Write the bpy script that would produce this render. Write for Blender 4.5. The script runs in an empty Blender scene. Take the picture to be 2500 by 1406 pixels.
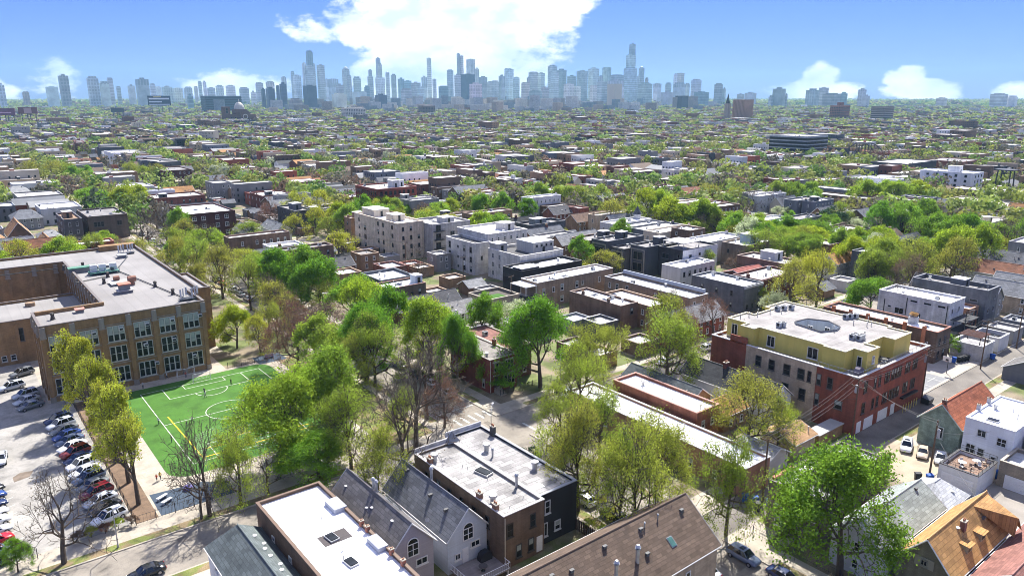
import bpy, math, random
import numpy as np
from mathutils import Vector, Matrix

random.seed(11)
RN = random.Random(5)
SC = bpy.context.scene
COL = SC.collection
R = math.radians

# ------------------------------------------------------------------ camera, sky, sun, exposure
CAM_AZ, CAM_PITCH = R(38.4), math.atan(467 / 1790)
cam = bpy.data.cameras.new('camera')
cam.sensor_width = 36; cam.lens = 36 * 1790 / 2500
cam.clip_start = 1; cam.clip_end = 60000
cam_o = bpy.data.objects.new('camera', cam); COL.objects.link(cam_o)
cam_o.location = (0, 0, 60); cam_o.rotation_euler = (math.pi / 2 - CAM_PITCH, 0, -CAM_AZ)
SC.camera = cam_o

SUN_AZ, SUN_EL = R(51.5), R(51)
world = bpy.data.worlds.new('World'); SC.world = world; world.use_nodes = True
wn, wl = world.node_tree.nodes, world.node_tree.links
wn.clear()
w_out = wn.new('ShaderNodeOutputWorld'); w_bg = wn.new('ShaderNodeBackground')
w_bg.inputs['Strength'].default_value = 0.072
sky = wn.new('ShaderNodeTexSky'); sky.sky_type = 'NISHITA'; sky.sun_disc = False
sky.sun_elevation = SUN_EL; sky.sun_rotation = SUN_AZ
sky.air_density = 1.0; sky.dust_density = 0.3; sky.ozone_density = 3.0
wl.new(w_bg.outputs[0], w_out.inputs[0])


def wmath(op, a, b=None, c=None):
    n = wn.new('ShaderNodeMath'); n.operation = op
    for i, v in enumerate((a, b, c)):
        if v is None: continue
        if hasattr(v, 'links'): wl.new(v, n.inputs[i])
        else: n.inputs[i].default_value = v
    return n.outputs[0]


def build_clouds():
    """Cumulus painted on the sky by direction: azimuth and elevation in degrees."""
    tc = wn.new('ShaderNodeTexCoord')
    sep = wn.new('ShaderNodeSeparateXYZ'); wl.new(tc.outputs['Generated'], sep.inputs[0])
    az = wmath('DEGREES', wmath('ARCTAN2', sep.outputs[0], sep.outputs[1]))
    el = wmath('DEGREES', wmath('ARCSINE', sep.outputs[2]))
    comb = wn.new('ShaderNodeCombineXYZ')
    wl.new(wmath('MULTIPLY', az, 0.10), comb.inputs[0]); wl.new(wmath('MULTIPLY', el, 0.17), comb.inputs[1])
    def noise(scale, detail, off):
        mp = wn.new('ShaderNodeMapping'); mp.inputs['Location'].default_value = off
        wl.new(comb.outputs[0], mp.inputs[0])
        n = wn.new('ShaderNodeTexNoise'); n.inputs['Scale'].default_value = scale
        n.inputs['Detail'].default_value = detail; n.inputs['Roughness'].default_value = 0.58
        wl.new(mp.outputs[0], n.inputs['Vector']); return n.outputs['Fac']
    edge = noise(2.4, 9, (3.1, 1.7, 0))
    big = noise(0.75, 3, (7.7, 2.2, 0))
    soft = noise(1.5, 5, (1.3, 9.2, 0))
    base = 38.4
    cl = None
    #      az,  el, half width, half height, strength
    for a, e, ra, re, s in ((-3.6, 5.6, 9.2, 5.6, 1.3), (-8.5, 5.6, 5.5, 3.2, 1.0), (2.2, 7.2, 4.6, 2.6, 1.15), (-4.5, 1.8, 8.5, 2.8, 1.15),
                            (21.4, 0.4, 3.4, 1.0, 1.0), (22.0, 1.3, 1.5, 1.15, 1.1), (28.6, 0.4, 2.7, .9, .95), (27.3, 1.2, 1.4, .9, .95), (-31.2, 1.0, 2.0, 1.3, .5),
                            (-19.5, .6, 4.5, 1.3, .8), (-15.0, 4.7, 2.6, 1.2, .42), (33.5, .3, 1.8, .7, .85),
                            (-34.2, .4, 2, .9, .5)):
        dx = wmath('DIVIDE', wmath('SUBTRACT', az, base + a), ra)
        dy = wmath('DIVIDE', wmath('SUBTRACT', el, e), re)
        r2 = wmath('ADD', wmath('MULTIPLY', dx, dx), wmath('MULTIPLY', dy, dy))
        m = wmath('MULTIPLY', wmath('SUBTRACT', 1.0, r2), s * .95)
        m = wmath('MAXIMUM', m, -1.0)
        cl = m if cl is None else wmath('MAXIMUM', cl, m)
    # unseen broken cloud above the view, added to whiten the ambient light
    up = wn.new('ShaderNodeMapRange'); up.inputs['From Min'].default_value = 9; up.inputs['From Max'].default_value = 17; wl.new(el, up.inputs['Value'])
    fill_cloud = wmath('MULTIPLY', wmath('SUBTRACT', noise(0.42, 4, (4.4, 6.1, 0)), 0.47), 4.5)
    fill_cloud = wmath('SUBTRACT', wmath('MULTIPLY', wmath('ADD', fill_cloud, 1.0), up.outputs[0]), 1.0)
    cl = wmath('MAXIMUM', cl, fill_cloud)
    d = wmath('ADD', cl, wmath('MULTIPLY', wmath('SUBTRACT', edge, 0.55), 2.1))
    d = wmath('ADD', d, wmath('MULTIPLY', wmath('SUBTRACT', noise(7.5, 7, (2.2, 5.3, 0)), 0.5), 1.25))
    d = wmath('ADD', d, wmath('MULTIPLY', wmath('SUBTRACT', big, 0.5), .5))
    mr = wn.new('ShaderNodeMapRange'); mr.interpolation_type = 'SMOOTHSTEP'
    mr.inputs['From Min'].default_value = -0.08; mr.inputs['From Max'].default_value = 0.44
    wl.new(d, mr.inputs['Value'])
    # nishita tinted towards the deep periwinkle of the photograph, paler towards the horizon
    ramp = wn.new('ShaderNodeValToRGB')
    ramp.color_ramp.elements[0].color = (0.255, 0.342, .90, 1); ramp.color_ramp.elements[1].color = (0.215, 0.32, .97, 1)
    mre = wn.new('ShaderNodeMapRange'); mre.inputs['From Min'].default_value = 0; mre.inputs['From Max'].default_value = 9
    wl.new(el, mre.inputs['Value']); wl.new(mre.outputs[0], ramp.inputs[0])
    tint = wn.new('ShaderNodeMix'); tint.data_type = 'RGBA'; tint.blend_type = 'MULTIPLY'; tint.inputs['Factor'].default_value = 1
    wl.new(sky.outputs[0], tint.inputs[6]); wl.new(ramp.outputs[0], tint.inputs[7])
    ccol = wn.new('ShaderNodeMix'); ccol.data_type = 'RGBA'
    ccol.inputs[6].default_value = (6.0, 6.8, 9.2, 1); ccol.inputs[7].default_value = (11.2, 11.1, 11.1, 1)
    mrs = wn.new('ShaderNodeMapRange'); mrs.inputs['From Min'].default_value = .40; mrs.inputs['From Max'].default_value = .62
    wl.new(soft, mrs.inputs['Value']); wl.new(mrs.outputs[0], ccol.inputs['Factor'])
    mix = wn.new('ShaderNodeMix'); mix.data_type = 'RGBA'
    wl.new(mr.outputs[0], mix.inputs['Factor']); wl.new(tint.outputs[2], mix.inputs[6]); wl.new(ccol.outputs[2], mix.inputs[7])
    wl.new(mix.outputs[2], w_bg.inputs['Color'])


build_clouds()

sun = bpy.data.lights.new('sun', 'SUN'); sun.energy = 5.0; sun.angle = R(0.5); sun.color = (1, .955, .88)
sun_o = bpy.data.objects.new('sun', sun); COL.objects.link(sun_o)
sun_o.rotation_euler = (math.pi / 2 - SUN_EL, 0, math.pi - SUN_AZ)
SC.view_settings.view_transform = 'Standard'; SC.view_settings.look = 'None'
SC.view_settings.gamma = 1; SC.view_settings.use_curve_mapping = False
SC.view_settings.exposure = 1.15
SC.render.engine = 'CYCLES'
cy = SC.cycles
cy.max_bounces = 6; cy.diffuse_bounces = 3; cy.glossy_bounces = 2; cy.transmission_bounces = 3; cy.transparent_max_bounces = 4
cy.volume_bounces = 0; cy.use_denoising = True; cy.sample_clamp_indirect = 6
SC.cycles.filter_width = 0.95
cy.use_adaptive_sampling = True; cy.adaptive_threshold = 0.03

# ------------------------------------------------------------------ materials
MT = {}


def pm(name, color=None, var=.14, scale=.6, rough=.85, streak=0., bump=0., tex=None, spec=.25, metal=0., trans=0., island=0., fine=0., attr=None, color2=None, mixscale=.12, stain=0.):
    """Procedural material; color None takes the object's own colour."""
    if name in MT: return MT[name]
    m = bpy.data.materials.new(name); m.use_nodes = True; MT[name] = m
    n, l = m.node_tree.nodes, m.node_tree.links
    bs = n['Principled BSDF']
    bs.inputs['Roughness'].default_value = rough; bs.inputs['Metallic'].default_value = metal
    bs.inputs['Specular IOR Level'].default_value = spec
    if attr:
        a = n.new('ShaderNodeAttribute'); a.attribute_name = attr; cur = a.outputs['Color']
    elif color is None:
        oi = n.new('ShaderNodeObjectInfo'); cur = oi.outputs['Color']
    else:
        rg = n.new('ShaderNodeRGB'); rg.outputs[0].default_value = (*color, 1); cur = rg.outputs[0]
    tc = n.new('ShaderNodeTexCoord')

    def mul(cur, fac):
        mx = n.new('ShaderNodeMix'); mx.data_type = 'RGBA'; mx.blend_type = 'MULTIPLY'; mx.inputs['Factor'].default_value = 1
        l.new(cur, mx.inputs[6]); l.new(fac, mx.inputs[7]); return mx.outputs[2]

    def nz(sc, lo, hi, mapping=None, detail=5, fmin=.3, fmax=.7):
        t = n.new('ShaderNodeTexNoise'); t.inputs['Scale'].default_value = sc; t.inputs['Detail'].default_value = detail
        src = tc.outputs['Object']
        if mapping:
            mp = n.new('ShaderNodeMapping'); mp.inputs['Scale'].default_value = mapping; l.new(src, mp.inputs[0]); src = mp.outputs[0]
        l.new(src, t.inputs['Vector'])
        r = n.new('ShaderNodeMapRange'); r.inputs['From Min'].default_value = fmin; r.inputs['From Max'].default_value = fmax
        r.inputs['To Min'].default_value = lo; r.inputs['To Max'].default_value = hi
        l.new(t.outputs['Fac'], r.inputs['Value']); return r.outputs[0]
    if color2:
        mx = n.new('ShaderNodeMix'); mx.data_type = 'RGBA'; l.new(nz(mixscale, 0, 1, detail=8, fmin=.46, fmax=.56), mx.inputs['Factor'])
        l.new(cur, mx.inputs[6]); mx.inputs[7].default_value = (*color2, 1); cur = mx.outputs[2]
    if var: cur = mul(cur, nz(scale, 1 - var, 1 + var))
    if stain: cur = mul(cur, nz(.33, 1.03, 1 - stain, detail=9, fmin=.47, fmax=.66)); cur = mul(cur, nz(1.6, 1.02, 1 - stain * .6, detail=6, fmin=.52, fmax=.70))
    if fine: cur = mul(cur, nz(7, 1 - fine, 1 + fine, detail=3))
    if streak: cur = mul(cur, nz(1.0, 1 - streak, 1 + streak * .4, mapping=(1.3, 1.3, .07)))
    if tex:
        # bricks / shingles / seams: (kind, row, width, strength)
        kind, bw, bh, st = tex
        sp = n.new('ShaderNodeSeparateXYZ'); l.new(tc.outputs['Object'], sp.inputs[0])
        cb = n.new('ShaderNodeCombineXYZ')
        if kind == 'wall':
            ad = n.new('ShaderNodeMath'); ad.operation = 'ADD'; l.new(sp.outputs[0], ad.inputs[0]); l.new(sp.outputs[1], ad.inputs[1])
            l.new(ad.outputs[0], cb.inputs[0]); l.new(sp.outputs[2], cb.inputs[1])
        elif kind == 'ry': l.new(sp.outputs[1], cb.inputs[0]); l.new(sp.outputs[0], cb.inputs[1])
        else: l.new(sp.outputs[0], cb.inputs[0]); l.new(sp.outputs[1], cb.inputs[1])
        bt = n.new('ShaderNodeTexBrick'); bt.inputs['Scale'].default_value = 1
        bt.inputs['Brick Width'].default_value = bw; bt.inputs['Row Height'].default_value = bh
        bt.inputs['Mortar Size'].default_value = bh * .07; bt.inputs['Bias'].default_value = 0
        bt.inputs['Color1'].default_value = (1 + st, 1 + st, 1 + st, 1); bt.inputs['Color2'].default_value = (1 - st, 1 - st, 1 - st, 1)
        bt.inputs['Mortar'].default_value = (1 - st * 1.4,) * 3 + (1,)
        l.new(cb.outputs[0], bt.inputs['Vector']); cur = mul(cur, bt.outputs['Color'])
    if island:
        g = n.new('ShaderNodeNewGeometry'); r = n.new('ShaderNodeMapRange')
        r.inputs['To Min'].default_value = 1 - island; r.inputs['To Max'].default_value = 1 + island
        l.new(g.outputs['Random Per Island'], r.inputs['Value']); cur = mul(cur, r.outputs[0])
    l.new(cur, bs.inputs['Base Color'])
    if bump:
        t = n.new('ShaderNodeTexNoise'); t.inputs['Scale'].default_value = 5; t.inputs['Detail'].default_value = 6
        l.new(tc.outputs['Object'], t.inputs['Vector'])
        b = n.new('ShaderNodeBump'); b.inputs['Strength'].default_value = bump; b.inputs['Distance'].default_value = .05
        l.new(t.outputs['Fac'], b.inputs['Height']); l.new(b.outputs[0], bs.inputs['Normal'])
    if trans:
        tr = n.new('ShaderNodeBsdfTranslucent'); l.new(cur, tr.inputs[0])
        ms = n.new('ShaderNodeMixShader'); ms.inputs[0].default_value = trans
        out = [x for x in n if x.type == 'OUTPUT_MATERIAL'][0]
        l.new(bs.outputs[0], ms.inputs[1]); l.new(tr.outputs[0], ms.inputs[2]); l.new(ms.outputs[0], out.inputs[0])
    return m


BRICK = pm('brick_wall', None, .20, .45, .9, streak=.22, tex=('wall', .6, .2, .10), fine=.10)
STUCCO = pm('stucco_wall', None, .08, .35, .85, streak=.14, fine=.05)
SIDING = pm('siding_wall', None, .05, .4, .7, streak=.08, tex=('wall', 30, .18, .05))
MEMB = pm('roof_membrane', None, .12, .22, .75, tex=('roof', 9, 1.9, .09), fine=.06, stain=.24)
OLDROOF = pm('weathered_roof', None, .34, .30, .9, tex=('roof', 2.6, 1.0, .20), fine=.16)
SHX = pm('shingle_roof_x', None, .13, .5, .9, tex=('roof', .9, .36, .22), fine=.10, stain=.15)
SHY = pm('shingle_roof_y', None, .13, .5, .9, tex=('ry', .9, .36, .22), fine=.10, stain=.15)
PAINT = pm('paint', None, .06, 1.2, .6)
METAL = pm('galvanised_metal', (.42, .43, .45), .15, 2, .45, metal=.6)
DARK = pm('dark_metal', (.03, .032, .036), .2, 2, .5)
GLASS = pm('window_glass', (.016, .019, .022), .5, .7, .25, spec=.2)
BLIND = pm('window_blind', (.27, .31, .29), .25, .8, .35, spec=.5)
CONC = pm('concrete', (.37, .33, .27), .13, .35, .9, fine=.07, bump=.1, stain=.16, tex=('roof', 1.6, 1.6, .03))
ASPH = pm('asphalt', (.245, .22, .185), .17, .16, .92, fine=.09, bump=.12, stain=.22)
LOTM = pm('lot_asphalt', (.285, .272, .25), .20, .13, .92, fine=.10, bump=.12, stain=.28)
DASPH = pm('dark_asphalt', (.09, .09, .095), .3, .2, .9, fine=.1)
TURF = pm('artificial_turf', (.055, .145, .020), .16, .25, .95, fine=.10, stain=.22)
DIRT = pm('bare_dirt', (.155, .105, .07), .35, .5, .95, fine=.2, bump=.3)
GRASS = pm('lawn_grass', (.14, .165, .045), .35, .30, .95, fine=.25, bump=.3, color2=(.20, .15, .085), mixscale=.35)
YARD = pm('yard_ground', (.20, .165, .115), .4, .22, .95, fine=.22, bump=.2, color2=(.12, .145, .05))
PLAY = pm('play_surface', (.05, .07, .10), .12, .6, .9)
LINE = pm('line_paint', (.46, .47, .43), .10, 1.5, .8)
YLINE = pm('yellow_line_paint', (.65, .42, .02), .10, 1.5, .8)
WOOD = pm('weathered_wood', (.28, .18, .09), .25, 1.4, .85, streak=.2)
POLEW = pm('pole_wood', (.13, .085, .055), .2, 2, .9, streak=.2)
BARK = pm('bark', (.085, .065, .05), .25, 2.5, .95)
TWIG = pm('twig', None, .2, 1.5, .95)
LEAF = pm('leaf', None, .14, .25, .75, spec=.06, trans=.5, island=.38)
RUBBER = pm('tyre_rubber', (.018, .018, .019), .1, 3, .85)
CARP = pm('car_paint', None, .02, 1, .22, spec=.6)
CARG = pm('car_glass', (.012, .015, .018), .1, 2, .06, spec=.8)
LAMPM = pm('lamp_lens', (.75, .75, .72), .05, 3, .15, spec=.7)
TAILM = pm('tail_lens', (.45, .015, .012), .05, 3, .2, spec=.6)
SKIN = pm('skin', (.42, .25, .17), .05, 4, .6)
CLOTH = pm('cloth', None, .08, 5, .9)
HAIRM = pm('hair', (.02, .014, .01), .1, 8, .7)

# ------------------------------------------------------------------ mesh helpers
class MB:
    def __init__(s): s.v = []; s.f = []; s.m = []
    def add(s, vs, fs, mi=0):
        o = len(s.v); s.v += [tuple(p) for p in vs]
        for f in fs: s.f.append(tuple(i + o for i in f)); s.m.append(mi)
        return s
    def box(s, x0, y0, z0, x1, y1, z1, mi=0, top=None, no=''):
        v = [(x0, y0, z0), (x1, y0, z0), (x1, y1, z0), (x0, y1, z0), (x0, y0, z1), (x1, y0, z1), (x1, y1, z1), (x0, y1, z1)]
        fs = {'b': (0, 3, 2, 1), 't': (4, 5, 6, 7), 's': (0, 1, 5, 4), 'e': (1, 2, 6, 5), 'n': (2, 3, 7, 6), 'w': (3, 0, 4, 7)}
        o = len(s.v); s.v += v
        for k, f in fs.items():
            if k in no: continue
            s.f.append(tuple(i + o for i in f)); s.m.append(top if (k == 't' and top is not None) else mi)
        return s
    def quad(s, a, b, c, d, mi=0): return s.add([a, b, c, d], [(0, 1, 2, 3)], mi)
    def poly(s, pts, mi=0): return s.add(pts, [tuple(range(len(pts)))], mi)
    def tube(s, p, q, r0, r1=None, n=6, mi=0, cap=True):
        r1 = r0 if r1 is None else r1
        p, q = Vector(p), Vector(q); d = (q - p)
        if d.length < 1e-6: return s
        d.normalize(); a = d.cross(Vector((0, 0, 1)) if abs(d.z) < .9 else Vector((1, 0, 0))).normalized(); b = d.cross(a)
        vs = []
        for c, r in ((p, r0), (q, r1)):
            for i in range(n):
                t = 2 * math.pi * i / n; vs.append(c + a * (r * math.cos(t)) + b * (r * math.sin(t)))
        fs = [(i, i + n, (i + 1) % n + n, (i + 1) % n) for i in range(n)]
        if cap: fs += [tuple(range(n)), tuple(range(2 * n - 1, n - 1, -1))]
        return s.add(vs, fs, mi)
    def cyl(s, x, y, z0, z1, r0, r1=None, n=10, mi=0): return s.tube((x, y, z0), (x, y, z1), r0, r1, n, mi)
    def mesh(s, name, mats):
        me = bpy.data.meshes.new(name); me.from_pydata(s.v, [], s.f)
        for m in mats: me.materials.append(m)
        if len(mats) > 1: me.polygons.foreach_set('material_index', s.m)
        me.update(); return me
    def build(s, name, mats, parent=None, loc=(0, 0, 0), color=None, rot=0, smooth=False):
        me = s.mesh(name, mats if isinstance(mats, (list, tuple)) else [mats])
        if smooth: me.polygons.foreach_set('use_smooth', [True] * len(me.polygons))
        return inst(name, me, parent, loc, color, rot)


def inst(name, me, parent=None, loc=(0, 0, 0), color=None, rot=0, scale=None):
    o = bpy.data.objects.new(name, me); COL.objects.link(o)
    if parent is not None: o.parent = parent
    o.location = loc
    if rot: o.rotation_euler = (0, 0, rot)
    if scale is not None: o.scale = scale if hasattr(scale, '__len__') else (scale,) * 3
    if color is not None: o.color = (*color[:3], 1)
    return o


def tag(o, label=None, cat=None, group=None, kind=None):
    if label: o['label'] = label
    if cat: o['category'] = cat
    if group: o['group'] = group
    if kind: o['kind'] = kind
    return o


def thing(name, label, cat, loc=(0, 0, 0), rot=0, group=None):
    o = inst(name, None, None, loc, None, rot); o.empty_display_size = .5
    return tag(o, label, cat, group)


def struct(name, mb, mats, **k): return tag(mb.build(name, mats, **k), kind='structure')


def np_mesh(name, verts, quads, mats, midx=None, cols=None):
    me = bpy.data.meshes.new(name); verts = np.asarray(verts, np.float32); quads = np.asarray(quads, np.int32)
    k = quads.shape[1]
    me.vertices.add(len(verts)); me.vertices.foreach_set('co', verts.ravel())
    me.loops.add(quads.size); me.loops.foreach_set('vertex_index', quads.ravel())
    me.polygons.add(len(quads)); me.polygons.foreach_set('loop_start', np.arange(0, quads.size, k, dtype=np.int32))
    for m in mats: me.materials.append(m)
    if midx is not None: me.polygons.foreach_set('material_index', np.asarray(midx, np.int32))
    if cols is not None:
        a = me.color_attributes.new('Col', 'FLOAT_COLOR', 'POINT'); a.data.foreach_set('color', np.asarray(cols, np.float32).ravel())
    me.update(calc_edges=True); me.validate(); return me


ORD = ['', 'first', 'second', 'third', 'fourth', 'fifth', 'sixth', 'seventh', 'eighth', 'ninth', 'tenth', 'eleventh', 'twelfth', 'thirteenth', 'fourteenth', 'fifteenth', 'sixteenth', 'seventeenth', 'eighteenth', 'nineteenth', 'twentieth']


def ordn(i):
    if i < len(ORD): return ORD[i]
    t = {2: 'twenty', 3: 'thirty', 4: 'forty', 5: 'fifty', 6: 'sixty', 7: 'seventy', 8: 'eighty', 9: 'ninety'}
    a, b = divmod(i, 10)
    if a >= 10: return 'hundred-and-' + ordn(i - 100) if i > 100 else 'hundredth'
    return t[a] + '-' + ORD[b] if b else (t[a][:-1] + 'ieth')


def viewdir(x, y):
    """distance along the view and to its right, for words such as left of / behind"""
    s, c = math.sin(CAM_AZ), math.cos(CAM_AZ)
    return x * s + y * c, x * c - y * s


FOOT = []                      # footprints taken: x0, y0, x1, y1


def free(x0, y0, x1, y1, m=0.):
    for a in FOOT:
        if x0 < a[2] + m and x1 > a[0] - m and y0 < a[3] + m and y1 > a[1] - m: return False
    return True


def in_view(x, y, z=0, margin=.03):
    d, r = viewdir(x, y)
    if d < 5: return False
    if abs(r / d) > .72 + margin: return False
    F = d * math.cos(CAM_PITCH) + (60 - z) * math.sin(CAM_PITCH)
    up = d * math.sin(CAM_PITCH) - (60 - z) * math.cos(CAM_PITCH)
    return up / F > -.40 - margin

TREES=[(24.9,91.6,16.6,11.4,'B'),(29.5,94.0,15.2,8.5,'O'),(23.7,99.1,13.8,7.4,'B'),(41.1,111.5,17.9,16.3,'L'),(49.2,113.9,19.3,15.0,'l'),(47.7,103.2,16.6,11.4,'O'),(42.1,101.0,8.9,12.9,'G'),(50.9,93.8,20.7,15.9,'B'),(44.6,87.7,16.6,8.9,'O'),(60.4,103.6,20.7,15.6,'B'),(69.7,106.9,12.4,8.4,'R'),(70.1,137.7,19.3,15.1,'G'),(76.7,130.7,19.3,16.7,'L'),(83.8,135.4,19.3,9.7,'Y'),(79.3,119.7,17.9,9.3,'G'),(64.5,149.4,17.9,16.5,'R'),(59.2,152.9,16.6,13.8,'R'),(62.1,132.6,13.8,10.1,'O'),(78.0,207.4,19.3,20.5,'G'),(82.1,192.3,17.9,13.3,'G'),(82.5,171.5,15.2,14.0,'G'),(72.7,184.5,15.2,11.0,'B'),(60.2,243.8,19.3,19.5,'O'),(65.1,224.7,19.3,14.9,'O'),(67.5,207.0,17.9,11.7,'O'),(67.6,192.9,16.6,10.0,'B'),(53.2,176.1,12.4,9.0,'L'),(55.9,167.6,12.4,7.8,'Y'),(62.3,173.2,12.4,7.6,'O'),(110.9,138.0,12.0,9.8,'W'),(95.4,110.7,20.7,16.3,'G'),(90.5,97.1,17.9,11.0,'O'),(115.7,98.3,20.7,15.7,'O'),(131.6,102.2,17.9,11.3,'O'),(136.9,98.6,15.2,8.5,'R'),(104.7,100.6,15.2,11.0,'O'),(71.5,70.6,19.3,10.3,'O'),(73.2,59.5,19.3,11.3,'O'),(74.7,53.0,17.9,9.3,'O'),(70.6,62.4,16.6,8.0,'O'),(73.6,83.0,6.0,5.1,'D'),(84.4,38.3,19.3,15.9,'G'),(102.6,65.0,16.6,14.5,'O'),(107.4,62.0,12.4,7.7,'O'),(180.2,108.7,8.0,8.0,'W'),(183.3,103.0,17.9,12.3,'O'),(197.5,102.7,19.3,14.0,'Y'),(183.9,117.0,8.0,7.1,'O'),(203.5,97.5,12.4,11.1,'G'),(258.1,142.9,13.8,17.0,'L'),(246.3,115.3,15.2,19.4,'L'),(244.0,98.1,19.3,20.9,'O'),(271.3,93.3,19.3,20.6,'L'),(306.4,94.7,19.3,16.5,'B'),(305.6,112.3,17.9,25.1,'G'),(326.3,140.8,17.9,29.9,'G'),(410.4,183.1,17.9,42.2,'L'),(202.9,85.4,13.8,11.2,'B'),(331.0,202.0,8.0,10.2,'W'),(322.6,158.9,8.0,10.1,'W'),(232.3,149.6,15.2,17.8,'O'),(299.6,160.0,12.4,10.5,'G'),(266.1,208.1,17.9,25.8,'L'),(277.3,236.9,17.9,22.0,'L'),(246.8,230.0,16.6,18.7,'O'),(336.8,216.7,16.6,25.4,'B'),(335.9,238.8,16.6,26.5,'O'),(365.3,215.5,16.6,28.7,'l'),(113.0,244.2,15.2,14.1,'Y'),(143.0,343.4,17.9,22.0,'Y'),(117.3,197.3,15.2,9.8,'B'),(190.5,328.5,13.8,14.7,'L'),(123.2,339.5,16.6,14.4,'R'),(52.0,334.2,8.0,10.0,'L'),(54.6,316.6,8.0,14.4,'R'),(42.8,332.0,7.0,9.8,'B'),(62.7,316.4,19.3,13.8,'B'),(78.6,344.5,17.9,15.2,'B'),(75.3,419.9,16.6,25.2,'L'),(65.8,439.6,15.2,17.2,'G'),(70.5,610.5,17.9,43.4,'O'),(82.2,585.2,15.2,19.8,'G'),(122.1,579.7,15.2,32.3,'O'),(25.6,313.8,7.0,16.4,'R'),(149.8,120.7,12.4,7.6,'B'),(186.2,65.6,5.0,5.1,'G'),(284.3,288.2,15.2,20.2,'O'),(267.6,301.4,15.2,22.5,'l'),(229.8,277.0,12.4,12.1,'G')]
TOWERS=[(339,4325,113,35,'h'),(498,4964,83,41,'c'),(556,4408,106,66,'h'),(591,4253,157,53,'h'),(739,4391,151,63,'h'),(784,4355,126,53,'h'),(819,4391,149,32,'h'),(925,4753,109,26,'h'),(1009,4560,151,77,'h'),(1051,5037,122,46,'p'),(1153,4956,133,35,'h'),(1205,5042,117,38,'p'),(1273,5116,118,66,'h'),(1351,5181,110,69,'p'),(1377,5033,112,54,'h'),(1475,5211,121,26,'p'),(1528,5297,154,26,'p'),(1552,5277,154,25,'p'),(1584,5252,115,56,'h'),(1598,5114,124,53,'h'),(1720,5272,130,66,'p'),(1654,4814,109,62,'h'),(1557,4380,84,31,'p'),(1874,5150,145,47,'p'),(864,3143,62,25,'g'),(1876,5148,146,53,'p'),(1202,3258,91,19,'d'),(1263,3337,94,41,'d'),(1711,4514,145,52,'p'),(1366,3511,107,17,'d'),(1309,3301,114,31,'d'),(2048,5139,190,35,'p'),(2217,5389,233,27,'h'),(2200,5274,204,60,'p'),(2245,5239,290,29,'p'),(2320,5307,374,51,'S'),(2352,5345,292,48,'h'),(2275,5215,271,71,'p'),(2380,5259,282,57,'p'),(1361,3132,105,60,'d'),(2238,4861,174,22,'h'),(2361,5020,178,72,'h'),(2523,5146,271,55,'D'),(2405,4857,197,30,'p'),(2493,4915,187,54,'h'),(2615,4945,199,42,'p'),(2625,4963,243,25,'p'),(2760,5086,333,35,'P'),(2761,5072,293,37,'p'),(2572,4724,186,65,'p'),(2762,4956,238,28,'D'),(2747,4841,209,36,'p'),(2738,4721,180,45,'g'),(2723,4605,165,50,'g'),(2715,4484,150,64,'p'),(2920,4704,195,40,'h'),(3110,4936,338,33,'p'),(2977,4659,180,28,'p'),(3067,4587,241,45,'h'),(3342,4879,375,26,'p'),(3362,4864,362,25,'p'),(2648,3771,188,83,'d'),(3357,4740,330,63,'p'),(3277,4549,260,32,'T'),(3194,4359,192,56,'h'),(2939,4306,201,44,'p'),(2101,2928,117,58,'w'),(3127,4157,153,82,'p'),(3298,4276,200,44,'h'),(3447,4413,253,27,'h'),(1993,3907,85,81,'h'),(1602,2941,66,53,'d'),(2477,3779,117,57,'g'),(2169,4151,115,32,'g'),(2304,3916,99,63,'h'),(1504,3146,69,67,'w'),(1150,2789,48,53,'w'),(2581,4207,118,48,'h'),(2218,4622,133,49,'p'),(3199,4227,158,48,'p'),(3297,4277,200,43,'h'),(3461,4402,253,65,'h'),(3441,4291,191,45,'h'),(3382,4082,186,23,'p'),(3536,4215,228,65,'p'),(3613,4218,223,51,'h'),(2985,3632,141,50,'w'),(3777,4280,280,66,'h'),(3591,4044,225,56,'h'),(3763,4163,247,71,'h'),(3754,4043,202,62,'h'),(3882,4069,240,78,'h'),(3982,4053,258,77,'p'),(4095,4028,267,64,'h'),(4011,3839,208,91,'h'),(3917,3913,202,29,'h'),(4237,3922,357,69,'h'),(4232,3919,264,94,'h'),(4247,3920,434,46,'S'),(4298,3867,277,41,'D'),(4203,3814,197,17,'h'),(4254,3774,186,25,'c'),(4038,3563,144,48,'h'),(4163,3591,147,55,'h'),(4224,3542,147,41,'h'),(4341,3577,213,27,'p'),(4409,3587,223,51,'p'),(4128,3363,143,80,'h'),(4251,3394,141,30,'h'),(4298,3356,169,67,'h'),(3513,2703,83,81,'g'),(4088,3013,135,52,'h'),(4117,2989,109,21,'h'),(3127,3391,133,61,'p'),(3167,3359,118,43,'p'),(3314,3370,125,43,'p'),(2948,3405,111,44,'p'),(2910,2288,60,45,'c'),(3438,2889,83,68,'h'),(3640,3495,159,105,'h'),(3640,3240,136,87,'h'),(2840,3363,89,74,'h'),(3568,3552,153,67,'h'),(4116,2862,74,44,'h'),(4079,2765,81,68,'h'),(3499,2204,98,63,'h'),(3468,2228,57,24,'h'),(3821,2204,93,69,'h'),(3913,2194,106,51,'h'),(3711,2035,73,87,'w'),(4146,2201,76,40,'g'),(3932,1988,95,40,'h'),(3901,1948,63,36,'h'),(4051,1638,52,51,'w'),(4050,1384,71,77,'p'),(4100,1344,58,47,'p'),(3620,2235,69,12,'h')]

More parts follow.
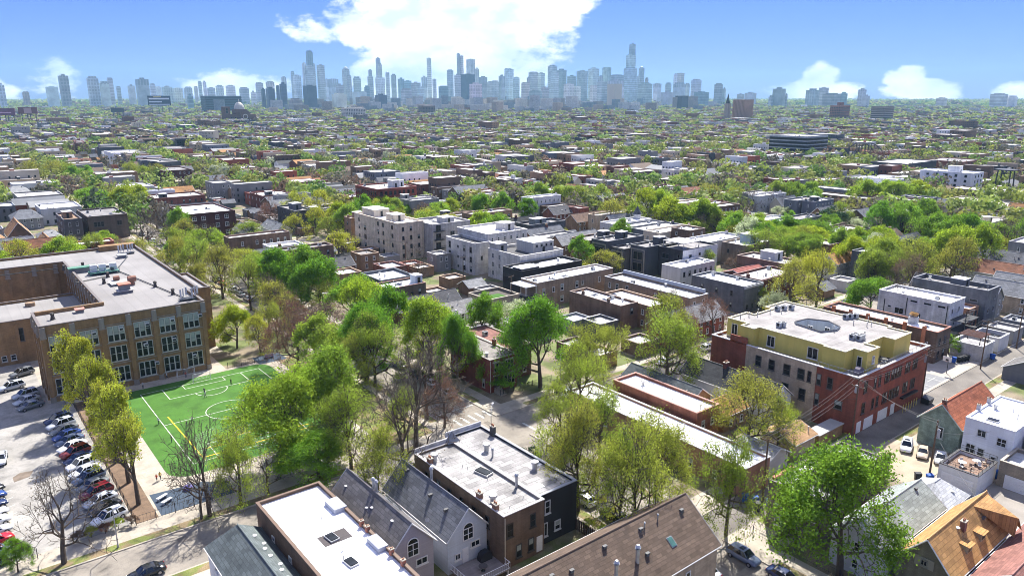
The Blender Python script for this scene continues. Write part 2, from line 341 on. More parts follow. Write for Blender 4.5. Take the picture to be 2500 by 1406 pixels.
# ------------------------------------------------------------------ the ground, streets and pavements
XST = [75, 170, 268, 366, 464, 562, 660, 758, 856, 954]     # streets running along Y
YST = [99, 300, 500, 700, 900]                              # streets running along X
XK = [(69.5, 79.3)] + [(x - 4.7, x + 4.7) for x in XST[1:]]
g = MB(); g.quad((-9000, -9000, -.16), (16000, -9000, -.16), (16000, 16000, -.16), (-9000, 16000, -.16))
struct('ground', g, YARD)
rd = MB(); rz = -.12
rd.quad((69.5, -60, rz), (79.3, -60, rz), (79.3, 1100, rz), (69.5, 1100, rz))
for a, b in XK[1:]: rd.quad((a, 104.9, rz), (b, 104.9, rz), (b, 1100, rz), (a, 1100, rz))
rd.quad((-80, 92.4, rz), (69.5, 92.4, rz), (69.5, 102.2, rz), (-80, 102.2, rz))
rd.quad((79.3, 94.9, rz), (1100, 94.9, rz), (1100, 104.9, rz), (79.3, 104.9, rz))
xs = [-80] + [v for k in XK for v in k] + [1100]
for y in YST[1:]:
    for i in range(0, len(xs) - 1, 2): rd.quad((xs[i], y - 4.7, rz), (xs[i + 1], y - 4.7, rz), (xs[i + 1], y + 4.7, rz), (xs[i], y + 4.7, rz))
struct('road', rd, ASPH)
al = MB(); al.quad((79.3, 52.7, -.11), (400, 52.7, -.11), (400, 58.2, -.11), (79.3, 58.2, -.11)); struct('alley', al, pm('alley_asphalt', (.17, .155, .135), .3, .2, .9, fine=.15, bump=.2))

BLOCKS = []


def block(x0, y0, x1, y1, lots=False, yard=True):
    m = MB(); m.box(x0, y0, -.2, x1, y1, 0, no='b'); struct('pavement', m, CONC)
    if yard:
        m = MB(); m.box(x0 + 4.2, y0 + 4.2, -.05, x1 - 4.2, y1 - 4.2, .012, no='b'); struct('yard_soil', m, YARD)
    p = MB()
    for (a, b, c, d) in ((x0 + 8, y0 + .3, x1 - 8, y0 + 1.9), (x0 + 8, y1 - 1.9, x1 - 8, y1 - .3), (x0 + .3, y0 + 8, x0 + 1.9, y1 - 8), (x1 - 1.9, y0 + 8, x1 - .3, y1 - 8)):
        if lots or True: p.quad((a, b, .008), (c, b, .008), (c, d, .008), (a, d, .008))
    struct('parkway_grass', p, GRASS)
    BLOCKS.append((x0, y0, x1, y1))


block(-80, 102.2, 69.5, 295.3, yard=False)
block(-80, -40, 69.5, 92.4)
block(79.3, 58.2, 420, 94.9)
block(79.3, -40, 420, 52.7)
xb = [(-80, 69.5)] + [(XK[i][1], XK[i + 1][0]) for i in range(len(XK) - 1)] + [(XK[-1][1], 1100)]
yb_ = [(104.9, 295.3), (304.7, 495.3), (504.7, 695.3), (704.7, 895.3), (904.7, 1090)]
for i, (a, b) in enumerate(xb):
    for j, (c, d) in enumerate(yb_):
        if i == 0 and j == 0: continue
        if math.hypot(a, c) < 900: block(a, c, b, d)
block(424, -40, 1100, 94.9)

# crosswalk, stop lines and lot markings
mk = MB()
for i in range(5): mk.quad((71.6 + i * 1.75, 105.9, -.112), (72.1 + i * 1.75, 105.9, -.112), (72.1 + i * 1.75, 108.9, -.112), (71.6 + i * 1.75, 108.9, -.112))
mk.quad((69.8, 112.2, -.112), (78.9, 112.2, -.112), (78.9, 112.7, -.112), (69.8, 112.7, -.112))
mk.quad((81.3, 94.98, -.112), (81.8, 94.98, -.112), (81.8, 99.6, -.112), (81.3, 99.6, -.112))
struct('road_marking', mk, LINE)

rp = random.Random(3); pp = MB()
for i in range(46):
    if i % 2: x, y = rp.uniform(70.2, 77), rp.uniform(40, 300)
    else: x, y = rp.uniform(0, 220), rp.uniform(95.4, 100)
    if 66 < x < 82 and i % 2 == 0: continue
    w, d = rp.uniform(.7, 3.2), rp.uniform(.7, 4.5)
    if i % 2 == 0: w, d = d, min(w, 1.6)
    pp.quad((x, y, -.114 + i * .0001), (x + w, y, -.114 + i * .0001), (x + w, y + d, -.114 + i * .0001), (x, y + d, -.114 + i * .0001))
struct('road_patch', pp, pm('patch_asphalt', (.17, .15, .125), .2, .5, .9, fine=.12))
# school grounds -----------------------------------------------------------
def sheet(name, pts, z, mat): return struct(name, MB().poly([(x, y, z) for x, y in pts]), mat)


def arc(cx, cy, r, a0, a1, n=12): return [(cx + r * math.cos(R(a0 + (a1 - a0) * i / n)), cy + r * math.sin(R(a0 + (a1 - a0) * i / n))) for i in range(n + 1)]


sheet('parking_lot', [(-60, 108.2), (15.7, 108.2), (15.7, 165.8), (12, 165.8), (12, 205), (-60, 205)], .008, LOTM)
sheet('planting_strip', [(15.9, 107.8), (18.9, 107.8), (18.9, 163), (15.9, 163)], .010, DIRT)
sheet('school_yard_soil', [(46.5, 163.5), (66, 163.5), (66, 290), (49.8, 290), (49.8, 176), (46.5, 176)], .010, YARD)
sheet('school_lawn', [(56, 106.5), (66, 106.5), (66, 163), (58, 163)], .010, GRASS)
sheet('school_garden_soil', [(-60, 255), (49, 255), (49, 290), (-60, 290)], .010, YARD)
turf = arc(27.2, 121.5, 4, 180, 270) + arc(51.5, 121.5, 4, 270, 360) + arc(51.5, 158.8, 3.5, 0, 90) + arc(26.7, 158.8, 3.5, 90, 180)
sheet('soccer_turf', turf, .016, TURF)
sheet('play_area', [(19.3, 107.9), (30, 107.9), (30, 112.2), (27, 114.5), (19.3, 115.3)], .012, PLAY)
sheet('play_patch', [(53.5, 161.5), (60, 161.5), (60, 167), (53.5, 167)], .018, PLAY)


def lines(name, segs, w, z, mat):
    m = MB()
    for i, (a, b) in enumerate(segs):
        a, b = Vector(a), Vector(b); d = (b - a).normalized(); n = Vector((-d.y, d.x)) * (w / 2); zz = z + (i % 5) * .0012
        a2, b2 = a - d * w / 2, b + d * w / 2
        m.quad((*(a2 - n), zz), (*(b2 - n), zz), (*(b2 + n), zz), (*(a2 + n), zz))
    return struct(name, m, mat)


def ring(cx, cy, r, a0=0, a1=360, n=36):
    p = arc(cx, cy, r, a0, a1, n); return list(zip(p[:-1], p[1:]))


FX0, FX1, FY0, FY1, FC = 27.6, 52.4, 121.5, 159.2, 40
seg = [((FX0, FY0), (FX1, FY0)), ((FX0, FY1), (FX1, FY1)), ((FX0, FY0), (FX0, FY1)), ((FX1, FY0), (FX1, FY1)), ((FX0, 140.4), (FX1, 140.4))]
seg += ring(FC, 140.4, 4.6)
for y, s in ((FY0, 1), (FY1, -1)):
    for w, d in ((8.2, 6.2), (4.2, 2.4)): seg += [((FC - w, y), (FC - w, y + s * d)), ((FC + w, y), (FC + w, y + s * d)), ((FC - w, y + s * d), (FC + w, y + s * d))]
    seg += ring(FC, y + s * 6.2, 3.2, 0 if s > 0 else 180, 180 if s > 0 else 360, 14)
lines('field_marking', seg, .15, .022, LINE)
lines('yellow_field_marking', [((29.2, 144), (29.6, 122)), ((30, 122.8), (50, 122.8)), ((31, 126), (50, 124.2)), ((36, 128), (44, 128))], .22, .030, YLINE)
lines('parking_line', [((10.2, 111.5 + 2.75 * i), (15.4, 113.2 + 2.75 * i)) for i in range(18)] + [((-2.5, 106.8 + 2.75 * i), (2.6, 108.5 + 2.75 * i)) for i in range(9)], .12, .014, LINE)
struct('asphalt_patch', MB().quad((-6, 118.2, .012), (1.8, 117.4, .012), (2.2, 123.2, .012), (-5.6, 123.6, .012)), pm('patch_concrete', (.40, .365, .31), .2, .4, .9))
struct('stain_patch', MB().poly([(3.2, 133, .013), (5.4, 133.6, .013), (6.2, 135.6, .013), (4.3, 136.1, .013), (3.2, 135, .013)]), pm('old_stain', (.17, .135, .105), .3, .8, .95))
# courtyard basketball pavement east of the yellow building
sheet('court_pavement', [(155.5, 58.4), (186, 58.4), (186, 66), (155.5, 66)], .016, pm('court_asphalt', (.36, .33, .29), .15, .3, .9))
sheet('court_repair', [(156, 58.9), (169, 58.9), (169, 63), (156, 63)], .022, pm('grey_court', (.21, .215, .22), .1, .3, .9))
lines('court_line', [((157.5 + 1.9 * i, 58.9), (157.5 + 1.9 * i, 63)) for i in range(3)] + [((163.5, 60.8), (167.5, 60.8)), ((166, 58.9), (166, 63))], .14, .027, LINE)
sheet('gravel_pad', [(115, 42), (130, 42), (130, 52.4), (115, 52.4)], .016, pm('tan_concrete', (.36, .30, .22), .16, .4, .9))
sheet('alley_yard', [(105, 26), (131, 26), (131, 41.9), (105, 41.9)], .018, pm('worn_concrete', (.27, .245, .215), .2, .3, .9))

# ------------------------------------------------------------------ building kit
WC = {}


def win_mesh(w, h, kind, sep):
    """window facing -Y, centred on x, sill at z = 0"""
    key = (round(w, 2), round(h, 2), kind, sep)
    if key in WC: return WC[key]
    f = MB(); fw = min(.13, w * .14); o = -.10
    f.box(-w / 2, o, 0, -w / 2 + fw, .05, h); f.box(w / 2 - fw, o, 0, w / 2, .05, h)
    f.box(-w / 2 + fw, o, h - fw, w / 2 - fw, .05, h); f.box(-w / 2 + fw, o, 0, w / 2 - fw, .05, fw)
    if kind in ('d', 't', 'c', 'T', 'e', 'E'): f.box(-w / 2 + fw, o + .02, h * .5 - .04, w / 2 - fw, .03, h * .5 + .04)
    if kind in ('c', 'q'): f.box(-.04, o + .01, fw, .04, .03, h - fw)
    if kind in ('t', 'T', 'E'):
        for s in (-1, 1): f.box(s * w / 6 - w * .035, o - .02, fw, s * w / 6 + w * .035, .03, h - fw)
    f.box(-w / 2 - .1, o - .08, -.12, w / 2 + .1, .05, -.003)            # sill
    p = MB(); p.quad((-w / 2 + fw * .9, -.03, fw * .9), (w / 2 - fw * .9, -.03, fw * .9), (w / 2 - fw * .9, -.03, h - fw * .9), (-w / 2 + fw * .9, -.03, h - fw * .9), 1)
    if kind == 'T':   # blinds half drawn
        for s in (-1, 0, 1): p.quad((s * w / 3 - w * .12, -.045, h * .42), (s * w / 3 + w * .12, -.045, h * .42), (s * w / 3 + w * .12, -.045, h - fw), (s * w / 3 - w * .12, -.045, h - fw), 2)
    if kind == 'e': p.quad((-w / 2 + fw, -.045, h * .52), (w / 2 - fw, -.045, h * .52), (w / 2 - fw, -.045, h - fw), (-w / 2 + fw, -.045, h - fw), 2)
    if kind == 'E':
        for s, lo_ in ((-1, .62), (0, .35), (1, .75)): p.quad((s * w / 3 - w * .12, -.045, h * lo_), (s * w / 3 + w * .12, -.045, h * lo_), (s * w / 3 + w * .12, -.045, h - fw), (s * w / 3 - w * .12, -.045, h - fw), 2)
    if sep: r = (f.mesh('window', [PAINT]), p.mesh('pane', [PAINT, GLASS, BLIND]))
    else:
        o_ = len(f.v); f.v += p.v; f.f += [tuple(i + o_ for i in q) for q in p.f]; f.m += p.m
        r = (f.mesh('window', [PAINT, GLASS, BLIND]), None)
    WC[key] = r; return r


def windows(root, face, lst, color=(.62, .62, .58), off=0., sep=True, name='window'):
    for u, z, w, h, kind in lst:
        q_ = RN.random()
        if kind == 'd' and q_ < .3: kind = 'e'
        if kind == 'T': kind = 'T' if q_ < .55 else ('E' if q_ < .85 else 't')
        elif kind == 't' and q_ < .18: kind = 'E'
        a, b = win_mesh(w, h, kind, sep)
        loc, rot = ((u, -.004 + off, z), 0) if face == 'y' else ((-.004 + off, u, z), -math.pi / 2)
        o = inst(name, a, root, loc, color, rot)
        if b is not None: inst('pane', b, o)


def grid(n0, n1, cols, rows, z0, sh, w, h, kind='d', skip=()):
    out = []
    for j in range(rows):
        for i in range(cols):
            if (i, j) in skip: continue
            out.append((n0 + (n1 - n0) * (i + .5) / cols, z0 + j * sh, w, h, kind))
    return out


def door(root, face, u, z, w=1.0, h=2.1, color=(.5, .5, .48), off=0., name='door'):
    k = ('door', w, h)
    if k not in WC:
        m = MB(); m.box(-w / 2, -.07, 0, w / 2, .04, h); m.box(-w / 2 + .12, -.085, h * .55, w / 2 - .12, -.06, h - .15, no='n'); m.box(-w / 2 + .12, -.085, .15, w / 2 - .12, -.06, h * .48, no='n')
        k2 = MB(); k2.box(w / 2 - .17, -.13, h * .47, w / 2 - .11, -.08, h * .52)
        WC[k] = (m.mesh('door', [PAINT]), k2.mesh('handle', [METAL]))
    a, b = WC[k]
    loc, rot = ((u, -.004 + off, z), 0) if face == 'y' else ((-.004 + off, u, z), -math.pi / 2)
    o = inst(name, a, root, loc, color, rot); inst('handle', b, o); return o


def garage_door(root, face, u, w, h, color, off=0., z=0.02):
    k = ('gd', w, h)
    if k not in WC:
        m = MB(); n = 5
        for i in range(n): m.box(-w / 2, -.06, h * i / n + .015, w / 2, .03, h * (i + 1) / n - .015)
        WC[k] = m.mesh('garage_door', [PAINT])
    loc, rot = ((u, -.004 + off, z), 0) if face == 'y' else ((-.004 + off, u, z), -math.pi / 2)
    return inst('garage_door', WC[k], root, loc, color, rot)


# rooftop pieces, shared meshes
def _roof_bits():
    d = {}
    m = MB(); m.cyl(0, 0, 0, .7, .28, n=10); m.cyl(0, 0, .7, .95, .42, n=10); d['vent'] = m.mesh('roof_vent', [METAL])
    m = MB(); m.cyl(0, 0, 0, .9, .09, n=6); m.cyl(0, 0, .9, 1.0, .13, n=6); d['pipe'] = m.mesh('vent_pipe', [METAL])
    m = MB(); m.box(-.5, -.5, .15, .5, .5, 1.0); m.box(-.42, -.42, 0, .42, .42, .15); m.cyl(0, 0, 1.0, 1.06, .38, n=12, mi=1); m.box(-.52, -.3, .3, -.5, .3, .9, 1)
    d['ac'] = m.mesh('condenser', [pm('ac_paint', (.40, .42, .43), .1, 2, .5), DARK])
    m = MB(); m.box(-.6, -.9, 0, .6, .9, .22); m.box(-.5, -.8, .22, .5, .8, .30, 1); d['sky'] = m.mesh('skylight', [METAL, GLASS])
    m = MB(); m.box(-.5, -.35, 0, .5, .35, 1.5); m.box(-.58, -.43, 1.5, .58, .43, 1.62, 1); m.cyl(-.2, 0, 1.62, 1.95, .13, n=8, mi=2); m.cyl(.2, 0, 1.62, 1.95, .13, n=8, mi=2)
    d['chim'] = m.mesh('chimney', [BRICK, CONC, pm('flue_clay', (.35, .16, .09), .1, 2, .8)])
    m = MB(); m.box(-.2, -.17, 0, .2, .17, .28); m.box(-.26, -.22, .28, .26, .12, .36); d['box'] = m.mesh('roof_vent', [pm('box_vent', (.10, .10, .10), .1, 2, .6)])
    m = MB(); m.cyl(0, 0, 0, .12, .26, n=10); m.cyl(0, 0, .12, .2, .34, .1, n=10); d['dome'] = m.mesh('roof_vent', [pm('pale_vent', (.5, .5, .5), .1, 2, .6)])
    m = MB(); m.cyl(0, 0, 0, 1.3, .17, n=9); m.cyl(0, 0, 1.3, 1.36, .25, n=9); m.cyl(0, 0, 1.5, 1.7, .27, .12, n=9); m.cyl(0, 0, 1.36, 1.5, .12, n=6); d['flue'] = m.mesh('flue', [METAL])
    m = MB(); m.cyl(0, 0, 0, .5, .03, n=5)
    vs = [(0, 0, .55)] + [(.38 * math.cos(t * .6283), -.12 + .1 * math.sin(t * .6283), .6 + .34 * math.sin(t * .6283)) for t in range(10)]
    m.add(vs, [(0, 1 + i, 1 + (i + 1) % 10) for i in range(10)]); m.tube((0, -.1, .55), (0, -.4, .68), .02, n=4); d['dish'] = m.mesh('satellite_dish', [pm('dish_grey', (.45, .45, .46), .1, 2, .5)])
    return d


RB = _roof_bits()


def bit(root, kind, x, y, z, rot=0., scale=None, color=None, label=None):
    n = RB[kind].name.split('.')[0]
    o = inst(n, RB[kind], root, (x, y, z), color, rot, scale)
    if label: o['label'] = label
    return o


COLS = {'brown': (.25, .165, .105), 'dbrown': (.15, .10, .072), 'red': (.265, .085, .055), 'dred': (.155, .062, .048), 'tan': (.40, .315, .225), 'grey': (.245, .24, .235),
        'lgrey': (.50, .50, .50), 'charcoal': (.075, .08, .09), 'white': (.70, .71, .73), 'cream': (.56, .49, .38), 'black': (.030, .031, .034), 'blue': (.48, .53, .60), 'concrete': (.50, .48, .45),
        'slate': (.135, .145, .165), 'green': (.21, .27, .215), 'yellowbrick': (.33, .25, .15), 'yellow': (.66, .555, .15), 'school': (.28, .175, .085), 'mauve': (.30, .29, .325)}
ROOFS = {'white': (.80, .80, .81), 'lgrey': (.40, .39, .38), 'grey': (.23, .22, .215), 'dark': (.07, .07, .075), 'tan': (.40, .34, .27), 'silver': (.50, .49, .48)}
SHING = {'slate': (.135, .142, .158), 'dgreen': (.115, .135, .135), 'brown': (.125, .09, .066), 'orange': (.33, .175, .07), 'redbrown': (.19, .095, .075), 'lgrey': (.24, .245, .25), 'rust': (.22, .10, .06), 'black': (.045, .047, .05), 'brick': (.26, .10, .06)}


def parapet_mesh(w, d, z, par, th=.28):
    m = MB(); zi = z - par
    for a, b in (((0, 0), (w, 0)), ((w, 0), (w, d)), ((w, d), (0, d)), ((0, d), (0, 0))):
        m.quad((*a, 0), (*b, 0), (*b, z), (*a, z))
    i = [(th, th), (w - th, th), (w - th, d - th), (th, d - th)]
    for k in range(4):
        a, b = i[k], i[(k + 1) % 4]; m.quad((*b, zi - .1), (*a, zi - .1), (*a, z), (*b, z))
    return m


def coping_mesh(w, d, z, th=.28, o=.06, h=.12):
    m = MB(); zt = z + h
    m.box(-o, -o, z + .001, w + o, th + o, zt); m.box(-o, d - th - o, z + .001, w + o, d + o, zt)
    m.box(-o, th + o, z + .001, th + o, d - th - o, zt); m.box(w - th - o, th + o, z + .001, w + o, d - th - o, zt)
    return m


def flat(name, label, x0, y0, x1, y1, z, wall='brown', roof='white', wmat=None, par=.55, cop=None, rmat=None, wx=None, wy=None, near=True, wcol=None, rng=None, bits=4,
         pent=None, cornice=None, group=None, cat='building', garage=None, chim=0, parent=None):
    """flat roofed building; x0,y0 is the corner nearest the camera"""
    rng = rng or random.Random(hash((round(x0), round(y0))) & 0xffff)
    w, d = x1 - x0, y1 - y0
    root = thing(name, label, cat, (x0, y0, 0), group=group)
    if z > 3: FOOT.append((x0, y0, x1, y1))
    wc = COLS.get(wall, wall); k = rng.uniform(.9, 1.1); wc = tuple(c * k for c in wc)
    wmat = wmat or (STUCCO if wall in ('white', 'concrete', 'cream', 'lgrey', 'charcoal', 'black', 'grey', 'slate', 'mauve') else BRICK)
    parapet_mesh(w, d, z, par).build('wall', wmat, root, color=wc)
    rc = ROOFS.get(roof, roof); k = rng.uniform(.92, 1.05)
    m = MB(); m.quad((.2, .2, z - par), (w - .2, .2, z - par), (w - .2, d - .2, z - par), (.2, d - .2, z - par)); m.build('roof', rmat or MEMB, root, color=tuple(c * k for c in rc))
    coping_mesh(w, d, z).build('coping', PAINT, root, color=COLS.get(cop, cop) if cop else tuple(min(.75, c * 1.25 + .05) for c in wc))
    if cornice:
        m = MB(); m.box(.02, -.3, z - .5, w - .02, -.002, z - .08); m.box(.02, -.18, z - .75, w - .02, -.002, z - .5); m.build('cornice', PAINT, root, color=COLS.get(cornice, cornice))
    st = max(1, round((z - .8) / 3.1)); sh = (z - .7) / st
    wcol = wcol or ((.60, .60, .57) if rng.random() < .55 else (.06, .06, .065))
    if wy is None: wy = 'auto'
    if wx is None: wx = 'auto'
    ww, wh = (.95, 1.55)
    if wy == 'auto' and w > 2.5: wy = grid(.6, w - .6, max(1, int(w / 2.9)), st, 1.0, sh, ww, wh, 'd', skip={(rng.randrange(4), rng.randrange(4)) for _ in range(2)})
    if wx == 'auto' and d > 2.5: wx = grid(1, d - 1, max(1, int(d / (4.2 if near else 5.5))), st, 1.0, sh, ww * .9, wh * .9, 'd', skip={(rng.randrange(6), rng.randrange(3)) for _ in range(3)})
    if isinstance(wy, list): windows(root, 'y', wy, wcol, sep=near)
    if isinstance(wx, list): windows(root, 'x', wx, wcol, sep=near)
    zr = z - par
    for i in range(bits):
        kd = rng.choice(['vent', 'pipe', 'ac', 'sky', 'vent', 'dome', 'pipe'])
        bit(root, kd, rng.uniform(1, max(1.2, w - 1)), rng.uniform(1.2, max(1.5, d - 1.2)), zr, rng.choice([0, math.pi / 2]))
    for i in range(chim): bit(root, 'chim', rng.choice([.5, w - .5]), d * (i + .5) / chim, zr + .1, math.pi / 2, (.9, .7, .9), color=tuple(c * .9 for c in wc))
    if pent:
        for (a, b, c, e, h, col) in (pent if isinstance(pent, list) else [pent]):
            pc = COLS.get(col, col); o = MB().box(a, b, zr, c, e, zr + h, no='b').build('stair_house', STUCCO, root, color=pc)
            MB().box(a - .12, b - .12, zr + h, c + .12, e + .12, zr + h + .16).build('roof', MEMB, o, color=(.78, .78, .78))
            windows(o, 'y', [((a + c) / 2, zr + .1, .95, min(2.05, h - .3), 'p')], (.05, .05, .05), off=b, sep=False)
    if garage:
        face, us, gw, gh, gc = garage
        for u in us: garage_door(root, face, u, gw, gh, COLS.get(gc, gc))
    return root


def gable(name, label, x0, y0, x1, y1, ze, zr, axis='y', wall='lgrey', roof='slate', wmat=None, oh=.35, trim=(.62, .62, .60), wx=None, wy=None, near=True, wcol=(.62, .62, .6), bits=3, hip=0., cat='house', group=None, chim=0, rng=None):
    """pitched roof; ridge along axis"""
    rng = rng or random.Random(hash((round(x0), round(y0), 3)) & 0xffff)
    w, d = x1 - x0, y1 - y0
    root = thing(name, label, cat, (x0, y0, 0), group=group); FOOT.append((x0, y0, x1, y1))
    wc = COLS.get(wall, wall); wmat = wmat or (SIDING if wall in ('lgrey', 'white', 'blue', 'cream', 'grey', 'mauve', 'green', 'slate') else BRICK)
    m = MB()
    for a, b in (((0, 0), (w, 0)), ((w, 0), (w, d)), ((w, d), (0, d)), ((0, d), (0, 0))): m.quad((*a, 0), (*b, 0), (*b, ze), (*a, ze))
    if axis == 'y' and not hip: m.poly([(0, 0, ze), (w, 0, ze), (w / 2, 0, zr)]); m.poly([(w, d, ze), (0, d, ze), (w / 2, d, zr)])
    if axis == 'x' and not hip: m.poly([(0, d, ze), (0, 0, ze), (0, d / 2, zr)]); m.poly([(w, 0, ze), (w, d, ze), (w, d / 2, zr)])
    m.build('wall', wmat, root, color=wc)
    rc = SHING.get(roof, roof); t = .14
    # roof slopes as two slabs
    L, W = (d, w) if axis == 'y' else (w, d)
    sl = (zr - ze) / (W / 2); o2 = oh * sl; hp = hip
    P = (lambda a, b, z: (b, a, z)) if axis == 'y' else (lambda a, b, z: (a, b, z))
    sm = SHY if axis == 'y' else SHX
    m = MB(); zE, zR = ze - o2 + .02, zr + .02; g0 = -oh if not hp else -oh
    for s in (0, 1):
        bE = -oh if s == 0 else W + oh; bR = W / 2
        lo = [P(g0, bE, zE), P(L - g0, bE, zE), P(L - g0 - hp, bR, zR), P(g0 + hp, bR, zR)]
        up = [(x, y, z + t) for x, y, z in lo]
        m.add(lo + up, [(0, 1, 2, 3), (4, 5, 6, 7), (0, 1, 5, 4), (1, 2, 6, 5), (3, 0, 4, 7)])
    if hp:
        for e in (0, 1):
            aE, aR = (g0, g0 + hp) if e == 0 else (L - g0, L - g0 - hp)
            m.poly([P(aE, -oh, zE + t), P(aE, W + oh, zE + t), P(aR, W / 2, zR + t)])
    m.build('roof', sm, root, color=rc)
    m = MB()
    m.tube(P(g0 + hp, W / 2, zR + t + .02), P(L - g0 - hp, W / 2, zR + t + .02), .09, n=5)
    m.build('ridge_cap', PAINT, root, color=tuple(c * 1.15 for c in rc))
    m = MB()   # fascia / gutters and rakes
    m.tube(P(g0, -oh - .05, zE + .05), P(L - g0, -oh - .05, zE + .05), .07, n=5); m.tube(P(g0, W + oh + .05, zE + .05), P(L - g0, W + oh + .05, zE + .05), .07, n=5)
    if not hp:
        for a in (g0 - .03, L - g0 + .03):
            for bE in (-oh, W + oh): m.tube(P(a, bE, zE + .06), P(a, W / 2, zR + .06), .10, n=4)
    m.build('fascia', PAINT, root, color=trim)
    st = max(1, round(ze / 2.9)); sh = ze / st
    if wy is None: wy = grid(.5, w - .5, max(1, int(w / 2.6)), st, .9, sh, .95, 1.45, 'd')
    if wx is None: wx = grid(1, d - 1, max(1, int(d / 4.5)), st, .9, sh, .85, 1.35, 'd')
    if wy: windows(root, 'y', wy, wcol, sep=near)
    if wx: windows(root, 'x', wx, wcol, sep=near)
    for i in range(bits):
        a = rng.uniform(.12, .88) * L; f = rng.uniform(.12, .42)
        z = ze + 2 * f * (zr - ze) + .1; x, y, z = P(a, f * W, z)
        bit(root, rng.choice(['box', 'box', 'pipe', 'dome']), x, y, z)
    for i in range(chim): x, y, z = P(L * .6, W * .5, zr - .5); bit(root, 'chim', x, y, z, color=COLS['dred'])
    return root

# ------------------------------------------------------------------ rectilinear buildings with many corners
def inset(pts, t):
    n = len(pts); out = []
    for i in range(n):
        a, b, c = Vector(pts[i - 1]), Vector(pts[i]), Vector(pts[(i + 1) % n])
        d1, d2 = (b - a).normalized(), (c - b).normalized()
        o = Vector((-d1.y, d1.x)) * t + Vector((-d2.y, d2.x)) * t if abs(d1.dot(d2)) < .5 else Vector((-d1.y, d1.x)) * t
        if .5 <= abs(d1.dot(d2)) < .95: o = (Vector((-d1.y, d1.x)) + Vector((-d2.y, d2.x))).normalized() * t * 1.08
        out.append(tuple(b + o))
    return out


def poly_walls(root, pts, z0, z, par, wcol, rcol, ccol, wmat=BRICK, rmat=MEMB, th=.35, hole=None):
    n = len(pts); ins = inset(pts, th); m = MB()
    for i in range(n):
        a, b = pts[i], pts[(i + 1) % n]; m.quad((*a, z0), (*b, z0), (*b, z), (*a, z))
        a, b = ins[i], ins[(i + 1) % n]; m.quad((*b, z - par - .1), (*a, z - par - .1), (*a, z), (*b, z))
    w = m.build('wall', wmat, root, color=wcol)
    ro = inset(pts, th * .6); m = MB()
    if hole:   # bridge the light well into the outline
        k = min(range(n), key=lambda i: (ro[i][0] - hole[0][0]) ** 2 + (ro[i][1] - hole[0][1]) ** 2)
        loop = ro[:k + 1] + [hole[0]] + hole[:0:-1] + [hole[0]] + ro[k:]
        import mathutils
        tri = mathutils.geometry.tessellate_polygon([[Vector((*p, 0)) for p in ro], [Vector((*p, 0)) for p in hole]])
        allp = ro + hole; m.add([(*p, z - par) for p in allp], [tuple(t) for t in tri])
    else: m.poly([(*p, z - par) for p in ro])
    r = m.build('roof', rmat, root, color=rcol)
    o = inset(pts, -.08); i2 = inset(pts, th + .05); m = MB()
    for i in range(n):
        j = (i + 1) % n
        m.add([(*o[i], z + .002), (*o[j], z + .002), (*i2[j], z + .002), (*i2[i], z + .002), (*o[i], z + .15), (*o[j], z + .15), (*i2[j], z + .15), (*i2[i], z + .15)], [(4, 5, 6, 7), (0, 1, 5, 4), (2, 3, 7, 6)])
    m.build('coping', PAINT, root, color=ccol)
    return w, r


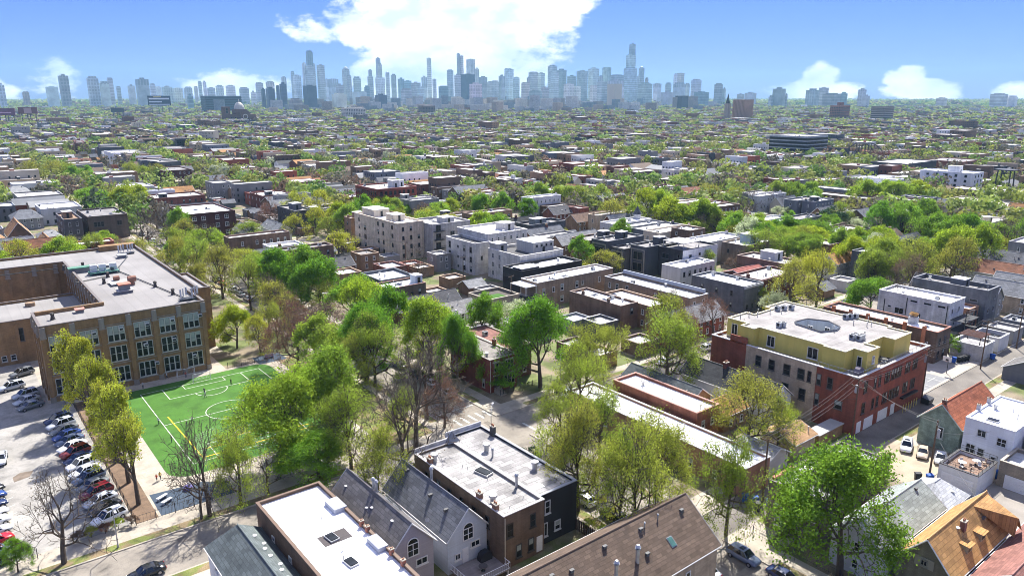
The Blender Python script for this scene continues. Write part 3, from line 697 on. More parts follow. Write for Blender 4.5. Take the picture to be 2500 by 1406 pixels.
def build_school():
    r = thing('school_building', 'big brown brick school with grey flat roof and rows of triple windows', 'school', (12.5, 166, 0))
    FOOT.append((-40, 166, 50, 247))
    T = lambda p: (p[0] - 12.5, p[1] - 166)
    main = [T(p) for p in ((12.5, 166), (44, 166), (44, 178), (46.5, 178), (46.5, 246), (-45, 246), (-45, 231), (25.5, 231), (25.5, 178.5), (12.5, 178.5))]
    bc, rc = COLS['school'], (.245, .235, .228)
    roofm = pm('school_roof', None, .16, .09, .85, tex=('ry', 60, 2.3, .045), fine=.05)
    poly_walls(r, main, 0, 16, .55, bc, rc, (.16, .14, .13), rmat=roofm, th=.4)
    low = [T(p) for p in ((-45, 197), (25.49, 197), (25.49, 217), (-45, 217))]
    poly_walls(r, low, 0, 10.2, .5, bc, rc, (.16, .14, .13), rmat=roofm, th=.35)
    bay = [T(p) for p in ((46.51, 181), (49.6, 181), (49.6, 200), (46.51, 200))]
    poly_walls(r, bay, 0, 15.2, .4, bc, rc, (.16, .14, .13), rmat=roofm, th=.3)
    stone = (.27, .24, .20)
    # south facade: bays, pilasters, stone bands
    cen = [15.4, 20.85, 25.85, 30.9, 35.9, 40.8]
    for j, z in enumerate((1.45, 6.0, 10.4)):
        windows(r, 'y', [(c - 12.5, z, 3.3, 3.35, 'T' if j == 2 else 't') for c in cen], (.43, .43, .39), name='window')
    acm = MB().box(-.42, -.55, 0, .42, .02, .62).box(-.32, -.57, .1, .32, -.549, .52, 1).mesh('air_conditioner', [pm('ac_white', (.62, .62, .6), .05, 2, .5), DARK])
    for c, z in ((20.85, 12.6), (25.9, 12.6), (30.9, 12.6), (36, 12.6), (41.8, 12.6), (30.2, 8.2), (35.9, 8.2), (39.7, 3.6), (31.9, 3.7)): inst('air_conditioner', acm, r, (c - 12.5 + .9, 0, z))
    pil = MB().box(-.42, -.28, 0, .42, .02, 15.4).mesh('pilaster', [BRICK])
    cap = MB().box(-.5, -.36, 0, .5, .02, 2.1).box(-.34, -.44, .25, .34, -.355, 1.9).box(-.6, -.42, -.28, .6, .02, -.005).mesh('stone_cap', [STUCCO])
    for x in (12.95, 18.1, 23.35, 28.4, 33.4, 38.4, 43.5):
        inst('pilaster', pil, r, (x - 12.5, 0, 0), bc); inst('stone_cap', cap, r, (x - 12.5, 0, 13.7), stone); inst('stone_cap', cap, r, (x - 12.5, 0, .0), stone, scale=(1, 1, .55))
    for z in (1.1, 5.45, 10.0, 14.0):
        for i in range(6):
            xs_ = (12.95, 18.1, 23.35, 28.4, 33.4, 38.4, 43.5); MB().box(xs_[i] - 12.05, -.10, z, xs_[i + 1] - 12.95, .01, z + .16).build('stone_band', STUCCO, r, color=stone)
    # west end wall and courtyard walls
    for y in (2.2, 6.2, 10.4):
        inst('pilaster', pil, r, (0, y, 0), bc, -math.pi / 2); inst('stone_cap', cap, r, (0, y, 13.7), stone, -math.pi / 2)
    windows(r, 'x', [(4.2, z, 1.2, 2.6, 'd') for z in (2, 6.3, 10.6)] + [(8.4, z, 1.2, 2.6, 'd') for z in (2, 6.3, 10.6)], (.4, .38, .34))
    for x in (-18, -12, -6, 0, 6, 11):
        inst('pilaster', pil, r, (x, 65, 0), bc); inst('stone_cap', cap, r, (x, 65, 13.4), stone)
    for y in range(14, 66, 4):
        inst('pilaster', pil, r, (13, y, 0), bc, -math.pi / 2); inst('stone_cap', cap, r, (13, y, 13.7), stone, -math.pi / 2)
        if y < 62: windows(r, 'x', [(y + 2, z, 1.5, 2.5, 'd') for z in (6.3, 10.6)], (.4, .38, .34), off=13)
    for x in (-20, -14, -8, -2, 4, 9): inst('pilaster', MT_PIL10, r, (x, 31, 0), bc)
    windows(r, 'y', [(x, 1.0, 1.1, 1.4, 'd') for x in (-8.6, -7, -5.2, -3.4)], (.5, .5, .46), off=31)
    windows(r, 'y', [(-1.2, 5.2, 1.1, 3.2, 'd'), (2, 5.2, 1.1, 3.2, 'd')], (.1, .1, .1), off=31)
    # roof furniture
    zr = 15.45
    def hatch(x, y, w, d, h, top, tc, label=None):
        o = MB().box(x - w / 2, y - d / 2, zr, x + w / 2, y + d / 2, zr + h, no='b').build('roof_hatch', STUCCO, r, color=(.20, .20, .21))
        MB().box(x - w / 2 - .25, y - d / 2 - .25, zr + h, x + w / 2 + .25, y + d / 2 + .25, zr + h + top).build('lid', PAINT, o, color=tc)
        if label: o['label'] = label
    hatch(15.5, 51, 6.0, 1.9, 1.1, .35, (.10, .23, .16), 'green topped roof hatch')
    hatch(19.7, 21.5, 3.0, 3.0, .6, .1, (.40, .38, .37)); hatch(19.7, 21.5, 2.2, 2.2, 1.9, .25, (.42, .17, .11), 'orange lidded roof hatch')
    hatch(8.5, 9.2, 1.4, 1.4, .6, .2, (.40, .20, .15)); hatch(21, 54, 3.5, 2, .5, .1, (.42, .41, .4)); hatch(21, 31, 5, 4.2, .45, .08, (.38, .37, .36)); hatch(27.5, 64, 2, 2.2, .8, .15, (.40, .40, .4))
    for x, y, s in ((22.7, 28, 1.0), (20.2, 33, .75)):
        m = MB(); m.cyl(0, 0, 0, 1.2, .5, n=10); m.tube((-.9, 0, 1.5), (.9, 0, 1.5), .75, n=12); m.build('turbine_vent', pm('rust_metal', (.26, .13, .09), .2, 1, .7), r, (x, y, zr)).scale = (s,) * 3
    vb = MB(); vb.cyl(0, 0, 0, .9, .5, .3, n=9); vb.tube((-.35, 0, 1.2), (.35, 0, 1.2), .3, n=9); vb.tube((0, -.3, 1.0), (0, .3, 1.3), .28, n=8); vbm = vb.mesh('roof_ventilator', [pm('dark_vent', (.07, .06, .055), .2, 2, .7)])
    for x, y in ((12, 56), (16.5, 56.5), (21.5, 45), (17.5, 33.5), (26.5, 22), (3.2, 6.5), (-9, 54), (19.5, 40), (28, 12)): inst('roof_ventilator', vbm, r, (x, y, zr))
    # chillers on a green steel skid
    sk = MB().box(-3.4, -1.6, .5, 3.4, 1.6, .75).box(-3.4, -1.6, .0, -3.1, -1.3, .5).box(3.1, 1.3, 0, 3.4, 1.6, .5).box(-3.4, 1.3, 0, -3.1, 1.6, .5).box(3.1, -1.6, 0, 3.4, -1.3, .5)
    for i in range(5): sk.tube((-3.4 + i * 1.7, -1.6, .75), (-3.4 + i * 1.7, -1.6, 1.7), .05, n=4)
    sk.tube((-3.4, -1.6, 1.7), (3.4, -1.6, 1.7), .05, n=4)
    o = sk.build('chiller_skid', pm('green_steel', (.06, .16, .13), .2, 1, .6), r, (19.6, 45.5, zr))
    cabs = MB().box(-.8, -.6, .76, .8, .6, 2.5).mesh('chiller_cabinet', [pm('cabinet_white', (.62, .64, .64), .06, 1, .5)])
    for dx in (-2.2, -.2, 2.3): inst('chiller_cabinet', cabs, o, (dx, .3, 0))
    # antenna groups at the corners of the roof
    for x, y in ((29.8, 5.2), (29.5, 68.6), (-4, 66)):
        o = MB().box(-2.2, -1, .3, 2.2, 1, .42).tube((-2, 0, 0), (-2, 0, .3), .1, n=4).tube((2, 0, 0), (2, 0, .3), .1, n=4).build('antenna_frame', DARK, r, (x, y, zr))
        pa = MB().box(-.18, -.1, 1.0, .18, .1, 2.8).tube((0, .15, .4), (0, .15, 2.9), .06, n=5); pam = pa.mesh('antenna', [pm('antenna_grey', (.46, .47, .49), .1, 2, .5)])
        for i in range(6): inst('antenna', pam, o, (-2 + i * .8, (i % 3 - 1) * .8, 0), None, i * 1.1)
    # conduits across the roof
    m = MB()
    for a, b in (((29, 64), (22.7, 47)), ((22.7, 47), (29, 7)), ((12, 38), (20, 41)), ((-20, 58), (11, 59))): m.tube((*a, zr + .2), (*b, zr + .2), .13, n=4)
    m.build('conduit', DARK, r)
    m = MB(); m.box(.6, 11.55, zr, 13.6, 12.15, zr + .75); m.build('parapet_wall', BRICK, r, color=bc)
    m = MB(); m.box(24, 76.5, zr, 33.6, 79.4, zr + 1.5); m.build('corner_parapet', BRICK, r, color=bc)
    MB().cyl(0, 0, 0, .9, 1.1, n=14).build('roof_tank', pm('tank_brown', (.25, .17, .11), .2, 1, .8), r, (2.5, 45.5, 9.7))
    return r


MT_PIL10 = MB().box(-.4, -.25, 0, .4, .02, 9.4).mesh('pilaster', [BRICK])
build_school()


def build_yellow():
    r = thing('corner_loft_building', 'red and tan brick loft building topped by yellow clad penthouse and grey roof', 'building', (125, 57.7, 0))
    FOOT.append((125, 57.7, 153.7, 89.6))
    W, D = 28.7, 31.8
    red, tan = (.245, .080, .052), (.43, .345, .25)
    poly_walls(r, [(0, 0), (W, 0), (W, D), (0, D)], 0, 11.2, .5, red, (.30, .28, .26), (.62, .63, .64), rmat=MEMB, th=.3)
    MB().box(-.06, 8.0, 0, -.003, 23.3, 11.17, no='e').build('tan_brick_face', BRICK, r, color=tan)
    MB().box(-.08, 23.3, 8.9, .3, 27.2, 12.6).build('raised_parapet', BRICK, r, color=red)
    # penthouse outline (local)
    T = lambda p: (p[0] - 125, p[1] - 57.7)
    ol = [T(p) for p in ((127, 61.7), (130.1, 61.7), (130.1, 59.1), (134.7, 59.1), (134.7, 61.7), (141.4, 61.7), (141.4, 59.4), (148.4, 59.4), (148.4, 63.8), (149.6, 63.8), (149.6, 88), (141.8, 88), (141.8, 86.2), (134.9, 86.2), (134.9, 88.2), (128.3, 88.2), (128.3, 83.3), (125.9, 83.3), (125.9, 80.2), (127.7, 80.2), (127.7, 66), (127, 66))]
    hole = [T(p) for p in ((135.6, 76.7), (136.6, 77.7), (140.6, 77.2), (142.6, 73.6), (140.6, 70), (138, 69.4), (134.6, 70.8))]
    hole = hole[::-1]
    cl = pm('metal_cladding', None, .05, .5, .55, tex=('wall', .62, 40, .12), streak=.08)
    poly_walls(r, ol, 10.7, 14.6, .12, COLS['yellow'], (.27, .255, .245), (.66, .60, .40), wmat=cl, th=.25, hole=hole)
    m = MB(); hh = [(x, y) for x, y in hole]
    for i in range(len(hh)):
        a, b = hh[i], hh[(i + 1) % len(hh)]; m.quad((*a, 10), (*b, 10), (*b, 14.75), (*a, 14.75))
    m.build('light_well', STUCCO, r, color=(.55, .60, .62))
    m = MB(); h2 = inset(hh[::-1], .22)
    for i in range(len(hh)):
        a, b = hh[::-1][i], hh[::-1][(i + 1) % len(hh)]; m.tube((*a, 14.72), (*b, 14.72), .14, n=4)
    m.build('well_kerb', PAINT, r, color=(.09, .09, .10))
    for x, y in ((14.5, 18.0), (16.1, 15.2)): windows(r, 'x', [(y, 12.2, 1.1, 1.6, 'c')], (.66, .66, .64), off=x)
    # penthouse windows and doors
    windows(r, 'x', [(19.6, 11.3, 1.8, 2.3, 'q'), (10.6, 11.3, 2.2, 2.3, 'q')], (.6, .58, .5), off=2.68)
    windows(r, 'x', [(28.6, 11.2, 1.5, 2.6, 'q')], (.6, .58, .5), off=3.3)
    windows(r, 'x', [(2.7, 11.2, 1.0, 2.3, 'p')], (.6, .58, .5), off=5.08)
    windows(r, 'y', [(7.6, 11.9, .9, 1.5, 'c')], (.66, .66, .62), off=1.4)
    # south wall: window rhythm, garage doors
    wc = (.075, .05, .045)
    for z in (7.75, 3.6):
        windows(r, 'y', [(2.9, z, 1.2, 2.2, 'd')] + [(x, z, .82, 2.1, 'd') for x in (6.5, 8.2, 10.6, 11.7, 13.2, 14.3, 15.4, 16.5, 19.0, 20.1, 22.2, 23.3)], wc)
    for x, w in ((2.0, 1.6), (5.6, 3.4), (11.1, 3.8), (15.2, 1.6)): garage_door(r, 'y', x, w, 2.25, (.68, .70, .72), z=.05)
    MB().box(18, -.7, 2.6, 24.5, -.003, 2.9).build('canopy', DARK, r)
    for i in range(6): MB().box(17.6 + i * 1.15, -1.1, 0, 17.72 + i * 1.15, -.98, 1.7).build('guard_post', pm('post_yellow', (.55, .45, .16), .1, 2, .7), r)
    # west wall windows
    windows(r, 'x', [(y, 7.65, 1.35, 2.2, 'd') for y in (20.3, 17.3)] + [(14.0, 7.65, 1.5, 2.2, 'd'), (11.0, 7.65, 1.5, 2.2, 'd'), (9.3, 7.65, .8, 2.2, 'd')], (.10, .09, .08), off=-.06)
    windows(r, 'x', [(5.2, 7.5, 1.1, 2.3, 'd'), (3.2, 4.2, 1.5, 1.7, 'd'), (7.4, 7.65, .9, 2.2, 'd'), (7.4, 3.6, .9, 2.4, 'd')], (.10, .09, .08))
    windows(r, 'x', [(10.4, 3.6, 1.4, 2.4, 'd'), (14, 3.6, 1.4, 2.4, 'd'), (18, 3.6, 1.4, 2.4, 'd')], (.10, .09, .08), off=-.06)
    # terraces: glass rails, grill covers
    m = MB()
    for a, b in (((.35, .35), (28.3, .35)), ((.35, .35), (.35, 8)), ((.35, 23.5), (.35, 31.4))):
        m.tube((*a, 12.05), (*b, 12.05), .035, n=4)
        n = max(2, int(math.dist(a, b) / 1.6))
        for i in range(n + 1): t = i / n; m.tube((a[0] + (b[0] - a[0]) * t, a[1] + (b[1] - a[1]) * t, 11.3), (a[0] + (b[0] - a[0]) * t, a[1] + (b[1] - a[1]) * t, 12.05), .03, n=4)
    m.build('railing', METAL, r)
    zr = 14.5
    for x, y in ((10.6, 2.6 + 4.6), (11.7, 7.2), (6.3, 20.3), (7.2, 20.0), (16.8, 27.3), (18.3, 26.6), (20, 25.9), (22.5, 14.8), (23.6, 14.3), (24.7, 13.8), (10.9, 6.0), (11.9, 6.0)): bit(r, 'ac', x, y, zr, scale=(.95, .95, 1.05), color=None)
    for x, y in ((4, 27), (4.4, 28.2), (7.8, 28.4), (9.5, 27.5), (12, 29), (13.5, 27), (12.5, 12), (19.6, 11.6), (20.6, 9.3), (21.6, 8.9), (13.4, 6.2), (15.5, 25.5), (24.5, 11)): bit(r, 'pipe', x, y, zr, scale=RN.uniform(.8, 1.3))
    return r


build_yellow()


def terrace_set(x, y, z, label, col=(.6, .6, .58)):
    r = thing('patio_table', label, 'table', (x, y, z))
    MB().cyl(0, 0, .68, .74, .6, n=14).build('table_top', PAINT, r, color=col); MB().cyl(0, 0, .03, .68, .06, n=8).cyl(0, 0, 0, .03, .3, n=10).build('leg', DARK, r)


def chair(x, y, z, rot, label, col=(.05, .05, .05), group=None):
    r = thing('patio_chair', label, 'chair', (x, y, z), rot, group)
    MB().box(-.25, -.25, .4, .25, .25, .46).build('seat', PAINT, r, color=col); MB().box(-.25, .22, .46, .25, .27, .95).build('backrest', PAINT, r, color=col)
    for a in (-.22, .22):
        for b in (-.22, .22): MB().tube((a, b, 0), (a, b, .4), .025, n=4).build('leg', DARK, r)


def grill(x, y, z, label, col=(.20, .18, .21)):
    r = thing('covered_grill', label, 'grill', (x, y, z))
    m = MB(); n = 14
    prof = [(-.9, 0), (-.95, .5), (-.75, 1.05), (-.35, 1.3), (.35, 1.3), (.75, 1.05), (.95, .5), (.9, 0)]
    for i in range(len(prof) - 1):
        a, b = prof[i], prof[i + 1]; m.quad((a[0], -.45, a[1]), (b[0], -.45, b[1]), (b[0], .45, b[1]), (a[0], .45, a[1]))
    m.poly([(p[0], -.45, p[1]) for p in prof]); m.poly([(p[0], .45, p[1]) for p in prof[::-1]])
    m.build('cover', CLOTH, r, color=col)


grill(128.6, 59.6, 10.71, 'grey covered grill on yellow building corner terrace')
terrace_set(138.2, 59.4, 10.71, 'round dark table on the terrace between two yellow walls', (.06, .06, .06))
for i, (a, b) in enumerate(((137.2, 59.6), (139.2, 59.3), (138.2, 60.5))): chair(a, b, 10.71, i * 2.1, 'dark chair at the round table on the yellow building terrace, %s of three' % ordn(i + 1), group='chairs on the yellow building terrace')

# ------------------------------------------------------------------ foreground houses
def arch_window(root, x, z, w, h, off=0., col=(.66, .66, .66)):
    """round-headed window on a -Y face"""
    m = MB(); n = 12; r0, r1 = w / 2, w / 2 - .13
    P0 = [(r0 * math.cos(math.pi * i / n), r0 * math.sin(math.pi * i / n)) for i in range(n + 1)]; P1 = [(r1 * math.cos(math.pi * i / n), r1 * math.sin(math.pi * i / n)) for i in range(n + 1)]
    for i in range(n):
        (a, b), (c, d), (e, f), (g_, k) = P0[i], P0[i + 1], P1[i + 1], P1[i]
        m.quad((a, -.1, h + b), (c, -.1, h + d), (e, -.1, h + f), (g_, -.1, h + k)); m.quad((a, .02, h + b), (c, .02, h + d), (c, -.1, h + d), (a, -.1, h + b)); m.quad((g_, -.1, h + k), (e, -.1, h + f), (e, .02, h + f), (g_, .02, h + k))
    m.box(-r0, -.1, 0, -r1, .02, h); m.box(r1, -.1, 0, r0, .02, h); m.box(-r1, -.1, 0, r1, .02, .13); m.box(-r1, -.09, h - .05, r1, .02, h + .05); m.box(-.05, -.09, .13, .05, .02, h - .05); m.box(-r1, -.085, h * .5, -.05, .02, h * .5 + .06); m.box(.05, -.085, h * .5, r1, .02, h * .5 + .06)
    o = m.build('window', PAINT, root, (x, off - .004, z), col)
    p = MB(); p.poly([(-r1, -.03, .05), (r1, -.03, .05)] + [(a, -.03, h + b) for a, b in P1]); p.build('pane', GLASS, o)
    o['label'] = 'round-headed gable window'


# white roofed flat building (left of the grey gabled house)
wr = flat('flat_roof_house', 'brown brick house with bright white flat roof between two gabled houses', 27.3, 60, 36.2, 89, 8, 'dbrown', 'white', wx=grid(4, 26, 4, 2, 1.2, 3.3, .9, 1.5), wy=[], bits=0, cop='dbrown', par=.35)
for x, y, k in ((4.6, 15.8, 'sky'), (4.2, 9.8, 'sky')): bit(wr, k, x, y, 7.66, .1)
MB().box(3.2, 14.6, 7.656, 6.8, 17.0, 7.665, no='b').build('roof_patch', MEMB, wr, color=(.07, .06, .06))
for x, y in ((5.2, 20), (4.6, 12.7), (3.8, 10.9)): bit(wr, 'pipe', x, y, 7.65, scale=.7)
for a, b, c, d in ((7.2, 20.5, 8.95, 23.5), (7.6, 9.5, 8.95, 12.5)):
    MB().box(a, b, 7.65, c, d, 8.28, no='b').build('parapet_return', PAINT, wr, color=(.36, .38, .44))
for y in (5.5, 8.2, 14.2, 15.8): bit(wr, 'chim', 8.65, y, 7.8, 0, (.5, .6, .5), color=(.36, .15, .10))

gg = gable('gabled_house', 'low house with dark green-grey shingle roof at the bottom edge', 20.3, 66, 27, 87.4, 5.2, 8.0, 'y', 'white', 'dgreen', hip=2.4, bits=0, oh=.3)
for i in range(9): bit(gg, 'dome', 4.6 + (i % 3 == 1) * .5, 3 + i * 1.75, 7.15 + (0 if i % 3 != 1 else -.4), scale=.9)
bit(gg, 'box', 1.5, 9, 6.6); bit(gg, 'box', 1.9, 6.3, 6.9)

gh = gable('gabled_house', 'grey sided house with charcoal gable roof and round-headed window, next to white roof', 36.55, 70.2, 42.9, 87, 6.1, 9.5, 'y', (.36, .34, .375), (.135, .127, .125), wx=[], wy=[(4.6, 3.1, 1.7, 1.0, 'q'), (1.5, .9, 1.0, 1.6, 'd')], bits=0, wmat=SIDING)
arch_window(gh, 3.4, 4.75, 1.7, 1.75)
for x, y in ((1.9, 15), (1.7, 8.6), (2.0, 7.7), (2.3, 2.9)): bit(gh, 'dome', x, y, 6.1 + x * 1.07 + .1, scale=.8)
for y in (10.2, 9.4): bit(gh, 'flue', 3.6, y, 9.2, scale=1.1)
for x, y in ((4.2, 7.2), (4.3, 5.2)):
    MB().box(-.35, -.7, 0, .35, .7, .12).box(-.3, -.65, .12, .3, .65, .16, 1).build('skylight', [METAL, GLASS], gh, (x, y, 8.75 - (x - 4.2) * 1.07)).rotation_euler = (0, .82, 0)
MB().tube((-.3, 3.6, 5.6), (-.3, 3.6, 7.0), .05, n=5).build('mast', METAL, gh); bit(gh, 'dish', -.2, 3.4, 6.9)
bh = gable('gabled_house', 'pale blue sided house with slate shingle gable roof and back deck', 44.8, 69.8, 51.0, 86, 5.3, 8.7, 'y', 'blue', 'slate', wx=[(10, 3, .9, 1.3, 'd'), (4, 3, .8, 1.2, 'd')], wy=[(4.3, 2.55, 1.5, .95, 'q'), (1.5, 1.7, .9, .95, 'q')], bits=0)
arch_window(bh, 3.2, 4.0, 1.7, 1.7); door(bh, 'y', 2.7, .9, .95, 2.1, (.66, .68, .72))
for x, y in ((1.9, 7), (1.7, 2.9), (2.4, 14)): bit(bh, 'box', x, y, 5.3 + x * 1.1 + .1, scale=1.2)
bit(bh, 'flue', 3.7, 9.5, 8.3, scale=1.2)
for y in (3, 4.2, 5.4, 6.6, 7.6): bit(bh, 'dome', 3.6, y, 8.1, scale=.5)
MB().tube((-.3, 4.6, 4.5), (-.3, 4.6, 6.2), .04, n=5).build('mast', METAL, bh); bit(bh, 'dish', -.3, 4.4, 5.6, scale=.9)
# deck behind the blue house
dk = thing('wooden_deck', 'raised back deck with white railing behind the pale blue house', 'deck', (45, 65, 0))
MB().box(0, 0, .75, 6.2, 4.6, .9).build('platform', pm('deck_grey', (.25, .22, .21), .15, 1, .8, tex=('roof', 8, .16, .08)), dk)
rl = MB()
for a, b in (((0, 0), (6.2, 0)), ((6.2, 0), (6.2, 4.6)), ((0, 0), (0, 4.6))):
    rl.tube((*a, 1.85), (*b, 1.85), .05, n=4); rl.tube((*a, 1.05), (*b, 1.05), .04, n=4); n = int(math.dist(a, b) / .32)
    for i in range(n + 1): t = i / n; rl.tube((a[0] + (b[0] - a[0]) * t, a[1] + (b[1] - a[1]) * t, .9), (a[0] + (b[0] - a[0]) * t, a[1] + (b[1] - a[1]) * t, 1.85), .028, n=4)
rl.build('railing', PAINT, dk, color=(.66, .68, .72))
for a in (.2, 6): MB().box(a - .1, .1, 0, a + .1, .3, .75).build('post', PAINT, dk, color=(.6, .6, .62))
grill(49.8, 68.6, .91, 'dark covered grill on the deck behind the pale blue house', (.03, .03, .035)); terrace_set(48.2, 66.8, .91, 'square patio table on the deck behind the pale blue house', (.10, .09, .09))

# double flat-roofed two-flat in the middle foreground
fg = flat('brick_two_flat', 'brown brick two-flat with stained grey patched flat roof', 51.1, 66.2, 58.0, 88.2, 7.8, (.165, .115, .08), (.30, .29, .28), rmat=OLDROOF, wx=grid(2, 20, 6, 2, 1.1, 3.5, .85, 1.7), wy=[(1.0, 4.5, 1.1, 2.0, 'd'), (4.9, 4.5, 1.0, 2.0, 'd'), (2.5, .9, 1.0, 2.0, 'd'), (4.6, 1.0, 1.0, 2.0, 'd')], wcol=(.05, .045, .04), bits=0, par=.3, cop=(.45, .43, .42))
door(fg, 'y', 6.1, .35, 1.0, 2.3, (.68, .69, .70))
MB().tube((.15, -.1, .3), (.15, -.1, 7.6), .06, n=5).build('downpipe', PAINT, fg, color=(.5, .46, .38))
fk = flat('brick_two_flat', 'charcoal painted two-flat sharing the patched grey roof, by the street', 58.02, 67.3, 65.0, 90.2, 7.7, (.032, .033, .037), (.30, .29, .285), wmat=STUCCO, rmat=OLDROOF, wx=[], wy=[(1.5, 4.6, 1.0, 2.0, 'd'), (1.0, 1.2, 1.1, 2.1, 'q'), (3.4, 1.4, 1.1, 1.5, 'd')], wcol=(.55, .56, .58), bits=0, par=.3, cop=(.36, .37, .40))
for x, y, w, d in ((-1.2, 11, 4.6, 2.6), (-6.6, 17.5, 2.6, 3.2), (.8, 2, 2, 1.2), (-2.2, 15.6, 1.5, 1.2), (-6.4, 3.5, 1.6, 1.8), (4.4, 7, 2.2, 1.4)):
    ro = (fk if x > -.5 else fg); ox = 0 if ro is fk else 6.92
    MB().box(x + ox, y, 7.415, min(6.6, x + ox + w), y + d, 7.425 + .004 * (y % 2), no='b').build('roof_patch', MEMB, ro, color=(.80, .80, .80))
MB().box(6.6, 0.3, 7.5, 6.95, 21.8, 7.86).build('party_wall', BRICK, fg, color=(.25, .23, .21))
for x, y in ((1.4, 18.6), (1.3, 4.0)): bit(fg, 'vent', x, y, 7.5, scale=1.35)
for x, y in ((2.6, 15.5), (4.8, 6.6), (-.1, 11)):
    if x > 0: bit(fk, 'vent', x, y, 7.4, scale=1.35)
bit(fg, 'sky', 5.0, 11.2, 7.5, .2, (1.2, 1.4, 1.5)); bit(fg, 'flue', 6.3, 5.2, 7.6, scale=1.2); bit(fk, 'flue', 2.2, 13.4, 7.4, scale=.9)
for y in (18.2, 5.8, 2.2): bit(fg, 'chim', .35, y, 7.2, math.pi / 2, (.9, .8, .9), color=(.28, .16, .11))
bit(fk, 'chim', 6.6, 19.2, 7.3, math.pi / 2, (.9, .8, 1.1), color=(.10, .10, .10))
for x, y in ((3.6, 14.5), (3.9, 13.6), (4.4, 9.4), (2.2, 1.6), (5.2, 2.4)): bit(fg, 'pipe', x, y, 7.5, scale=.5)
m = MB(); m.add([(0, 0, 0), (2.2, 0, 0), (2.2, 1.2, 0), (0, 1.2, 0), (1.1, .6, 1.7)], [(0, 1, 4), (1, 2, 4), (2, 3, 4), (3, 0, 4)]); m.build('parapet_peak', PAINT, fg, (5.6, 21.2, 7.9), (.20, .215, .25))
MB().box(-.02, 22.05, 7.85, 6.9, 22.3, 8.5).build('front_parapet', BRICK, fg, color=(.42, .41, .41)); MB().box(.0, 22.9, 7.75, 6.98, 23.15, 8.4).build('front_parapet', BRICK, fk, color=(.50, .50, .52))
# fence and yard behind the charcoal flat
fn = thing('board_fence', 'dark wooden board fence beside the charcoal two-flat yard', 'fence', (64.9, 58, 0))
bd = MB().box(0, 0, .05, .05, .26, 1.85).mesh('board', [pm('fence_dark', (.06, .045, .035), .25, 2, .9)])
for i in range(26): inst('board', bd, fn, (0, i * .36, 0))
for i in range(5): MB().box(.06, i * 2.2, 0, .18, i * 2.2 + .12, 1.95).build('post', POLEW, fn)

br = gable('gabled_house', 'long house with large brown shingle roof and tan brick side in front', 38, 46.8, 69.6, 57.9, 6.4, 10.6, 'x', 'tan', 'brown', wmat=BRICK, wx=[], wy=[(26, 3.6, .9, 1.4, 'd'), (18, 3.6, .9, 1.4, 'd')], bits=0, oh=.35)
for x, y in ((29.5, 4.2), (22.2, 4.4), (16.2, 4.5), (10.6, 4.0), (21, 2.2), (8, 4.4)): bit(br, 'box', x, y, 6.4 + y * .757 + .1, scale=1.1)
for x, y, s in ((19.2, 2.1, 1.4), (15.5, 1.9, 1.3), (14, 1.2, 1.0), (25.5, 4.6, .5), (23, 4.5, .5)): bit(br, 'flue', x, y, 6.4 + y * .757, scale=s)
MB().box(-.45, -.65, 0, .45, .65, .14).box(-.38, -.58, .14, .38, .58, .18, 1).build('skylight', [METAL, pm('green_glass', (.06, .15, .13), .2, 2, .15, spec=.6)], br, (25.3, 2.2, 8.15)).rotation_euler = (.648, 0, 0)

# ------------------------------------------------------------------ right foreground
gb = flat('brick_house', 'dark grey brick two-storey house behind the big bright green tree', 87.1, 43.0, 106.5, 50.9, 7.3, (.15, .125, .105), 'lgrey', wmat=BRICK, wy=[], wx=[(6.1, 4.2, 1.05, 1.75, 'd'), (6.0, 1.0, 1.05, 1.75, 'd'), (3.6, 4.1, 1.05, 1.75, 'd'), (1.2, 4.1, 1.05, 1.75, 'd')], wcol=(.66, .66, .64), bits=2, cop=(.12, .10, .09), par=.25)
door(gb, 'x', 3.7, .6, 1.1, 2.6, (.07, .025, .02))
MB().box(-1.8, 3.0, 0, -.01, 4.4, .6).box(-2.5, 3.0, 0, -1.8, 4.4, .3).build('stoop', CONC, gb)
MB().box(.4, 7.4, 7.4, 5.5, 7.85, 7.75).build('tile_coping', PAINT, gb, color=(.42, .15, .10)); bit(gb, 'dish', 3.2, 7.2, 7.1, 1.0, 1.4)
MB().box(16, 0, 7.32, 19.4, .4, 8.6).build('rear_parapet', BRICK, gb, color=COLS['brown'])
gr = gable('gabled_house', 'house with pale green-grey roof half hidden by the big green tree', 86.2, 33.9, 103, 40.8, 5, 7.6, 'x', 'lgrey', (.27, .30, .28), bits=1)
tn = gable('gabled_house', 'olive walled house with orange-tan shingle roof and two small dormers', 87.2, 26.4, 104.5, 32.9, 5.0, 8.7, 'x', (.16, .15, .10), (.40, .225, .085), wx=[], wy=[], bits=2, wmat=BRICK)
MB().box(-.12, 2.2, 4.9, -.004, 4.4, 6.2).build('gable_panel', PAINT, tn, color=(.24, .23, .17)); windows(tn, 'x', [(3.3, 5.15, .8, .8, 'q')], (.2, .2, .16), off=-.12)
bit(tn, 'chim', 7.5, 2.2, 7.4, 0, (.8, .8, .9), color=(.2, .1, .08))
for x in (5.2, 9.4):
    m = MB(); m.add([(0, 0, 0), (1.5, 0, 0), (1.5, 0, 1.2), (0, 0, 1.2), (0, 1.9, 1.15), (1.5, 1.9, 1.15)], [(0, 1, 2, 3), (0, 3, 4), (1, 5, 2)]); d_ = m.build('dormer', SIDING, tn, (x, .6, 5.75), (.30, .27, .17))
    MB().quad((-.15, -.25, 1.15), (1.65, -.25, 1.15), (1.65, 2.0, 1.35), (-.15, 2.0, 1.35)).build('dormer_roof', SHX, d_, color=(.38, .21, .08)); MB().quad((.3, -.02, .25), (1.2, -.02, .25), (1.2, -.02, .95), (.3, -.02, .95)).build('pane', GLASS, d_)
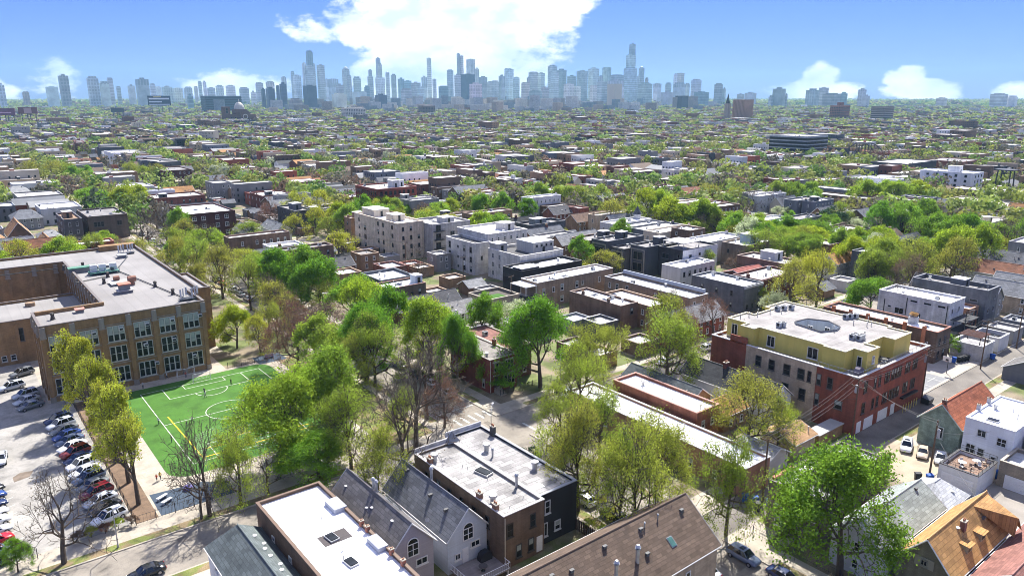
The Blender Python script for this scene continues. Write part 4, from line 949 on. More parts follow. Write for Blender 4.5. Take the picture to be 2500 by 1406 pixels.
m = MB(); m.add([(12.5, 3.2, 8.6), (14.9, -1.4, 5.3), (14.9, -1.4, 5.25), (17.6, -1.4, 5.2), (15.0, -1.5, 8.0), (17.4, 3.2, 8.6)], [(0, 1, 4), (0, 4, 5), (4, 3, 5)]); m.build('cross_gable', SHX, tn, color=(.36, .20, .08))
gable('gabled_house', 'house with dusky red shingle roof in the bottom right corner', 90, 17.5, 110, 25.4, 4.6, 7.2, 'x', 'tan', (.24, .115, .095), bits=3, wx=[], wy=[])
hg = gable('hip_garage', 'garage with pale grey hipped roof beside the alley', 107, 34.6, 113.6, 40.6, 2.9, 4.9, 'x', (.33, .315, .28), (.46, .47, .48), hip=2.8, wx=[(3.4, 1.1, 1.6, .9, 'q')], wy=[(3.3, 1.0, .9, 1.0, 'd')], wcol=(.12, .10, .08), bits=1, cat='garage', wmat=STUCCO)
wg = flat('garage', 'white garage with furnished roof deck beside utility pole', 119.5, 35.2, 127.1, 40.9, 3.4, (.56, .57, .58), (.22, .14, .10), wx=[], wy=[], bits=0, cop=(.05, .05, .055), cat='garage', wmat=SIDING, par=.5, garage=('x', [2.85], 4.6, 2.2, 'white'))
rl = MB()
for a, b in (((.1, .1), (7.5, .1)), ((.1, .1), (.1, 5.6)), ((.1, 5.6), (7.5, 5.6)), ((7.5, .1), (7.5, 5.6))):
    for z in (4.4, 4.0): rl.tube((*a, z), (*b, z), .03, n=4)
    for i in range(6): t = i / 5; rl.tube((a[0] + (b[0] - a[0]) * t, a[1] + (b[1] - a[1]) * t, 3.5), (a[0] + (b[0] - a[0]) * t, a[1] + (b[1] - a[1]) * t, 4.4), .03, n=4)
rl.build('railing', DARK, wg)
terrace_set(122.3, 38.6, 2.92, 'white round table on the furnished garage roof deck', (.68, .68, .66)); terrace_set(124.6, 37.4, 2.92, 'second white table on the garage roof deck, nearer the white house', (.66, .66, .66))
for i, (a, b) in enumerate(((121.2, 38.2), (122.6, 37.3), (123.4, 39.3), (125.6, 36.6), (123.8, 36.6), (121, 36.6))): chair(a, b, 2.92, i * 1.3, '%s patio chair, %s on the garage roof deck' % ('brown' if i % 2 else 'pale', ordn(i // 2 + 1)), (.30, .24, .19) if i % 2 else (.6, .58, .55), 'chairs on the garage roof deck')
g3 = flat('garage', 'tan brick garage with grey roof and white doors at right edge', 126, 25, 133, 34.6, 4.3, (.28, .235, .18), (.42, .42, .42), wmat=BRICK, wx=[], wy=[], bits=0, cat='garage', garage=('x', [2.6, 6.8], 3.6, 2.3, 'white'))
wh = flat('flat_roof_house', 'white sided house with glaring white flat roof at right edge', 131.2, 34.7, 146, 42.0, 7.6, (.60, .63, .69), 'white', wmat=SIDING, wy=[], wx=[(4.6, 5.0, 1.4, 1.3, 'q'), (1.6, 4.4, 1.5, 1.5, 'c'), (5.9, 1.6, 1.5, 1.7, 'c'), (4.3, 1.5, 1.1, 1.6, 'd'), (2.4, 1.2, .8, 1.1, 'd')], wcol=(.5, .52, .55), bits=0, par=.15, cop=(.62, .64, .68))
for x, y, k in ((8, 5.6, 'vent'), (2.4, 4.0, 'sky'), (9, 3.2, 'pipe'), (6, 1.6, 'pipe')): bit(wh, k, x, y, 7.45)
for x, y in ((5, 7.2), (9.5, 7.2)): bit(wh, 'chim', x, y, 7.2, math.pi / 2, (.6, .6, .9), color=(.55, .56, .58))
gn = gable('gabled_house', 'sage green house with brick-red shingle roof beside the alley', 132.0, 42.7, 148.5, 49.4, 5, 8.3, 'x', 'green', (.31, .105, .055), wx=[(3.2, 2.0, 1.2, 2.2, 'p')], wy=[], bits=0, wcol=(.45, .5, .46), trim=(.40, .46, .42), wmat=pm('peeling_siding', None, .32, 1.1, .85, tex=('wall', 30, .2, .06), fine=.2))
bit(gn, 'chim', .6, 3.35, 7.6, math.pi / 2, (.7, .7, .9), color=(.16, .07, .05))
gable('gabled_house', 'brown shingled house at right edge behind the white sided house', 136, 26.6, 150, 34.2, 5.5, 7.5, 'x', 'brown', 'brown', wx=[], bits=1)

# ------------------------------------------------------------------ the blocks behind, each house at its own place
# white roofed row at the corner
wa = flat('corner_shop', 'long low brick building with bright white roof running back from the street', 90.9, 57.2, 97.4, 97.0, 5.0, (.30, .17, .12), 'white', wx=grid(3, 37, 7, 1, 1.2, 3, .9, 1.4), wy=[], bits=5, par=.35, cop='lgrey')
wb = flat('brick_shop', 'red brick building with white roof rising beside the long white roof', 98.6, 72.5, 105, 92.6, 6.6, (.29, .115, .075), 'white', wx=[], wy=grid(.6, 5.8, 2, 1, 3.4, 3, .9, 1.4), bits=4, par=.45, cop=(.38, .20, .16))
gable('gabled_house', 'low house with dark green-grey shingles next to the white roofed shop', 106.3, 80, 112.6, 97.5, 3.8, 6.0, 'y', 'tan', (.085, .10, .105), wx=[], bits=3)
gable('gabled_house', 'house with black shingle roof and white gable against the loft building', 116.5, 69.5, 123.6, 90.5, 4.6, 7.3, 'y', 'white', 'black', wx=[], bits=3, chim=1)
gable('gabled_house', 'small house with orange-brown roof beside the black roofed house', 107.5, 73, 115, 79, 3.4, 5.2, 'x', 'brown', 'orange', bits=1, wx=[])
gable('garage', 'low garage with tan shingle roof by the alley below the loft building', 108.5, 59.5, 115.2, 65.8, 2.7, 4.0, 'x', 'tan', (.36, .225, .12), wx=[], wy=[], bits=1, cat='garage')
gable('garage', 'grey roofed garage behind the long white roof', 99.2, 58.8, 105.5, 65, 2.7, 4.2, 'y', 'lgrey', (.30, .31, .32), wx=[], wy=[], bits=1, cat='garage')
bl = flat('brick_warehouse', 'long dark brick building with white roof and orange buttresses behind loft', 176, 64.8, 183.4, 92.6, 7.6, (.14, .10, .075), 'white', wx=[], wy=[(1.6, 4.2, 1, 1.8, 'd'), (4.5, 4.2, 1, 1.8, 'd'), (1.6, 1, 1, 1.8, 'd'), (4.5, 1, 1, 1.8, 'd')], bits=5, cop=(.28, .12, .08))
for i in range(6): MB().box(-.55, 2.5 + i * 4.4, 0, -.003, 3.3 + i * 4.4, 8.5).build('buttress', BRICK, bl, color=(.40, .17, .09))
cr = thing('roof_chute', 'tilted plywood sheet and grey bin standing on the long white roof', 'chute', (181, 72.5, 7.06))
MB().box(-.9, -.9, 0, .9, .9, 1.6).build('bin', PAINT, cr, color=(.34, .36, .38)); o_ = MB().box(-1.6, -.9, 0, 1.6, .9, .1).build('plywood', PAINT, cr, (0, 0, 2.3), (.48, .29, .11)); o_.rotation_euler = (.2, .5, .5)
mw = flat('modern_house', 'pale grey modern three-storey house with strip windows and white roof', 196.6, 70.6, 206, 88.4, 9.6, (.56, .56, .57), 'white', wy=[(2, 6.5, .9, 1.4, 'p'), (6, 6.5, .9, 1.4, 'p'), (4, 3.3, .9, 1.4, 'p')], wx=[(1.8, 8.0, 2.0, .7, 'p'), (5.2, 8.0, 2.0, .7, 'p'), (8.6, 8.0, 2.0, .7, 'p'), (3, 3.2, 2.0, .7, 'p'), (7.0, 4.2, 1.2, 1.3, 'q'), (12.0, 4.2, 2.4, 1.7, 'q'), (14.6, 5.4, 1.0, .7, 'p')], wcol=(.50, .50, .52), bits=3)
m_ = MB()
for y, z0, z1 in ((.4, 1, 9), (10.3, 4, 9), (16, 3, 7.5)): m_.tube((-.12, y, z0), (-.12, y, z1), .10, n=5)
m_.build('downpipe', DARK, mw)
es = thing('fire_escape', 'black steel stair at the back of the pale grey modern house', 'stairs', (196.6, 66.4, 0))
for i in range(3):
    MB().box(0, 0, 2.8 + 2.6 * i, 8.5, 3.6, 2.95 + 2.6 * i).build('landing', DARK, es) if i < 2 else None
    st_ = MB()
    for k in range(9): st_.box(1 + k * .5, .2, i * 2.7 + k * .3, 1.5 + k * .5, 1.2, i * 2.7 + k * .3 + .06)
    st_.build('stair_flight', DARK, es)
for a in (.1, 8.4): MB().box(a - .08, .1, 0, a + .08, .26, 8.5).build('post', DARK, es)
flat('modern_house', 'dark slate modern house with roof terrace behind pale grey house', 213.6, 68.2, 221.5, 87.2, 10.6, (.14, .145, .16), 'grey', wy=[(2, 4.2, 1, 1.4, 'p'), (5.6, 4.2, 1, 1.4, 'p'), (5.6, 7.6, 1.2, 1.2, 'p')], wx=[(3, 7, 2, .8, 'p'), (8, 7.2, 2.4, 1.0, 'q'), (13, 7.2, 2.0, 1.0, 'q'), (6, 3, 1.6, .8, 'p')], pent=(2, 6.5, 5.5, 10, 2.3, (.13, .14, .16)), bits=4, par=1.0, wcol=(.2, .2, .22))
flat('brick_house', 'small orange brick building with white roof between two modern houses', 207, 69.5, 213, 78, 6.4, (.28, .155, .10), 'white', wx=[], bits=1)
gable('gabled_house', 'long house with rust brown shingle roof near the right edge', 262, 72, 271, 95, 5.2, 8.4, 'y', 'lgrey', 'rust', bits=6, wx=[])
gable('gabled_house', 'house with dark slate roof beside the slate modern house', 224, 70, 231.5, 92, 5.6, 9.0, 'y', 'grey', 'slate', bits=3)
gable('gabled_house', 'tan house with grey roof behind the garages at right', 236, 63, 243, 80, 5.4, 8.6, 'y', 'tan', 'lgrey', bits=2)
gable('gabled_house', 'white sided house with grey roof behind the garages at right', 246, 60, 253, 78, 5.6, 8.8, 'y', 'white', 'lgrey', bits=2)
gable('gabled_house', 'wide house with blue-slate roof beyond the rust brown roof', 279, 76, 288, 96, 6, 9.2, 'y', 'grey', (.12, .125, .14), bits=3)
g5 = flat('garage', 'white garage with pergola frame beside the basketball court', 186.3, 58.6, 193.5, 65.4, 3.6, (.56, .56, .54), 'lgrey', wx=[], wy=[], bits=0, cat='garage')
pg = thing('pergola', 'rusty pergola frame standing on the white garage roof', 'pergola', (187.2, 59.6, 3.1))
for a in (0, 5): 
    for b in (0, 4.4): MB().box(a, b, 0, a + .15, b + .15, 2.2).build('post', DARK, pg)
for i in range(9): MB().box(-.2 + i * .65, -.3, 2.2, -.08 + i * .65, 4.8, 2.36).build('slat', pm('rust_slat', (.20, .11, .09), .2, 1, .8), pg)
flat('garage', 'open roofed grey block garage in a row past the white garage', 196.5, 58.6, 203, 64.8, 3.5, 'lgrey', 'dark', wx=[], wy=[], bits=1, cat='garage', par=1.0)
flat('garage', 'flat garage with pale rim, second past the white garage', 206, 58.6, 212.5, 64.8, 3.4, 'grey', 'lgrey', wx=[], wy=[], bits=1, cat='garage')
flat('garage', 'dark flat garage, third past the white garage', 216, 58.6, 222.5, 64.8, 3.4, 'slate', 'lgrey', wx=[], wy=[], bits=1, cat='garage')
gable('garage', 'grey gabled garage across the alley from the basketball court', 178, 44, 186, 51.5, 2.9, 5.0, 'x', 'slate', (.13, .125, .12), wx=[], wy=[], bits=1, cat='garage')
flat('garage', 'pale blue-grey garage at the right edge across the alley', 192, 44, 199, 51.5, 3.4, (.42, .45, .50), 'lgrey', wx=[], wy=[], bits=0, cat='garage')

# east of the cross street, north of the main street
rh = flat('brick_house', 'red brick corner house with grey sloped roof and front stoop', 85, 114.6, 92.1, 129.2, 7.3, (.20, .062, .045), (.235, .215, .20), rmat=SHX, wx=[(2.2, .8, .9, 1.9, 'd'), (10, 4.5, 1.0, 2.2, 'p')], wy=[(1.6, 4.5, 1.2, 1.9, 'd'), (5.0, 4.4, 2.4, 2.1, 't'), (5.1, 1.0, 3.0, 2.3, 't')], wcol=(.33, .30, .25), bits=2, par=.12, cop=(.30, .27, .24), chim=1)
door(rh, 'y', 1.7, 1.1, 1.1, 2.3, (.10, .08, .07))
for a, b in ((1.7, 3.55), (5.1, 3.4), (1.6, 6.5), (5.0, 6.55)): MB().box(a - .9 - .5 * (a > 3), -.12, b, a + .9 + .5 * (a > 3), -.004, b + .28).build('lintel', STUCCO, rh, color=(.48, .46, .42))
stp = MB()
for i in range(6): stp.box(1.0, -.42 * (i + 1), 0, 2.5, -.42 * i, 1.1 - .18 * i)
stp.build('stoop', CONC, rh); MB().tube((.05, -.12, .2), (.05, -.12, 7.1), .07, n=5).build('downpipe', PAINT, rh, color=(.5, .47, .42))
for x, y in ((2, 11.5), (3.4, 10.4)): bit(rh, 'sky', x, y, 7.2, .1, (.8, .8, 1))
r2 = flat('brick_house', 'brick house with dusky red roof behind red corner house', 92.3, 118, 99, 135.2, 7.2, (.15, .075, .055), (.215, .105, .085), rmat=SHX, bits=2, par=.15, cop=(.30, .26, .22))
for x, y in ((3.2, 7), (2.2, 5.2)): bit(r2, 'sky', x, y, 7.1, .1, (.8, .9, 1))
gable('gabled_house', 'white walled house with grey shingle roof behind the red corner house', 99.4, 152.6, 109.6, 160.6, 5.2, 7.4, 'x', (.52, .51, .48), (.22, .215, .21), bits=3)
gable('gabled_house', 'long low house with dark charcoal roof behind white walled house', 94, 168, 114.5, 175, 3.6, 6.2, 'x', 'dbrown', (.095, .095, .10), bits=4, wx=[])
flat('flat_roof_shed', 'cream walled shed roof between grey shingle house and corner house', 101, 140.5, 108.5, 147, 3.8, 'cream', 'grey', wx=[], wy=[], bits=0, cat='shed')
b35 = flat('brick_shop', 'dark brick building with white roof and pale blue stair block', 98.2, 181.6, 111.2, 190, 6.5, (.12, .095, .075), 'white', wx=[], wy=[(8.2, 2.6, 1, 1.9, 'd'), (10.8, 3.2, 1, 1.9, 'd')], bits=5, cop=(.30, .17, .14), pent=(10.4, 1.5, 12.8, 4.6, 2.6, (.44, .50, .58)))
flat('brick_shop', 'slate blue flat building with open roof deck behind the white roofed shop', 101.9, 192.2, 113.8, 205, 6.4, (.10, .115, .14), 'white', wx=[], bits=4, par=.8)
flat('garden_building', 'tan block building with green planted roof terrace', 117, 158, 128, 168, 5.2, (.26, .22, .17), (.07, .06, .05), bits=0, par=.7, wx=[], wy=[(4, 2, 1.4, 1.3, 'q')])
gd = thing('roof_garden', 'strip of artificial green lawn on the tan block roof', 'lawn', (119, 160, 4.52)); MB().box(0, 0, 0, 6, 4, .08).build('turf', TURF, gd)
gable('gabled_house', 'brick house with charcoal roof and two white skylights', 98.4, 224, 109.2, 231, 4.8, 7.2, 'x', (.16, .085, .06), (.10, .10, .105), bits=1, wx=[])
flat('brick_shop', 'low brown brick building with white roof in front of the charcoal roofed house', 98, 212.2, 105.8, 220, 5, 'brown', 'white', bits=1)
flat('brick_house', 'brown brick cube with grey roof right of charcoal roofed house', 115.2, 231, 122.4, 239, 6, 'brown', 'grey', bits=1)
flat('flat_roof_shed', 'low shed with pale blue-grey roof below the cream apartment block', 116.2, 214.6, 124, 224, 4, 'dred', (.45, .48, .52), wx=[], bits=2)
flat('garage_row', 'long garages with white membrane roof left of the yellow-olive tree', 97, 262.4, 110, 277, 5, 'lgrey', 'white', wx=[], bits=3, cat='garage')
flat('brick_house', 'slim grey and brown building with white roof before the cream block', 135.6, 213.6, 141.5, 220, 6.2, 'grey', 'white', bits=1)
b31 = flat('brick_apartment', 'long weathered brown brick apartment building with white roof and back porch', 133.4, 156.4, 164.5, 164, 7.8, (.285, .215, .155), 'white', wx=[], wy=[(2.4, 4.0, 1.0, 1.9, 'd'), (6.2, 4.2, .9, 1.6, 'd'), (9.6, 4.2, 1.2, 2.0, 'd'), (15.6, 4.1, 1.1, 2.0, 'd'), (18, 4.6, .8, 1.3, 'd'), (25.2, 4.4, 1.1, 1.6, 'd'), (2.4, .9, 1.0, 1.7, 'd'), (9.6, .9, 1.2, 1.7, 'd'), (16, .9, 1.2, 1.7, 'd')], wcol=(.60, .60, .57), bits=6, cop='lgrey', par=.4)
po = thing('back_porch', 'open timber porch with white roof at the end of the long brick apartment', 'porch', (129.2, 156.6, 0))
for a in (.1, 3.9):
    for b in (.1, 7.1): MB().box(a - .1, b - .1, 0, a + .1, b + .1, 7.0).build('post', PAINT, po, color=(.45, .44, .42))
for z in (3.2, 6.95): MB().box(0, 0, z, 4.15, 7.3, z + .18).build('deck' if z < 5 else 'roof', PAINT, po, color=(.35, .34, .33) if z < 5 else (.72, .72, .72))
MB().box(0, 0, 3.4, .08, 7.2, 4.4).box(.08, 0, 3.4, 4.1, .08, 4.4).build('railing', DARK, po)
b32 = flat('brick_apartment', 'brown brick building running back with white roof and grey side parapet', 157, 120.3, 165, 152.6, 7.0, (.27, .205, .15), 'lgrey', wy=[(2, 4, 1, 1.8, 'd'), (5.8, 4, 1, 1.8, 'd')], wx=[(30, 4.0, .9, 1.6, 'd'), (27, 3.8, 1, 2, 'd'), (23, 4.0, 1, 2, 'd'), (12, 4, 1, 2, 'd'), (6, 4, 1, 2, 'd')], bits=6, cop=(.42, .44, .48))
MB().box(7.6, 1, 7.15, 7.98, 31.8, 8.1).build('side_parapet', PAINT, b32, color=(.36, .40, .47))
flat('brick_two_flat', 'brick two-flat with white roof and twin chimneys behind leafy tree', 136.4, 126.4, 143, 146, 7.1, (.15, .10, .075), 'white', bits=4, chim=2, wy=[(4.2, 4.2, 1.1, 1.8, 'd')], wx=[])
flat('brick_annex', 'low dark annex with roof deck below the twin chimney two-flat', 128, 125.4, 134.6, 132, 4, 'charcoal', 'lgrey', wx=[], wy=[], bits=1, cop='lgrey')
flat('brick_two_flat', 'pale roofed building half hidden by olive tree next to twin chimneys', 143.4, 122, 151, 140, 6.6, 'brown', 'white', bits=3)
flat('brick_flat', 'black painted low building with white roof and black stair behind porch', 138.5, 170, 164, 179.4, 8, 'black', 'white', wx=[], wy=[], bits=8, par=.7, pent=(.4, .4, 7.5, 5, 1.2, 'black'))
c27 = flat('concrete_apartment', 'grey concrete three-storey block with rooftop terraces', 143.2, 201.4, 150, 219, 11.2, (.52, .51, .49), 'dark', wcol=(.10, .10, .105), wx=[(y, z, 1.3, 1.9, 'd') for z in (1, 4.4, 7.8) for y in (2.2, 6.2)] + [(10, z, .9, .8, 'p') for z in (1.4, 4.8, 8.4)] + [(15.2, z, 1.4, 2.4, 'd') for z in (.8, 4.2, 7.6)], wy=[(3, 5.2, .8, 1.4, 'p')], bits=1, par=.8)
flat('concrete_apartment', 'upper grey block stepping up behind the concrete terraces', 150.05, 203, 168, 222, 13.4, (.47, .455, .43), 'white', wx=[], bits=4, pent=(11, 5, 16, 10, 2.5, 'concrete'))
c28 = flat('concrete_apartment', 'grey concrete block with black roof terrace beside the black stair building', 146.2, 180.2, 165, 197.6, 10, (.54, .525, .495), 'dark', wcol=(.5, .5, .5), wx=[(14.6, z, 1.1, 1.7, 'c') for z in (1, 4, 7)] + [(11, z, 1.1, 1.7, 'c') for z in (4, 7)], wy=[], bits=2, par=.9, pent=[(8.5, 3.5, 17.5, 12.5, 3.6, (.44, .43, .41)), (.3, 12.6, 4.5, 17, 2.8, (.40, .39, .37))])
windows(c28, 'y', [(10 + 2.1 * i, 11.0, 1.0, 1.1, 'p') for i in range(4)], (.3, .3, .3), off=3.5)
# dark row houses facing the next street
for i, (n, ya, yb2, z, wl_, xo) in enumerate((('first, brown brick with paired windows', 185.2, 194.4, 10, 'dbrown', 182), ('second, charcoal with tall glazed bay', 177.2, 185, 10.8, 'charcoal', 183), ('third, lower and set forward with framed bay', 170.6, 177, 9.0, (.10, .095, .09), 184.6), ('fourth, charcoal with two-storey framed glazing', 163.2, 170.4, 10.4, 'charcoal', 187.5))):
    rw = flat('row_house', 'dark modern row house, ' + n, xo, ya, xo + 19, yb2, z, wl_, 'grey', wy=[], wx=([(yb2 - ya - 2.2, 6.4, 1.4, 1.9, 'c'), (2.4, 6.4, 1.6, 1.9, 'c'), (yb2 - ya - 2.2, 2.6, 1.4, 1.9, 'c'), (2.4, 2.6, 1.6, 1.9, 'c')] if i == 0 else [((yb2 - ya) / 2, 5.6, 4.2, 2.9, 'q'), ((yb2 - ya) / 2, 1.6, 4.2, 3.0, 'q')]), wcol=(.52, .52, .5) if i == 0 else (.20, .18, .15), bits=4, group='dark modern row houses', pent=(9, 2, 12.5, 5, 2.5, 'charcoal') if i != 2 else None)
    if i: MB().box(-.22, .5, .6, -.003, .9, z - 1).box(-.22, yb2 - ya - .9, .6, -.003, yb2 - ya - .5, z - 1).box(-.22, .9, z - 1.4, -.003, yb2 - ya - .9, z - 1).build('bay_frame', STUCCO, rw, color=(.26, .24, .21))
r5 = flat('row_house', 'end row house, black brick with white painted side wall and roof canopy', 193.6, 160.0 - 7.5, 212.5, 162.8, 10.2, (.045, .046, .05), 'grey', wx=[(7.2, 6.4, 3.0, 1.8, 'q'), (1.6, 7.4, .8, 1.3, 'p'), (7.6, 1.2, 2.0, 2.6, 'q'), (3.4, 1.0, 1.6, 2.4, 'q')], wy=[(4, 7.2, 1.2, 1.2, 'p'), (9, 7.6, .9, .9, 'p'), (15, 2.6, 2.2, 3, 'c'), (4.5, 3.6, .8, 1.5, 'p')], wcol=(.08, .08, .085), bits=3, group='dark modern row houses')
MB().box(.02, -.06, .1, 18.9, -.002, 10.15, no='n').build('painted_side', STUCCO, r5, color=(.62, .63, .65))
cn = MB().box(1, .5, 12.2, 9.5, 9.6, 12.4)
for a in (1.2, 9.3):
    for b in (.7, 9.4): cn.box(a - .08, b - .08, 9.6, a + .08, b + .08, 12.2)
cn.build('roof_canopy', PAINT, r5, color=(.33, .33, .34))
for w_ in r5.children:
    if w_.name.startswith('window') and abs(w_.location.y) < .05 and w_.location.x > .1: w_.location.y = -.066
# houses between the row and the next street
flat('brick_apartment', 'dark slate three-storey building with stair house and terraces', 187.8, 225.4, 207.4, 234.6, 9.6, (.075, .08, .09), 'grey', wy=[(4, 6, 1.2, .9, 'p'), (9, 6.2, 1.2, .9, 'p'), (15, 6, 1.2, .9, 'p')], wx=[(4.5, 5.6, 3, 2.4, 'q')], wcol=(.2, .2, .21), pent=(5, 2.5, 11, 6.5, 2.3, (.17, .19, .20)), bits=2, par=.8)
gable('gabled_house', 'red brick house with dark gable roof and brick chimney stack', 229, 257, 240.5, 265, 6, 9, 'x', (.19, .085, .06), (.10, .10, .105), bits=2, wx=[])
flat('brick_house', 'plain red brick block beside the dark gable', 241, 252, 247, 261, 8.4, (.24, .095, .065), 'lgrey', bits=0, wx=[], wy=[])
gable('gabled_house', 'wide brown shingled house with small white skylights behind slate building', 228, 240, 251, 248, 4.8, 7.8, 'x', 'brown', (.17, .115, .085), bits=3, wx=[])
for i, (ya, yb2, z, wl_, rf) in enumerate(((212.4, 220.6, 8, 'lgrey', 'white'), (204.8, 212.2, 7.6, 'slate', 'white'), (196.2, 204.6, 7.8, 'slate', 'lgrey'), (187.6, 196, 7.8, 'cream', 'white'))):
    h_ = flat('row_house', ('pale house with white roof and conical corner turret', 'blue-grey house with white roof next to the turret house', 'slate house with grey roof, middle of the white-roofed row', 'cream house with white roof at near end of the row')[i], 223, ya, 247, yb2, z, wl_, rf, bits=4, chim=1 if i > 1 else 0, wx=grid(.6, yb2 - ya - .6, 2, 2, 1.2, 3.2, 1.3, 1.6, 'c'), wy=[], group='white-roofed row houses')
    if i == 0:
        t_ = MB().cyl(21.5, 6.5, 6, 9.6, 1.6, n=12).build('turret', STUCCO, h_, color=(.5, .5, .5)); MB().tube((21.5, 6.5, 9.6), (21.5, 6.5, 13.2), 2.0, .05, n=12).build('turret_roof', SHX, t_, color=(.07, .075, .085))
flat('brick_house', 'brown brick house rising at the end of the white-roofed row', 229.5, 178, 239, 187.2, 9.4, 'dbrown', 'white', bits=3)
h61 = flat('frame_house', 'pale grey frame house with black porches and white roof', 221, 163, 244, 173.6, 8, (.44, .45, .47), 'white', bits=6, wx=grid(.8, 6.5, 3, 2, 1.2, 3.4, 1.0, 1.7), wy=[(6, 4.6, 1, 1.5, 'd'), (15, 4.6, 1, 1.5, 'd')], wmat=SIDING, chim=2)
MB().box(-2.2, 1, 3.0, -.01, 4.6, 3.15).box(-2.2, 1, 5.8, -.01, 4.6, 5.95).box(-2.2, 1, 0, -2.05, 1.15, 5.8).box(-2.2, 4.45, 0, -2.05, 4.6, 5.8).box(-2.2, 1.15, 3.9, -2.1, 4.45, 4.0).build('porch', DARK, h61)
flat('brick_house', 'brown house with glass box stair room on white roof', 225, 149.4, 244, 159.8, 8.4, (.20, .155, .115), 'white', bits=2, pent=(7, 3, 12, 7.5, 3.2, (.22, .29, .33)), wcol=(.08, .08, .08))
flat('brick_house', 'brown brick building with white stair room and low wall terrace', 210.6, 124.8, 220, 143, 8.1, (.205, .14, .105), 'lgrey', bits=4, wx=[], pent=(4, 6.5, 8.5, 12, 2.6, 'lgrey'))
flat('brick_house', 'plain dark brown brick box with white roof beyond the terrace building', 246.5, 130, 255.5, 142.4, 9.1, (.14, .095, .07), 'white', bits=2, wx=[], wy=[])
flat('brick_two_flat', 'slate painted two-flat with white roof beside brick gable front', 175.8, 116.2, 185, 134.6, 8, (.12, .13, .145), 'white', bits=4, cornice=(.40, .42, .45), wx=grid(1.5, 17, 3, 2, 1.2, 3.4, .9, 1.6))
bg = flat('brick_two_flat', 'dark red brick two-flat with ornate gabled front parapet', 185.6, 117.2, 204.6, 127, 8.2, (.13, .05, .04), 'lgrey', bits=4, chim=1, wx=[], wy=grid(.8, 18, 5, 2, 1.2, 3.4, .9, 1.8), cornice=(.12, .05, .04))
gable('gabled_house', 'low red roofed house behind the ornate brick two-flat', 196, 129, 209.5, 139, 5, 6.6, 'x', 'dred', (.26, .085, .07), bits=1, wx=[])
gable('gabled_house', 'brown roofed house among lime trees past the terrace building', 290, 128, 303, 138, 5, 8.6, 'x', 'tan', 'brown', bits=2, chim=1)
# further right and back
flat('apartment_building', 'white four-storey apartment block with black balconies far right', 512, 182, 528, 214, 13.4, 'white', 'white', bits=3, near=False, wcol=(.06, .06, .065), wx=grid(1.5, 30, 5, 4, 1.4, 3.1, 1.5, 1.6), wy=grid(1, 15, 3, 4, 1.4, 3.1, 1.3, 1.6), pent=(4, 10, 9, 17, 4, 'white'))
flat('brick_apartment', 'brown two-storey brick flats with chimneys among bare trees at right', 436.5, 240, 462, 250.4, 9, (.20, .15, .12), 'white', near=False, bits=3, chim=3)
flat('factory', 'black brick factory block behind white apartment block', 588, 256, 640, 284, 10, 'charcoal', 'lgrey', near=False, bits=6, wx=[], wy=[])
flat('factory', 'long red brick factory at right behind white apartment block', 650, 240, 688, 271, 9.4, (.25, .10, .07), 'grey', near=False, bits=5, wx=[])
flat('storage_building', 'long low tan building with row of small windows, far right', 420, 118, 452, 165, 6.2, (.36, .32, .25), (.52, .47, .40), near=False, bits=8, wx=grid(1, 46, 22, 1, 3.6, 3, 1.2, 1.2, 'p'))
flat('brick_apartment', 'brown brick row with pale window trim among dark bare trees', 380, 182, 392.5, 214, 8.6, (.145, .105, .08), 'lgrey', near=False, bits=3, wcol=(.6, .6, .56))
gl = flat('glass_office', 'six-storey glass office block with white rooftop equipment', 664, 384, 702, 424, 23, (.33, .36, .38), 'lgrey', near=False, bits=14, wx=[], wy=[])
for k in range(6):
    MB().box(-.25, -.25, 1.6 + k * 3.5, 38.2, -.003, 3.9 + k * 3.5).box(-.25, -.002, 1.6 + k * 3.5, -.003, 40.2, 3.9 + k * 3.5).build('glass_band', GLASS, gl)
# left side, beyond the school
flat('brick_three_flat', 'charcoal brick three-flat with wooden roof deck left beyond the school', 41.5, 352.6, 48.2, 374.6, 10.4, (.085, .08, .085), (.30, .20, .13), near=True, bits=1, wcol=(.35, .35, .36), pent=(1, 8, 4.5, 13, 2.6, 'brown'))
flat('brick_three_flat', 'brown and charcoal modern flats with busy roof terrace beyond the school', 50.8, 356, 66.3, 382, 10.2, (.115, .09, .075), 'grey', bits=9, wcol=(.1, .1, .1), wy=[(4, 5.6, 4, 2.2, 't'), (4, 1.6, 4, 2.2, 't'), (12, 5.6, 2, 2, 'q')])
b3 = flat('brick_apartment', 'dark red brick apartment block with white roof beyond the cross street', 85, 331, 105, 361.6, 11, (.085, .034, .030), 'white', bits=8, wcol=(.62, .60, .56), wy=[(x, z, 1.7, 1.7, 'c') for z in (1.2, 4.6, 8.0) for x in (2.4, 6.2, 12, 16)], wx=[(y, z, 1.2, 1.7, 'd') for z in (1.2, 4.6, 8.0) for y in (3, 8, 13, 18, 24)])
flat('row_house', 'pale house pair with white roofs on the left by dark conifers', 39.8, 412, 57, 434, 8, 'lgrey', 'white', bits=4, near=False)
flat('row_house', 'grey flat-roofed house left of the pale house pair', 35.9, 470, 57, 494, 8, 'grey', 'lgrey', bits=3, near=False)
gable('gabled_house', 'grey house with blue-slate hipped roof at the left edge', 27.5, 404, 39.4, 420, 5.2, 8.4, 'x', 'grey', 'slate', hip=4, near=False, bits=1)
gable('gabled_house', 'white walled house with hipped grey roof at far left', 35, 514, 46, 534, 6, 8.6, 'x', 'white', 'lgrey', hip=4, near=False, bits=1)
gable('gabled_house', 'brick house with steep orange roof gable facing us, left edge', 21.8, 357, 30, 374, 5, 10.2, 'y', 'dbrown', (.33, .175, .08), bits=1)
gable('gabled_house', 'smaller orange-roofed gable house beside the steep orange gable', 28.8, 326.5, 35.8, 340, 4, 8.0, 'y', 'tan', (.34, .185, .085), bits=1)
